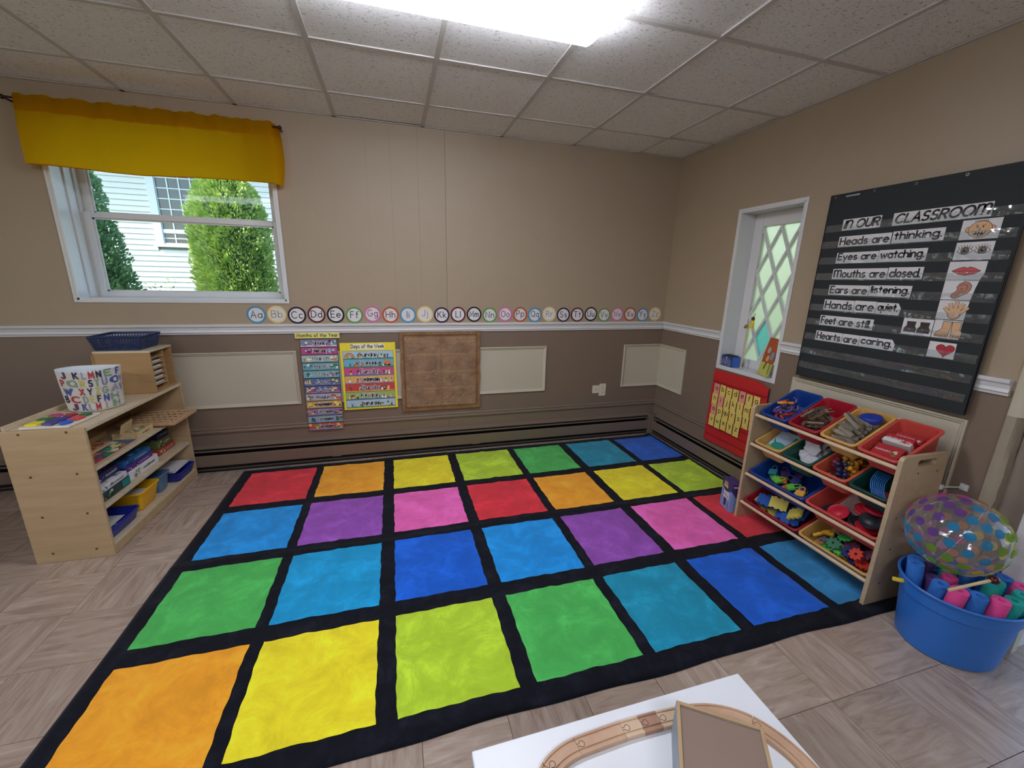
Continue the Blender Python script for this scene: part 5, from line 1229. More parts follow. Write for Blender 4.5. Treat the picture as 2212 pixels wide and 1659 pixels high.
MB().lathe([(.010, 0), (.013, .012), (.009, .026), (.002, .030)], 14, cap0=True, cap1=True).build('dark_cap', mat('brown_toy', (84, 44, 34), .4), pt, (.037, -.006, .376), (.10, -.08, 0), smooth=2)
MB().tube([(.040, -.003, .40), (.046, -.012, .428)], .0022, 6).build('wick', m_ink, pt)
mb = MB(); mb.tube([(.03, .052-.003*k, .312+.022*math.sin(k*PI/10)) for k in range(0, 11)], .0085, 8); mb.build('curved_arm', mat('olive_toy', (132, 116, 52), .5), pt, (0, 0, 0), smooth=2)
pbk = thing('picture_book', 'rust and yellow-green picture book leaning in the window corner', 'book', (.022, -1.290, zS), (PI/2, 0, -PI/2-.35))
pbk.rotation_euler = (PI/2-.20, 0, -PI/2-.30)
pbk.location = (.012, -1.160, zS+.0035)
bx('cover', mat('book_rust', (176, 84, 44), .5, .12, 14), pbk, 0, .125, .095, .275, 0, .010); bx('cover_lower', mat('book_yellow_green', (188, 190, 92), .5, .10, 20), pbk, 0, .125, 0, .095, 0, .010)
bx('pages', m_paper, pbk, .003, .123, .003, .272, -.003, -.0002)
mb = MB(); ms = [mat('book_disc_grey', (168, 164, 156), .6), mat('book_disc_blue', (120, 146, 164), .6), mat('book_ink', (52, 42, 34), .6), mat('book_tan', (206, 166, 112), .6)]
mb.flat(ell(.045, .185, .019, .024, 18), .0104); mb.cur = 1; mb.flat(ell(.102, .150, .022, .030, 18), .0104); mb.cur = 3; mb.flat(ell(.058, .126, .018, .022, 16), .0105); mb.cur = 2; ribbon(mb, [(.052, .05), (.064, .095)], .011, .0106); ribbon(mb, [(.112, .02), (.108, .10)], .006, .0106); mb.cur = 3; mb.flat([(.0, .0), (.05, .0), (.03, .016), (0, .022)], .0104)
mb.build('cover_print', ms, pbk)

# ================================================================== TOY ORGANIZER
ty = thing('toy_organizer', 'beige wooden toy organizer holding tilted rows of plastic bins', 'organizer', (0, 0, .0128))
m_org = wood('organizer_board', (182, 158, 124), (194, 170, 138), .5, (30, 30, 4)); m_rod = mat('pale_wood_rod', (216, 186, 152), .5, .08, 30)
def side(y0, y1, hole):
    # outline in (x, z)
    out = [(-.415, 0), (-.066, 0), (-.104, .55), (-.116, .758), (-.122, .772), (-.134, .779), (-.395, .779), (-.408, .774), (-.415, .760)]
    hl = [[(x, z) for x, z in rrect(-.312, -.190, .727, .757, .014)]] if hole else []
    mb = plate(out, hl, 0, y1-y0)
    # plate lies in xy with thickness along z : turn so that plate-y becomes z and thickness runs along -y
    o = mb.build('side_panel', m_org, ty, (0, y1, 0), (PI/2, 0, 0), bevel=.003)
    return o
near = side(-2.366, -2.348, True); far = side(-1.572, -1.554, True)
for x, z in ((-.293, .69), (-.165, .69), (-.355, .47), (-.150, .47), (-.335, .30), (-.34, .11), (-.12, .17)):
    MB().lathe([(.0, .0006), (.004, .0006), (.005, 0)], 10).build('screw', mat('dark_screw', (64, 52, 44), .5), near, (x, z, .0181))
ROWS = [(.750, math.radians(27.1)), (.556, math.radians(24)), (.350, math.radians(24)), (.148, math.radians(24))]
BL = .303
for z, t_ in ROWS:
    MB().tube([(-.396, -2.348, z-.035), (-.396, -1.572, z-.035)], .0095, 10).build('front_rod', m_rod, ty, smooth=2)
    rbx, rbz = -.394+(BL+.004)*math.cos(t_)+.020*math.sin(t_), z+(BL+.004)*math.sin(t_)-.020*math.cos(t_)-.0128
    e_ = .022 if z > .7 else 0
    MB().tube([(rbx, -2.348+e_, rbz), (rbx, -1.572-e_, rbz)], .0085, 10).build('back_rod', m_rod, ty, smooth=2)
# back rods that reach above the panels sit on two posts
anc = MB(); anc.tube([(-.105, -2.372, .60), (-.07, -2.376, .60), (-.006, -2.40, .603)], .003, 6); anc.box(-.112, -.098, -2.374, -2.366, .59, .612); anc.box(-.008, -.001, -2.415, -2.385, .588, .618); anc.build('safety_strap', m_paper, ty)
bin_c = {'blue': (22, 62, 140), 'red': (166, 28, 46), 'tan': (206, 158, 88), 'coral': (200, 74, 66), 'green': (20, 76, 62), 'orange': (206, 92, 68), 'dgreen': (14, 66, 58), 'crimson': (150, 24, 42)}
BM = {k: mat('bin_'+k, v, .42, .05, 20) for k, v in bin_c.items()}
def toy_bin(row, y0, y1, colour, label, h=.118):
    z, t_ = ROWS[row]; Yd = Vector((math.cos(t_), 0, math.sin(t_))); Zd = Vector((-math.sin(t_), 0, math.cos(t_))); Xd = Vector((0, -1, 0))
    cen = Vector((-.394, (y0+y1)/2, z+.0128*0))+Yd*(BL/2)-Zd*h
    M = Matrix(((Xd.x, Yd.x, Zd.x, cen.x), (Xd.y, Yd.y, Zd.y, cen.y), (Xd.z, Yd.z, Zd.z, cen.z), (0, 0, 0, 1)))
    o = thing('toy_bin', label, 'bin', cen, M.to_euler(), 'bins on the toy organizer')
    w_ = abs(y1-y0)-.003; BINS[tuple(cen)] = (w_-.022, BL-.022, h)
    open_bin('shell', o, w_-.022, BL-.022, h, .016, .003, BM[colour], .011, .020, .007)
    return M
BINS = {}; PUTS = []
def put(o, M, x, y, z, rx=0, ry=0, rz=0):
    PUTS.append((o, M, x, y, z, rx, ry, rz))
    W_ = M @ Matrix.Translation((x, y, z)) @ Matrix.Rotation(rz, 4, 'Z') @ Matrix.Rotation(ry, 4, 'Y') @ Matrix.Rotation(rx, 4, 'X')
    o.location = W_.to_translation(); o.rotation_euler = W_.to_euler(); return o
ys1 = [-1.578, -1.770, -1.960, -2.150, -2.342]
T1 = [toy_bin(0, ys1[k], ys1[k+1], c, l) for k, (c, l) in enumerate((('blue', 'blue bin in the top row of the toy organizer'), ('red', 'crimson bin in the top row of the toy organizer'), ('tan', 'tan bin with the blue-lidded jar in the top row'), ('coral', 'coral red bin holding red boxes in the top row')))]
T2 = [toy_bin(1, ys1[k], ys1[k+1], c, l) for k, (c, l) in enumerate((('tan', 'tan bin holding a dinosaur picture in the second row'), ('green', 'green bin of white paper shapes in the second row'), ('orange', 'orange bin of beads in the second row'), ('dgreen', 'dark green bin with blue strips in the second row')))]
ys3 = [-1.578, -1.962, -2.342]
T3 = [toy_bin(2, ys3[k], ys3[k+1], c, l) for k, (c, l) in enumerate((('blue', 'wide blue bin of toy padlocks in the third row'), ('coral', 'wide coral bin of red and black discs in the third row')))]
T4 = [toy_bin(3, ys3[k], ys3[k+1], c, l, .105) for k, (c, l) in enumerate((('crimson', 'wide red bin of blue foam blocks in the bottom row'), ('tan', 'wide tan bin of plastic gears in the bottom row')))]
def solo(name, label, cat, mesh_, group):
    o = bpy.data.objects.new(name, mesh_); C.objects.link(o); return tag(o, label, cat, group)
rnd = random.Random(17)
def col(nm, c, r_=.4): return mat('toy_'+nm, c, r_)
# top row, blue bin : chunky linking pieces
lk = {'orange': (220, 140, 50), 'green': (84, 120, 60), 'purple': (84, 70, 140), 'red': (190, 60, 66), 'navy': (40, 60, 140)}
def link_mesh(c):
    mb = MB(); mb.tube([(.016*math.cos(t), .011*math.sin(t), 0) for t in [q*2*PI/12 for q in range(11)]], .0052, 7); mb.tube([(.018, -.004, 0), (.034, -.008, 0), (.040, .002, 0)], .0052, 7)
    return mb.mesh('toy_link', col(c, lk[c]))
lm = {k: link_mesh(k) for k in lk}
for k in range(18):
    c = list(lk)[k % 5]
    o = solo('toy_link', '%s plastic linking toy in the blue top-row bin' % c, 'toy', lm[c], 'linking toys in the blue bin')
    o.scale = (1.5, 1.5, 1.5); put(o, T1[0], rnd.uniform(-.050, .050), rnd.uniform(-.095, .015), .024+.014*(k//6), rnd.uniform(-.7, .7), rnd.uniform(-.7, .7), rnd.uniform(0, 6))
# red bin : clothespins
m_pin = wood('weathered_pin', (104, 88, 74), (146, 126, 106), .6, (8, 60, 60), .5)
mb = MB()
for s_ in (-1, 1): mb.prism([(-.030, s_*.0015), (.030, s_*.006), (.030, s_*.0095), (.004, s_*.0085), (-.030, s_*.0045)] if s_ > 0 else [(-.030, -.0015), (-.030, -.0045), (.004, -.0085), (.030, -.0095), (.030, -.006)], -.004, .004)
mb.tube([(0, -.010, 0), (0, .010, 0)], .0042, 7); pinm = mb.mesh('clothespin', m_pin)
for k in range(70):
    o = solo('clothespin', 'small weathered wooden clothespin in the crimson bin', 'clothespin', pinm, 'clothespins in the crimson bin')
    o.scale = (1.25, 1.25, 1.25); put(o, T1[1], rnd.uniform(-.042, .042), rnd.uniform(-.090, .020), .020+.009*(k//10)+rnd.uniform(0, .006), rnd.uniform(-.9, .9), rnd.uniform(-.6, .6), rnd.uniform(0, 6))
# tan bin : craft sticks and a jar
m_stick = wood('grey_craft_stick', (132, 122, 106), (164, 154, 136), .6, (8, 60, 60), .45)
mb = MB(); mb.prism(rrect(-.050, .050, -.0055, .0055, .005), -.0011, .0011); stm = mb.mesh('craft_stick', m_stick)
for k in range(64):
    o = solo('craft_stick', 'grey wooden craft stick in the tan bin', 'stick', stm, 'craft sticks in the tan bin')
    o.scale = (1.15, 1.7, 1.3); put(o, T1[2], rnd.uniform(-.012, .012), -.100+.0021*k*.95, .052+rnd.uniform(0, .036)-.00012*k, rnd.uniform(.5, 1.5), rnd.uniform(-.34, .34), rnd.uniform(-.55, .25))
jar = thing('lidded_jar', 'small jar with a round blue lid in the tan bin', 'jar'); put(jar, T1[2], .012, .062, .030, -.30, 0, 0)
MB().lathe([(.0, 0), (.034, 0), (.038, .006), (.038, .062), (.034, .068)], 24, cap1=True).build('body', clear('jar_plastic', (210, 220, 226), .75, .1, .2), jar, smooth=2)
MB().lathe([(.046, .060), (.048, .064), (.048, .082), (.045, .088), (.012, .0895), (0, .0895)], 28).build('lid', mat('jar_lid_blue', (38, 62, 168), .4), jar, smooth=2)
# coral bin : red boxes
for k, (x, y, z, l, d, hh, lab) in enumerate(((-.002, -.070, .016, .114, .078, .060, 'wide red box at the front of the coral bin'), (.002, .004, .030, .114, .050, .072, 'red box with a white band in the middle of the coral bin'), (.004, .058, .020, .112, .043, .056, 'red box at the back of the coral bin'))):
    o = thing('small_carton', lab, 'box', group='cartons in the coral bin'); put(o, T1[3], x, y, z+.018, .15, 0, .06); o.scale = (.98, 1, 1.1)
    bx('carton', mat('carton_red', (170, 36, 46), .45, .12, 30), o, -l/2, l/2, -d/2, d/2, 0, hh, .0015)
    if k == 1: bx('label_band', mat('carton_white', (206, 200, 200), .5), o, -l/2-.0004, l/2+.0004, -d/2-.0004, -d/2+.022, hh*.3, hh+.0006)
    mb = MB(); scribble(mb, -.05, .02, -.004, .011, .0020, hh+.0008, k); mb.build('fine_print', m_paper, o)
    picture_board(o, .01, l/2-.006, -d/2+.006, d/2-.018, hh+.0006, 8, [(120, 90, 60), (210, 180, 150), (90, 30, 34), (220, 120, 110)], 60+k, .005, .012)
# second row, tan bin : dinosaur picture
o = thing('picture_card', 'picture of a green dinosaur lying in the tan second-row bin', 'picture card'); put(o, T2[0], .000, -.030, .082, .16, 0, .05); o.scale = (.93, 1.08, 1)
MB().prism(rrect(-.068, .068, -.072, .085, .004), 0, .004).build('card', mat('dino_sky', (176, 200, 222), .5, .12, 14), o)
mb = MB(); ms = [mat('dino_green', (46, 140, 120), .5), mat('dino_dark', (24, 90, 80), .5), mat('dino_grass', (130, 170, 96), .5), m_paper]
mb.cur = 2; mb.flat([(-.066, -.07), (.066, -.07), (.066, -.03), (0, -.042), (-.066, -.036)], .0043)
mb.cur = 0; mb.flat(ell(-.005, -.030, .042, .024, 20), .0045); mb.flat([(.020, -.030), (.040, -.01), (.050, .030), (.044, .060), (.058, .066), (.062, .050), (.060, .010), (.046, -.034), (.026, -.044)], .0046); mb.flat([(-.040, -.02), (-.058, .0), (-.062, .022), (-.050, .004), (-.030, -.012)], .0046)
mb.cur = 1; ribbon(mb, ell(-.005, -.030, .042, .024, 20), .002, .0048, True); ribbon(mb, [(.020, -.020), (.044, .0), (.046, .055)], .002, .0048)
mb.cur = 3; mb.flat(ell(-.02, .05, .03, .012, 14), .0044)
mb.build('picture', ms, o)
# second row, green bin : white paper shapes
for k in range(13):
    o = thing('paper_cutout', 'white paper cut-out standing in the green bin', 'paper', group='paper cut-outs in the green bin')
    o.scale = (.92, .98, 1); put(o, T2[1], rnd.uniform(-.016, .016), -.085+.0125*k, .038+.0015*k, 1.05+rnd.uniform(-.16, .1), rnd.uniform(-.12, .12), rnd.uniform(-.15, .15))
    P = [(.058*math.cos(a*PI/7)*(1+.16*math.sin(a*2.1+k)), .050+.044*math.sin(a*PI/7)*(1+.12*math.cos(a*1.7+k*2))) for a in range(14)]
    MB().prism(P, -.0006, .0006).build('sheet', mat('cutout_white', (206, 204, 210), .7, .06, 30), o)
    mb = MB(); ribbon(mb, [(x*.93, .050+(y-.050)*.93) for x, y in P], .0016, .0009, True); ribbon(mb, [(-.03, .04), (-.005, .075), (.02, .05)], .0014, .0009); mb.build('outline_print', mat('pencil_grey', (120, 118, 126), .7), o)
# second row, orange bin : beads
def ball_mesh(nm, r_, c, sx=1.0):
    mb = MB(); mb.lathe([(.15*r_, -r_)]+[(r_*math.sin(PI*q/8), -r_*math.cos(PI*q/8)*sx) for q in range(1, 8)]+[(.15*r_, r_)], 12, cap0=True, cap1=True)
    me = mb.mesh(nm, col('bead_'+nm, c)); me.polygons.foreach_set('use_smooth', [True]*len(me.polygons)); return me
beads = {'yellow': (.0125, (222, 162, 44)), 'green': (.0105, (110, 138, 92)), 'brown': (.0095, (120, 92, 70)), 'maroon': (.015, (128, 34, 58)), 'navy': (.0115, (36, 40, 84)), 'orange': (.011, (206, 120, 50))}
bmesh_ = {k: ball_mesh(k, *v) for k, v in beads.items()}
zones = {'yellow': (34, -.02, .05, -.05, .06), 'green': (18, -.06, .0, .0, .10), 'brown': (34, -.065, .05, -.10, .09), 'maroon': (4, -.055, -.03, -.05, .0), 'navy': (30, .0, .06, -.11, -.02), 'orange': (24, .01, .06, -.02, .08)}
for k, (n, xa, xb, ya, yb_) in zones.items():
    for q in range(n):
        o = solo('bead', '%s wooden bead in the orange second-row bin' % k, 'bead', bmesh_[k], 'beads in the orange bin')
        put(o, T2[2], rnd.uniform(xa, xb), rnd.uniform(ya, yb_), .040+.022*(q % 3)+rnd.uniform(0, .010), rnd.uniform(0, 3), rnd.uniform(0, 3), 0); o.scale = (1.12, 1.12, 1.12)
# second row, dark green bin : blue strips and a small red box
for k in range(8):
    mb = MB(); dx = .0085*k; P = [(-.064+dx, .020, .112), (-.058+dx, -.015, .112), (-.052+dx, -.045, .104), (-.036+dx, -.075, .086), (-.012+dx, -.100, .070), (.006+dx, -.110, .060)]
    # flexible flat strip
    mb.tube(P, .0027, 6); o = solo('foam_strip', 'bright blue flexible strip hanging over the dark green bin', 'strip', mb.mesh('foam_strip', col('strip_blue', (40, 116, 190), .6)), 'blue strips in the dark green bin')
    o.matrix_world = T2[3].copy()
o = thing('small_carton', 'flat red and white packet in the dark green bin', 'box'); put(o, T2[3], .036, -.055, .030, .35, .1, .2)
bx('packet', mat('carton_red', (170, 36, 46)), o, -.045, .045, -.025, .03, 0, .012, .001); bx('label_band', m_paper, o, .030, .0455, -.0255, .0305, -.0004, .0125)
# third row, blue bin : letter padlocks
pl = [('green', (84, 170, 62), 'R', -.085, -.050, 1.2), ('orange', (224, 134, 54), 'E', -.030, -.052, .5), ('lime green', (110, 190, 70), 'T', -.040, -.088, -.3), ('dark orange', (226, 120, 40), 'K', .030, -.086, .2), ('bright green', (96, 186, 66), 'S', .062, -.092, -.6), ('purple', (74, 54, 110), 'M', -.060, .005, .8), ('violet', (84, 60, 120), 'D', .090, -.050, .9), ('teal', (50, 130, 150), 'A', -.115, -.030, .4), ('navy', (40, 50, 110), 'B', .040, -.030, 1.4), ('plum', (90, 50, 100), 'G', .000, .030, .2), ('slate', (70, 80, 130), 'H', .110, -.090, -.2), ('amber', (220, 160, 60), 'P', .125, -.110, .3)]
for nm, c, ltr, x, y, rz in pl:
    o = thing('toy_padlock', '%s toy padlock in the wide blue bin' % nm, 'padlock', group='toy padlocks in the blue bin'); o.scale = (1.25, 1.25, 1.25); put(o, T3[0], x, y, .052+rnd.uniform(0, .016), rnd.uniform(-.25, .35), rnd.uniform(-.25, .25), rz)
    MB().prism(rrect(-.020, .020, -.015, .017, .004), 0, .013).build('body', col('lock_'+nm.replace(' ', '_'), c), o, bevel=.0015)
    MB().tube([(-.012, .014, .0065), (-.012, .030, .0065)]+[(.012*math.cos(t), .030+.012*math.sin(t), .0065) for t in [PI-PI*q/6 for q in range(1, 6)]]+[(.012, .030, .0065), (.012, .014, .0065)], .0026, 7).build('shackle', col('lock_'+nm.replace(' ', '_'), c), o, smooth=2)
    if ltr == 'R': mb = MB(); text(mb, ltr, -.012, .012, -.006, .013, .0024, .0134, .2, 0, 1.0); mb.build('lettering', m_paper, o)
# third row, coral bin : discs and white plastic mesh
mb = MB()
for k in range(30): mb.box(-.12+.24*k/29-.0013, -.12+.24*k/29+.0013, -.055, .055, -.0008, .0008)
for k in range(12): mb.box(-.12, .12, -.055+.11*k/11-.0012, -.055+.11*k/11+.0012, -.0009, .0009)
o = solo('plastic_canvas', 'white plastic mesh sheet behind the discs in the coral bin', 'mesh', mb.mesh('plastic_canvas', mat('mesh_white', (222, 220, 214), .5)), None); put(o, T3[1], .015, .035, .100, .30, .05, -.10)
mb = MB(); mb.lathe([(.0, .0), (.042, 0), (.044, .003), (.044, .010), (.042, .012), (.036, .010), (.020, .010), (.016, .012), (0, .012)], 32); dm = {k: None for k in 'rk'}
dm['r'] = mb.mesh('game_disc', mat('disc_red', (196, 34, 54), .4)); dm['k'] = mb.mesh('game_disc', mat('disc_black', (34, 36, 42), .4))
for me in dm.values(): me.polygons.foreach_set('use_smooth', [True]*len(me.polygons)); me.set_sharp_from_angle(angle=.6)
for k, (c, x, y, z, rx, ry) in enumerate((('r', -.045, -.060, .040, .25, .1), ('k', -.010, -.100, .055, .3, -.1), ('k', .045, -.070, .068, .35, .1), ('r', .095, -.105, .062, .3, -.1), ('r', .118, -.045, .055, .2, .2), ('k', -.125, -.070, .045, .5, .2), ('r', -.060, -.100, .034, .2, 0), ('k', .145, -.105, .040, .2, 0), ('r', .050, -.020, .046, .2, .1), ('r', .100, -.020, .060, .4, .1))):
    o = solo('game_disc', '%s plastic disc in the wide coral bin' % ('red' if c == 'r' else 'black'), 'disc', dm[c], 'discs in the coral bin'); o.scale = (1.12, 1.12, 1.12); put(o, T3[1], x*.93, y*.95, z+.012, rx, ry, k)
# bottom row, red bin : foam blocks
def notch(l, d):
    P = []
    for k in range(6): P += [(-l+2*l*k/6, -d+(.006 if k % 2 else 0)), (-l+2*l*(k+1)/6, -d+(.006 if k % 2 else 0))]
    for k in range(6): P += [(l-2*l*k/6, d-(.006 if k % 2 else 0)), (l-2*l*(k+1)/6, d-(.006 if k % 2 else 0))]
    return P
fb_m = {c: None for c in ('blue', 'yellow')}
mb = MB(); mb.prism(notch(.045, .036), 0, .012)
fb_m['blue'] = mb.mesh('foam_block', col('foam_blue', (30, 84, 170), .7)); fb_m['yellow'] = mb.mesh('foam_block', col('foam_yellow', (206, 190, 84), .7))
for k, (c, x, y, z, rx, ry, rz) in enumerate((('yellow', -.145, -.06, .030, .2, 1.1, .3), ('blue', -.105, -.060, .055, .35, .2, .4), ('blue', -.090, -.020, .050, .5, .1, .2), ('blue', -.070, -.085, .040, .3, .4, .6), ('yellow', -.030, -.100, .045, .3, .2, 1.0), ('yellow', -.010, -.050, .060, .8, .3, .5), ('blue', .030, -.055, .072, .3, -.1, .35), ('blue', .085, -.085, .062, .3, 0, .45), ('blue', .055, -.005, .060, .4, 0, .2), ('blue', .115, -.030, .045, .3, -.2, .1), ('yellow', .140, -.06, .030, .2, -.6, .3), ('blue', -.02, -.02, .035, .2, .1, .9), ('blue', .03, -.1, .030, .1, .1, .2))):
    o = solo('foam_block', '%s notched foam block in the wide red bin' % c, 'block', fb_m[c], 'foam blocks in the red bin'); o.scale = (1.05, 1.05, 1.1); put(o, T4[0], x*.93, y*.95, z+.004, rx, ry, rz)
# bottom row, tan bin : gears and sticks
def gear(r_, n, c, nm):
    P = []
    for k in range(n):
        for a, rr in ((0, .80), (.22, 1), (.5, 1), (.72, .80)): t = 2*PI*(k+a)/n; P.append((rr*r_*math.cos(t), rr*r_*math.sin(t)))
    return plate(P, [ell(0, 0, r_*.22, r_*.22, 10)], 0, .009).mesh('toy_gear', col('gear_'+nm, c, .4))
gd = {'bright green': (.026, (70, 186, 90)), 'dark green': (.027, (24, 104, 70)), 'yellow': (.024, (222, 174, 66)), 'mauve': (.028, (140, 84, 112)), 'dark purple': (.026, (58, 36, 78)), 'navy': (.026, (40, 48, 104)), 'red': (.026, (206, 62, 48)), 'light green': (.028, (108, 214, 108))}
gm_ = {k: gear(v[0], 9, v[1], k.replace(' ', '_')) for k, v in gd.items()}
gp = [('bright green', -.075, -.075), ('light green', -.020, -.060), ('light green', .015, -.090), ('dark green', -.020, -.095), ('yellow', .020, -.118), ('mauve', .030, -.030), ('mauve', .070, -.050), ('mauve', .090, -.080), ('navy', .060, -.112), ('navy', .095, -.115), ('dark purple', -.060, -.020), ('dark purple', -.020, -.005), ('dark purple', -.110, -.050), ('dark green', .045, -.075), ('red', .130, -.120), ('mauve', .120, -.045), ('dark purple', .075, .0), ('mauve', .125, -.010), ('navy', .12, -.09), ('bright green', .0, -.03), ('dark purple', .03, .03), ('red', .105, -.125), ('bright green', .04, -.055), ('dark purple', -.085, .005)]
for k, (c, x, y) in enumerate(gp):
    o = solo('toy_gear', '%s plastic toy gear in the wide tan bin' % c, 'gear', gm_[c], 'gears in the tan bin'); o.scale = (1.3, 1.3, 1.3); put(o, T4[1], x*.95, y, .040+.013*(k % 4)+rnd.uniform(0, .012), rnd.uniform(-.4, .5), rnd.uniform(-.4, .4), k)
for k, (x, y, rz, l) in enumerate(((-.115, -.055, 1.1, .085), (-.080, -.048, .2, .055))):
    mb = MB(); mb.box(-l/2, l/2, -.007, .007, 0, .012)
    for q in range(4): mb.box(-l/2+l*q/4+.004, -l/2+l*q/4+.012, -.009, .009, -.001, .0135)
    o = solo('toy_bar', '%s yellow ribbed toy bar among the gears' % ('long' if k == 0 else 'short'), 'toy', mb.mesh('toy_bar', col('bar_yellow', (222, 170, 40))), 'toy bars among the gears'); put(o, T4[1], x, y, .062, .1, -.15, rz)
o = thing('chain_ring', 'small grey beaded ring lying among the gears', 'ring'); put(o, T4[1], -.055, .006, .060, .2, 0, 0)
for q in range(9): MB().lathe([(.002, -.006)]+[(.006*math.sin(PI*s_/6), -.006*math.cos(PI*s_/6)) for s_ in range(1, 6)]+[(.002, .006)], 8, cap0=True, cap1=True).build('ring_bead', mat('grey_bead', (150, 140, 146), .4), o, (.020*math.cos(q*2*PI/9), .020*math.sin(q*2*PI/9), 0))

# let every piece come to rest: inside its bin's walls and on top of the pieces already there
from mathutils.bvhtree import BVHTree
def geom(o, W_, out):
    if o.type == 'MESH': out.append(([W_ @ v.co for v in o.data.vertices], [tuple(p.vertices) for p in o.data.polygons]))
    for c_ in o.children: geom(c_, W_ @ Matrix.LocRotScale(c_.location, c_.rotation_euler, c_.scale), out)
    return out
pile = {}
for (o, M, x, y, z, rx, ry, rz) in PUTS:
    lx, ly, h = BINS[tuple(M.to_translation())]; key = tuple(M.to_translation()); old = pile.setdefault(key, []); best = None
    for flat_ in (1.0, .45, .1):
        Rt = Matrix.Rotation(rz, 4, 'Z') @ Matrix.Rotation(ry*flat_, 4, 'Y') @ Matrix.Rotation(rx*flat_ if abs(rx) < .8 else rx, 4, 'X') @ Matrix.Diagonal((*o.scale, 1))
        g = geom(o, Rt, []); V = []; Fc = []
        for vs, fs in g: n = len(V); V += vs; Fc += [tuple(i+n for i in f) for f in fs]
        lo = min(v.z for v in V); px, py, pz = x, y, max(z*(.55 if o.type == 'MESH' else .92), .0065-lo); mg = .0052 if o.type == 'MESH' else .0095
        for step in range(44):
            def lim(c0, full, zz): return full/2-.016+.016*min(1, max(0, zz)/h)-mg
            for it in range(2):
                mx = max((abs_ for abs_ in (v.x+px-lim(0, lx, v.z+pz) for v in V)), default=0); mn = max((-(v.x+px)-lim(0, lx, v.z+pz) for v in V), default=0)
                px += (-mx if mx > 0 else 0)+(mn if mn > 0 else 0)
                my = max(v.y+py-lim(0, ly, v.z+pz) for v in V); ny_ = max(-(v.y+py)-lim(0, ly, v.z+pz) for v in V)
                py += (-my if my > 0 else 0)+(ny_ if ny_ > 0 else 0)
            P = [v+Vector((px, py, pz)) for v in V]
            c0 = sum(P, Vector())/len(P); r0 = max((p-c0).length for p in P)
            tr = BVHTree.FromPolygons(P, Fc)
            if not any((c0-c1).length < r0+r1 and tr.overlap(t1) for t1, c1, r1 in old): break
            pz += .004
        else: continue
        if best is None or pz+lo < best[0]-.02: best = (pz+lo, px, py, pz, Rt, tr, c0, r0)
        if best[0] < h*.6: break
    if best is None or best[0] > h+.022:
        if o.type == 'MESH' and len(pile[key]) > 8: bpy.data.objects.remove(o); continue
        if best is None: continue
    _, px, py, pz, Rt, tr, c0, r0 = best
    old.append((tr, c0, r0)); W_ = M @ Matrix.Translation((px, py, pz)) @ Rt
    lc, rq, sc_ = W_.decompose(); o.location = lc; o.rotation_euler = rq.to_euler()
# -- purple-topped activity box on the rug beside the organizer
ab = thing('activity_box', 'blue and purple activity box standing on the rug beside the organizer', 'box', (-.392, -1.400, .0135), (0, 0, -.28))
# local: front face looks to -x ; width along -y
m_abox = mat('activity_blue', (132, 160, 216), .5, .06, 20); m_apur = mat('activity_purple', (62, 48, 110), .5)
bx('carton', m_abox, ab, 0, .07, -.125, 0, 0, .205, .001)
bx('purple_top', m_apur, ab, -.0006, .0706, -.1256, .0006, .150, .2062)
MB().add([(0, 0, 0), (.0, -.052, -.030), (0, -.125, 0)], [(0, 2, 1)]).build('purple_point', m_apur, ab, (-.0006, 0, .1505))
MB().add([(.0, 0, 0), (.035, 0, -.045), (.07, 0, 0)], [(0, 1, 2)]).build('purple_side_point', m_apur, ab, (0, -.1256, .1505))
bx('gold_label', mat('label_gold', (226, 176, 88), .5), ab, -.0012, 0, -.075, -.022, .150, .172); bx('grey_label', mat('label_grey', (170, 164, 150), .5), ab, -.0012, 0, -.070, -.026, .176, .192)
bx('pink_band', mat('label_pink', (226, 176, 172), .5), ab, .008, .062, -.1265, -.125, .180, .190)
mb = MB(); mb.prism(rrect(.028, .100, .075, .125, .004), 0, .0006); mb.build('white_panel', m_paper, ab, (-.0002, 0, 0), RIGHT)
mb = MB(); ribbon(mb, [(.040, .108), (.055, .100), (.075, .096), (.09, .088)], .006, .0009); mb.flat([(.048, .020), (.070, .020), (.074, .076), (.046, .076)], .0008); ribbon(mb, [(.014, .118), (.030, .092)], .006, .0008); ribbon(mb, [(.092, .050), (.100, .012)], .006, .0008); mb.build('printed_tools', mat('print_navy', (40, 50, 110), .5), ab, (-.0004, 0, 0), RIGHT)

# ================================================================== TUB, NOODLES, BALL
tub = thing('plastic_tub', 'round blue plastic tub on the floor beside the toy organizer', 'tub', (-.262, -2.600, 0))
m_tub = mat('tub_blue', (44, 112, 198), .42, .05, 14)
mb = MB(); pr = [(.0, .0), (.172, 0), (.180, .006), (.204, .225), (.212, .232), (.216, .285), (.226, .290), (.228, .297), (.224, .301), (.217, .299), (.209, .232), (.200, .225), (.176, .012), (0, .010)]
mb.lathe(pr, 56, 1.0, .875); mb.build('shell', m_tub, tub, smooth=2)
for a in (145, -25):
    t = math.radians(a); x, y = .222*math.cos(t), .222*.875*math.sin(t)
    MB().tube([(x*.93, y*.93, .262), (x*1.05, y*1.05, .262), (x*1.13, y*1.13, .264)], .0095, 10).build('handle_plug', mat('plug_yellow', (232, 204, 60), .5) if a == 145 else m_paper, tub, smooth=2)
random.seed(8)
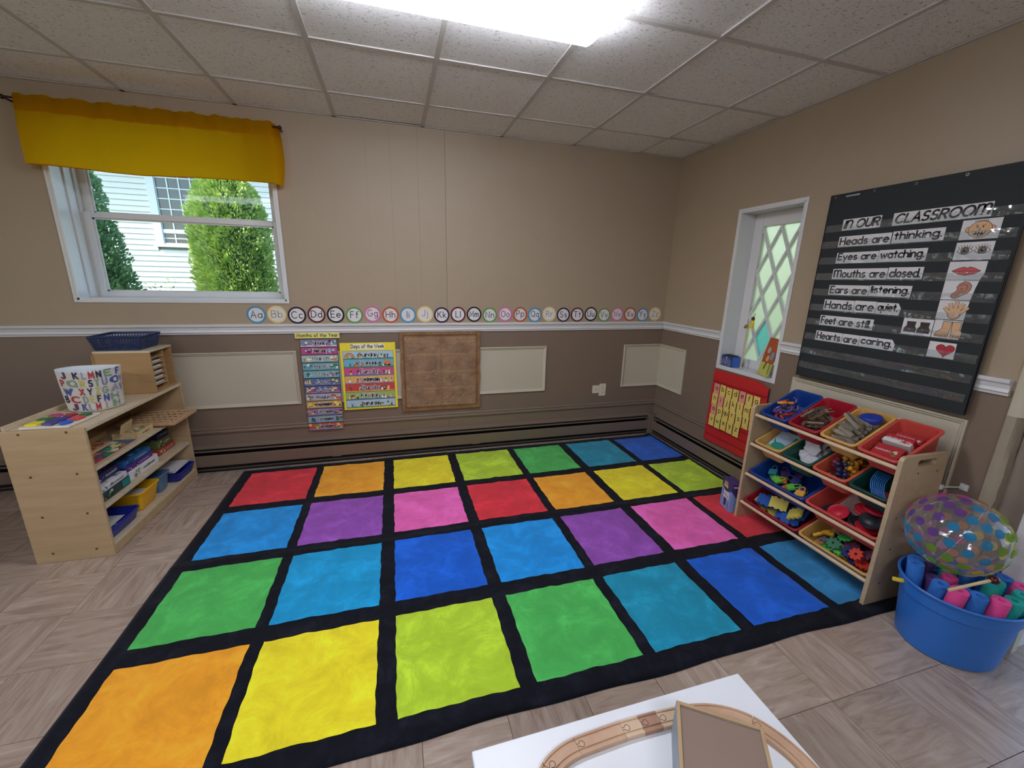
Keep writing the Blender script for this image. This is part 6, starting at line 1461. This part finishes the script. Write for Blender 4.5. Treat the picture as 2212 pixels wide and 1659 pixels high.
nood = [('blue', -.330, -2.435, .33), ('blue', -.392, -2.494, .345), ('blue', -.412, -2.612, .33), ('blue', -.345, -2.640, .32), ('pink', -.420, -2.655, .35), ('blue', -.375, -2.695, .345), ('pink', -.335, -2.738, .35), ('teal', -.225, -2.668, .36), ('teal', -.275, -2.752, .345), ('teal', -.215, -2.738, .355), ('pink', -.165, -2.715, .36), ('blue', -.130, -2.650, .345), ('purple', -.345, -2.545, .30), ('purple', -.25, -2.46, .31), ('teal', -.20, -2.52, .31), ('blue', -.14, -2.55, .32), ('pink', -.27, -2.56, .30)]
NC = {'blue': (44, 112, 196), 'pink': (222, 70, 140), 'teal': (24, 160, 148), 'purple': (84, 50, 110)}
cnt = {}
where = ['at the back left rim of the tub', 'standing tallest at the left rim of the tub', 'leaning left of the pink piece in the tub', 'half hidden behind the bright pink piece', 'at the front left rim under the drumstick', 'between the two pink pieces at the front rim', 'at the front rim beside the blue piece', 'under the drumstick knob', 'at the right front rim', 'at the right rim behind the other teal piece', 'at the right back of the tub', 'far right under the beach ball', 'deep in the tub beside the tall blue piece', 'deep at the back of the tub', 'deep under the beach ball', 'at the right back under the beach ball', 'deep in the middle of the tub']
cx, cy, NR = -.262, -2.600, .0285
def settle(P, a, b):      # push the round pieces apart and keep them inside the tub wall
    for it in range(300):
        for i in range(len(P)):
            for j in range(i):
                d = P[i]-P[j]; l = d.length
                if l < 2*NR+.003: d = d.normalized() if l > 1e-6 else Vector((1, 0)); P[i] += d*(2*NR+.003-l)*.5; P[j] -= d*(2*NR+.003-l)*.5
            e = math.hypot(P[i].x/a, P[i].y/b)
            if e > 1: P[i] /= e
    return P
tops = settle([Vector((x-cx, y-cy)) for c, x, y, z in nood], .206-NR-.006, .206*.875-NR-.006)
bots = settle([p*.80 for p in tops], .174-NR-.004, .174*.875-NR-.004)
for k, (c, x, y, z) in enumerate(nood):
    tz = .285; d0 = Vector((tops[k].x-bots[k].x, tops[k].y-bots[k].y, tz-.020))
    bxp, byp = cx+bots[k].x, cy+bots[k].y
    d = d0*((z-.020)/(tz-.020)); L_ = d.length
    o = thing('pool_noodle', '%s foam noodle piece %s' % (c, where[k]), 'pool noodle', (bxp, byp, .022), d.to_track_quat('Z', 'Y').to_euler(), 'foam noodle pieces in the tub')
    MB().lathe([(.010, 0), (.0265, 0), (.0285, .003), (.0285, L_-.003), (.0270, L_), (.0105, L_), (.0095, L_-.004), (.0095, .0)], 22).build('foam', mat('noodle_'+c, NC[c], .8, .08, 60, .3, 400), o, smooth=2)
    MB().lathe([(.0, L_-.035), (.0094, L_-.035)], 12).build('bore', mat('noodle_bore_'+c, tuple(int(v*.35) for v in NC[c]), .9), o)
# drumstick lying over the noodles
ds = thing('drumstick', 'wooden mallet stick with a dark red ball head over the noodles', 'mallet', (0, 0, 0))
pA, pB = Vector((-.515, -2.668, .378)), Vector((-.335, -2.704, .417))
MB().tube([pA, pB], .006, 8).build('stick', m_pine, ds, smooth=2)
MB().lathe([(.004, -.016)]+[(.0185*math.sin(PI*q/10), -.0165*math.cos(PI*q/10)) for q in range(1, 10)]+[(.004, .016)], 18, cap0=True, cap1=True).build('ball_head', mat('maroon_gloss', (72, 18, 22), .15), ds, tuple(pB), smooth=True)
# beach ball
ball = thing('beach_ball', 'clear inflatable beach ball with coloured dots resting in the tub', 'ball', (-.300, -2.548, .514), (0, .35, -.9))
Rb = .166
def film_mat():
    m = clear('clear_vinyl_film', (250, 250, 252), .94, .05, .05, .06); return m
mb = MB()
pf = [(Rb*math.sin(PI*q/28), -Rb*.96*math.cos(PI*q/28)) for q in range(1, 28)]
mb.lathe([(.001, -Rb*.96)]+pf+[(.001, Rb*.96)], 56, cap0=True, cap1=True); mb.build('skin', film_mat(), ball, smooth=True)
DC = {'yellow': (240, 210, 70), 'orange': (236, 140, 70), 'pink': (226, 96, 170), 'purple': (130, 90, 170), 'blue': (60, 160, 214), 'green': (140, 186, 70)}
def dot_mat(n_, c):
    m = bpy.data.materials.new('dot_'+n_); m.use_nodes = True; t = m.node_tree; t.nodes.clear(); L = t.links.new
    o = t.nodes.new('ShaderNodeOutputMaterial'); d = t.nodes.new('ShaderNodeBsdfDiffuse'); d.inputs[0].default_value = lin(c); tl = t.nodes.new('ShaderNodeBsdfTranslucent'); tl.inputs[0].default_value = lin(c)
    a = t.nodes.new('ShaderNodeMixShader'); a.inputs[0].default_value = .4; L(d.outputs[0], a.inputs[1]); L(tl.outputs[0], a.inputs[2])
    tr = t.nodes.new('ShaderNodeBsdfTransparent'); tr.inputs[0].default_value = lin(tuple(int(255-(255-v)*.5) for v in c)); b = t.nodes.new('ShaderNodeMixShader'); b.inputs[0].default_value = .66; L(tr.outputs[0], b.inputs[1]); L(a.outputs[0], b.inputs[2]); L(b.outputs[0], o.inputs[0])
    return m
dots = list(DC); dmt = {k: dot_mat(k, v) for k, v in DC.items()}
dmesh = {}
for c in dots:
    mb = MB(); rd = .0185
    ring = [[(rr*math.cos(t)*rd, rr*math.sin(t)*rd, math.sqrt(Rb**2-(rr*rd)**2)+.0008) for t in [2*PI*q/16 for q in range(16)]] for rr in (.5, 1.0)]
    mb.v = ring[0]+ring[1]+[(0, 0, Rb+.0008)]
    mb.f = [(q, 16+q, 16+(q+1) % 16, (q+1) % 16) for q in range(16)]+[(32, q, (q+1) % 16) for q in range(16)]; mb.mi = [0]*32
    dmesh[c] = mb.mesh('dot', dmt[c])
for s_ in range(18):
    for q in range(7):
        if q in (0, 6) and s_ % 2: continue
        th = math.radians(24+22*q); ph = 2*PI*(s_+.5*(q % 2))/18
        v = Vector((math.sin(th)*math.cos(ph), math.sin(th)*math.sin(ph), math.cos(th)*.97))
        link('dot', dmesh[dots[(s_//3+q//4) % 6]], ball, (0, 0, 0), v.to_track_quat('Z', 'Y').to_euler(), True)
for s_ in range(6):
    ph = 2*PI*s_/6+.26
    MB().tube([(1.004*Rb*math.sin(t)*math.cos(ph), 1.004*Rb*math.sin(t)*math.sin(ph), -Rb*.964*math.cos(t)) for t in [PI*q/24 for q in range(1, 24)]], .0008, 5).build('seam', clear('seam_film', (235, 235, 240), .6, .1, .3), ball, smooth=True)
MB().lathe([(.0, 0), (.022, -.002), (.022, .001), (.008, .003), (.007, .010), (.004, .011), (0, .011)], 16).build('valve', clear('valve_vinyl', (230, 230, 236), .6, .2, .4), ball, (0, 0, -Rb*.955), (PI, 0, 0), smooth=2)

# ================================================================== TRAIN TABLE
TZ = .450
tb = thing('play_table', 'low white-topped play table at the bottom edge', 'table', (0, 0, 0))
m_tab = mat('white_laminate', (232, 234, 238), .35, .02, 8)
bx('table_top', m_tab, tb, -2.430, -1.664, -3.36, -2.788, TZ-.022, TZ, .003)
for x in (-2.40, -1.735):
    for y in (-3.33, -2.865): bx('leg', m_birch, tb, x, x+.045, y, y+.045, 0, TZ-.022, .003)
bx('apron', m_birch, tb, -2.39, -1.70, -2.845, -2.828, TZ-.09, TZ-.022); bx('apron', m_birch, tb, -2.39, -1.70, -3.32, -3.303, TZ-.09, TZ-.022)
m_trk = wood('track_beech', (186, 148, 118), (206, 170, 140), .5, (14, 14, 50)); m_trk2 = wood('track_dark_beech', (160, 120, 96), (178, 138, 112), .5, (14, 14, 50)); m_trk3 = wood('track_pale_beech', (206, 176, 146), (218, 190, 160), .5, (14, 14, 50))
PTH = [(-2.318, -3.020), (-2.312, -2.960), (-2.298, -2.912), (-2.270, -2.877), (-2.230, -2.858), (-2.190, -2.850), (-2.130, -2.847), (-2.067, -2.845), (-2.016, -2.8455), (-1.966, -2.847), (-1.915, -2.850), (-1.868, -2.855), (-1.822, -2.866), (-1.780, -2.886), (-1.745, -2.915), (-1.720, -2.952), (-1.704, -2.995), (-1.698, -3.045), (-1.702, -3.10), (-1.716, -3.15)]
def catmull(P, n=6):
    o = []
    for i in range(len(P)-1):
        p0, p1, p2, p3 = Vector(P[max(i-1, 0)]), Vector(P[i]), Vector(P[i+1]), Vector(P[min(i+2, len(P)-1)])
        for k in range(n):
            t = k/n; o.append(.5*((2*p1)+(-p0+p2)*t+(2*p0-5*p1+4*p2-p3)*t*t+(-p0+3*p1-3*p2+p3)*t**3))
    o.append(Vector(P[-1])); return o
SP = catmull(PTH)
def track(i0, i1, m, label):
    pts = SP[i0*6:i1*6+1]; o = thing('track_piece', label, 'toy track', (pts[0].x, pts[0].y, TZ), group='wooden train track pieces')
    hw = .0205; hh = .013
    prof = [(-hw, 0), (-hw, hh-.001), (-hw+.001, hh), (-.0155, hh), (-.0150, hh-.0032), (-.0090, hh-.0032), (-.0085, hh), (.0085, hh), (.0090, hh-.0032), (.0150, hh-.0032), (.0155, hh), (hw-.001, hh), (hw, hh-.001), (hw, 0)]
    mb = MB(); n = len(prof)
    for k, p in enumerate(pts):
        d = (pts[min(k+1, len(pts)-1)]-pts[max(k-1, 0)]).normalized(); nn = Vector((d.y, -d.x)); e = 0
        if k == 0: e = .0005
        if k == len(pts)-1: e = -.0005
        for w_, z in prof: mb.v.append((p.x-pts[0].x+nn.x*w_+d.x*e, p.y-pts[0].y+nn.y*w_+d.y*e, z+.0004))
    for k in range(len(pts)-1):
        for q in range(n): mb.f.append((k*n+q, k*n+(q+1) % n, (k+1)*n+(q+1) % n, (k+1)*n+q)); mb.mi.append(0)
    mb.f += [tuple(range(n-1, -1, -1)), tuple((len(pts)-1)*n+q for q in range(n))]; mb.mi += [0, 0]
    mb.build('rail_block', m, o)
    # socket outline and the round peg of the neighbouring piece at the start of this one
    d = (pts[1]-pts[0]).normalized(); a = math.atan2(d.y, d.x)
    s_ = MB(); ribbon(s_, [(0, .0022), (.0055, .0026)]+[(.0115+.0068*math.cos(t), .0068*math.sin(t)) for t in [math.radians(155-310*q/14) for q in range(15)]]+[(.0055, -.0026), (0, -.0022)], .0012, 0)
    s_.build('socket_gap', mat('gap_dark', (60, 40, 30), .9), o, (0, 0, hh+.0006), (0, 0, a))
    pg = MB(); pg.prism([(0, -.0018), (.0058, -.0020)]+[(.0115+.0056*math.cos(t), .0056*math.sin(t)) for t in [math.radians(-150+300*q/12) for q in range(13)]]+[(.0058, .0020), (0, .0018)], hh, hh+.0005); pg.build('peg', m, o, (0, 0, 0), (0, 0, a))
track(0, 3, m_trk, 'curved beech track piece at the lower left of the table loop')
track(3, 5, m_trk, 'curved beech track piece bending into the straight run')
track(5, 7, m_trk, 'straight beech track piece left of the short pale one')
track(7, 8, m_trk3, 'short pale track piece beside the dark short one')
track(8, 9, m_trk2, 'short dark brown track piece between two pale ones')
track(9, 11, m_trk3, 'straight pale track piece running behind the brown tray')
track(11, 14, m_trk, 'curved beech track piece right behind the brown tray')
track(14, 19, m_trk, 'long curved beech track piece at the right table edge')
# upturned box with brown hardboard base
ub = thing('wooden_tray', 'upturned wooden box with a brown hardboard base on the play table', 'box', (-1.948, -2.873, TZ+.0006), (0, 0, -math.radians(34.8)))
BW, BD, BH = .184, .260, .100
m_gside = mat('grey_blue_wash', (150, 160, 170), .6, .22, 26, stretch=(1, 1, .25)); m_hard = mat('brown_hardboard', (140, 118, 104), .6, .05, 12)
m_fr = wood('frame_oak', (172, 142, 104), (192, 162, 122), .5, (6, 6, 60))
bx('wall_board', m_gside, ub, 0, .008, -BD, 0, 0, BH-.004); bx('wall_board', m_gside, ub, BW-.008, BW, -BD, 0, 0, BH-.004); bx('wall_board', m_gside, ub, .008, BW-.008, -.008, 0, 0, BH-.004); bx('wall_board', m_gside, ub, .008, BW-.008, -BD, -BD+.008, 0, BH-.004)
for q in ((0, .008, -BD, 0), (BW-.008, BW, -BD, 0), (.008, BW-.008, -.008, 0), (.008, BW-.008, -BD, -BD+.008)): bx('frame_edge', m_fr, ub, q[0], q[1], q[2], q[3], BH-.004, BH, .001)
bx('hardboard_base', m_hard, ub, .008, BW-.008, -BD+.008, -.008, BH-.009, BH-.005)
tr_ = thing('toy_tree', 'dark green wooden toy tree inside the track loop', 'toy', (-2.258, -2.925, TZ+.0004))
MB().lathe([(0, 0), (.012, 0), (.012, .004), (.005, .006), (.005, .020)], 14).build('stand', m_beech, tr_, smooth=2); MB().lathe([(.0, .018), (.021, .018), (.017, .040), (.009, .062), (.001, .078)], 8).build('crown', mat('tree_green', (30, 82, 50), .5), tr_)

# ================================================================== OUTSIDE
m_grass = mat('lawn', (90, 120, 58), .9, .3, 3)
tag(bx('ground_outside', m_grass, None, -40, 40, -30, 40, -.30, -.12), kind='structure', label='lawn outside the building')
hs = thing('neighbour_house', 'white clapboard house seen through the double-hung window', 'house', (0, 7.0, 0))
m_sid = mat('white_clapboard', (226, 228, 232), .6, .03, 5)
bx('wall_core', mat('house_sheathing', (150, 152, 156), .8), hs, -16, 2, .03, .3, -.12, 4.1)
cbm = {}
HX0, HX1, HZ0, HZ1 = -7.13, -5.65, 1.99, 3.62
def clap(x0, x1, z):
    mb = MB(); mb.add([(x0, .03, z), (x1, .03, z), (x1, -.016, z), (x0, -.016, z), (x0, .016, z+.118), (x1, .016, z+.118), (x1, .03, z+.118), (x0, .03, z+.118)], [(0, 3, 2, 1), (3, 4, 5, 2), (4, 7, 6, 5)] and [(3, 2, 5, 4), (0, 1, 2, 3), (4, 5, 6, 7), (0, 3, 4, 7), (1, 6, 5, 2)])
    return mb.build('clapboard', m_sid, hs)
z = 0.25
while z < 4.0:
    if z+.1 > HZ0-.02 and z < HZ1+.1: clap(-16, HX0, z); clap(HX1, 2, z)
    else: clap(-16, 2, z)
    z += .1045
bx('eave', m_sid, hs, -16.5, 2.5, -.95, .4, 4.02, 4.16); bx('roof', mat('asphalt_shingle', (96, 96, 100), .9, .2, 30), hs, -16.5, 2.5, -1.0, 3.0, 4.16, 4.30)
hw_ = tag(bx('window', mat('house_trim_white', (222, 228, 238), .5), hs, HX0, HX0+.135, -.05, .03, HZ0+.04, HZ1), None)
bx('casing', MATS['house_trim_white'], hw_, HX1-.135, HX1, -.05, .03, HZ0+.04, HZ1); bx('head_casing', MATS['house_trim_white'], hw_, HX0, HX1, -.055, .03, HZ1-.11, HZ1+.02); bx('window_sill', MATS['house_trim_white'], hw_, HX0-.03, HX1+.03, -.085, .03, HZ0, HZ0+.045)
m_hg = mat('dark_house_glass', (58, 66, 70), .08, .5, 3, spec=.8)
gx0, gx1 = HX0+.135, HX1-.135
bx('meeting_rail', MATS['house_trim_white'], hw_, gx0, gx1, -.03, .02, 2.265, 2.33)
bx('bottom_rail', MATS['house_trim_white'], hw_, gx0, gx1, -.03, .02, HZ0+.045, HZ0+.075)
ncol = 6
for (za, zb, nr) in ((HZ0+.075, 2.265, 2), (2.33, HZ1-.11, 6)):
    for c_ in range(ncol):
        for r_ in range(nr):
            xa = gx0+(gx1-gx0)*c_/ncol; xb = gx0+(gx1-gx0)*(c_+1)/ncol; z0, z1 = za+(zb-za)*r_/nr, za+(zb-za)*(r_+1)/nr
            bx('pane', m_hg, hw_, xa+.011, xb-.011, .004, .010, z0+.011, z1-.011)
    for c_ in range(ncol+1): xa = gx0+(gx1-gx0)*c_/ncol; bx('muntin', MATS['house_trim_white'], hw_, xa-.011, xa+.011, -.012, .012, za, zb)
    for r_ in range(nr+1): z0 = za+(zb-za)*r_/nr; bx('muntin', MATS['house_trim_white'], hw_, gx0, gx1, -.010, .012, z0-.010, z0+.010)
# evergreen shrubs
def leaf_mat(nm, a, b_):
    m, t, b = newmat(nm); L = t.links.new
    tc = t.nodes.new('ShaderNodeTexCoord'); n = t.nodes.new('ShaderNodeTexNoise'); n.inputs['Scale'].default_value = 9; n.inputs['Detail'].default_value = 5; L(tc.outputs['Object'], n.inputs[0])
    r = t.nodes.new('ShaderNodeValToRGB'); r.color_ramp.elements[0].color = lin(a); r.color_ramp.elements[1].color = lin(b_); r.color_ramp.elements[0].position = .35; r.color_ramp.elements[1].position = .65
    L(n.outputs[0], r.inputs[0]); L(r.outputs[0], b.inputs['Base Color']); b.inputs['Roughness'].default_value = .6; return m
def shrub(name, label, x, y, rx, top, seed, m, shape):
    rd = random.Random(seed); o = thing(name, label, 'shrub', (x, y, -.12))
    mb = MB(); n = 26000
    for k in range(n):
        v = rd.random()**.9; z = .15+(top-.15)*v; a = rd.uniform(0, 2*PI)
        if math.sin(a) > .55: continue       # the side turned to the house stays thin
        R_ = rx*shape(v)*(1+.07*math.sin(a*7+z*9)+.05*math.sin(a*13-z*17))*rd.uniform(.86, 1.03)
        p = Vector((R_*math.cos(a), R_*math.sin(a), z))
        out = Vector((math.cos(a), math.sin(a), .8+rd.uniform(-.5, .5))).normalized()
        s1 = out.cross(Vector((rd.uniform(-1, 1), rd.uniform(-1, 1), rd.uniform(-1, 1)))).normalized()
        l, w_ = rd.uniform(.035, .062), rd.uniform(.011, .018)
        q = p+out*l
        mid = p+out*l*.5
        mb.add([p, mid-s1*w_, q, mid+s1*w_], [(0, 1, 2, 3)])
    f_ = mb.build('foliage', m, o); tag(f_, kind='stuff')
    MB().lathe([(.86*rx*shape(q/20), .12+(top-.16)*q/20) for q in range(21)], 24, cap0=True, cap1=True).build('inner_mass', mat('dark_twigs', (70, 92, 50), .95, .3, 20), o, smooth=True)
    MB().tube([(0, 0, 0), (0, 0, .4)], .05, 8).build('trunk', mat('bark', (84, 66, 50), .9), o)
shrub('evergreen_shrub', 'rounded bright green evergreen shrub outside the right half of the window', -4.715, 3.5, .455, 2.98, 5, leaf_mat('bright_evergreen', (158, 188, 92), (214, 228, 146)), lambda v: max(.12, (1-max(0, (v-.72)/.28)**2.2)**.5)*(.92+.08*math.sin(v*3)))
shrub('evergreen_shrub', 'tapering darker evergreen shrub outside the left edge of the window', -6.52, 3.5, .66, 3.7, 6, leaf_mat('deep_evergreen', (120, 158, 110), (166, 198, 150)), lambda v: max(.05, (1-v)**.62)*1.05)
# low flowering plants at the house foot
for k in range(7):
    x, y = -7.4+.44*k, 5.9+.25*(k % 2)
    rd = random.Random(90+k); mb = MB(); hh = rd.uniform(1.35, 1.75)
    for q in range(70):
        a = rd.uniform(0, 6.28); r_ = rd.uniform(0, .20); z = hh*rd.uniform(.55, 1.0); p = Vector((r_*math.cos(a), r_*math.sin(a), z)); s1 = Vector((rd.uniform(-1, 1), rd.uniform(-1, 1), rd.uniform(-.3, .6))).normalized(); s2 = s1.cross(Vector((0, 0, 1))).normalized()*.02
        mb.add([p, p+s1*.04-s2, p+s1*.08, p+s1*.04+s2], [(0, 1, 2, 3)])
    o = thing('garden_plant', '%s leafy garden plant in front of the clapboard house' % ['first', 'second', 'third', 'fourth', 'fifth', 'sixth', 'seventh'][k], 'plant', (x, y, -.12), group='garden plants by the house')
    o['label'] = 'leafy garden plant before the clapboards, number %s from the left' % ['one', 'two', 'three', 'four', 'five', 'six', 'seven'][k]
    tag(mb.build('leaves', leaf_mat('plant_leaf_%d' % k, (96, 132, 60), (206, 192, 92)), o), kind='stuff')
    st = MB()
    for q in range(5): a = q*1.26; st.tube([(0, 0, 0), (.1*math.cos(a), .1*math.sin(a), hh*.8)], .005, 4)
    tag(st.build('stems', mat('green_stem', (96, 116, 60), .8), o), kind='stuff')
# foliage beyond the diamond window and the doorway
shrub('garden_tree', 'leafy tree behind the diamond-pane window', 3.6, -.3, 1.3, 4.2, 12, leaf_mat('tree_leaf', (160, 184, 90), (226, 232, 150)), lambda v: max(.1, math.sin(PI*min(1, v*.9+.1))**.6))
# unseen roof added to keep the sun out of the left wall's window
pr_ = thing('sun_block_roof', 'unseen roof added outside the left wall to block the sun', 'roof', (0, 0, 0)); bx('roof_deck', MATS['asphalt_shingle'], pr_, XL-2.6, XL-.2, -5.2, .2, 2.62, 2.74)
for y in (-5.1, .1): bx('post', m_white, pr_, XL-2.5, XL-2.4, y-.05, y+.05, -.12, 2.62)
tag(pr_, kind='structure')
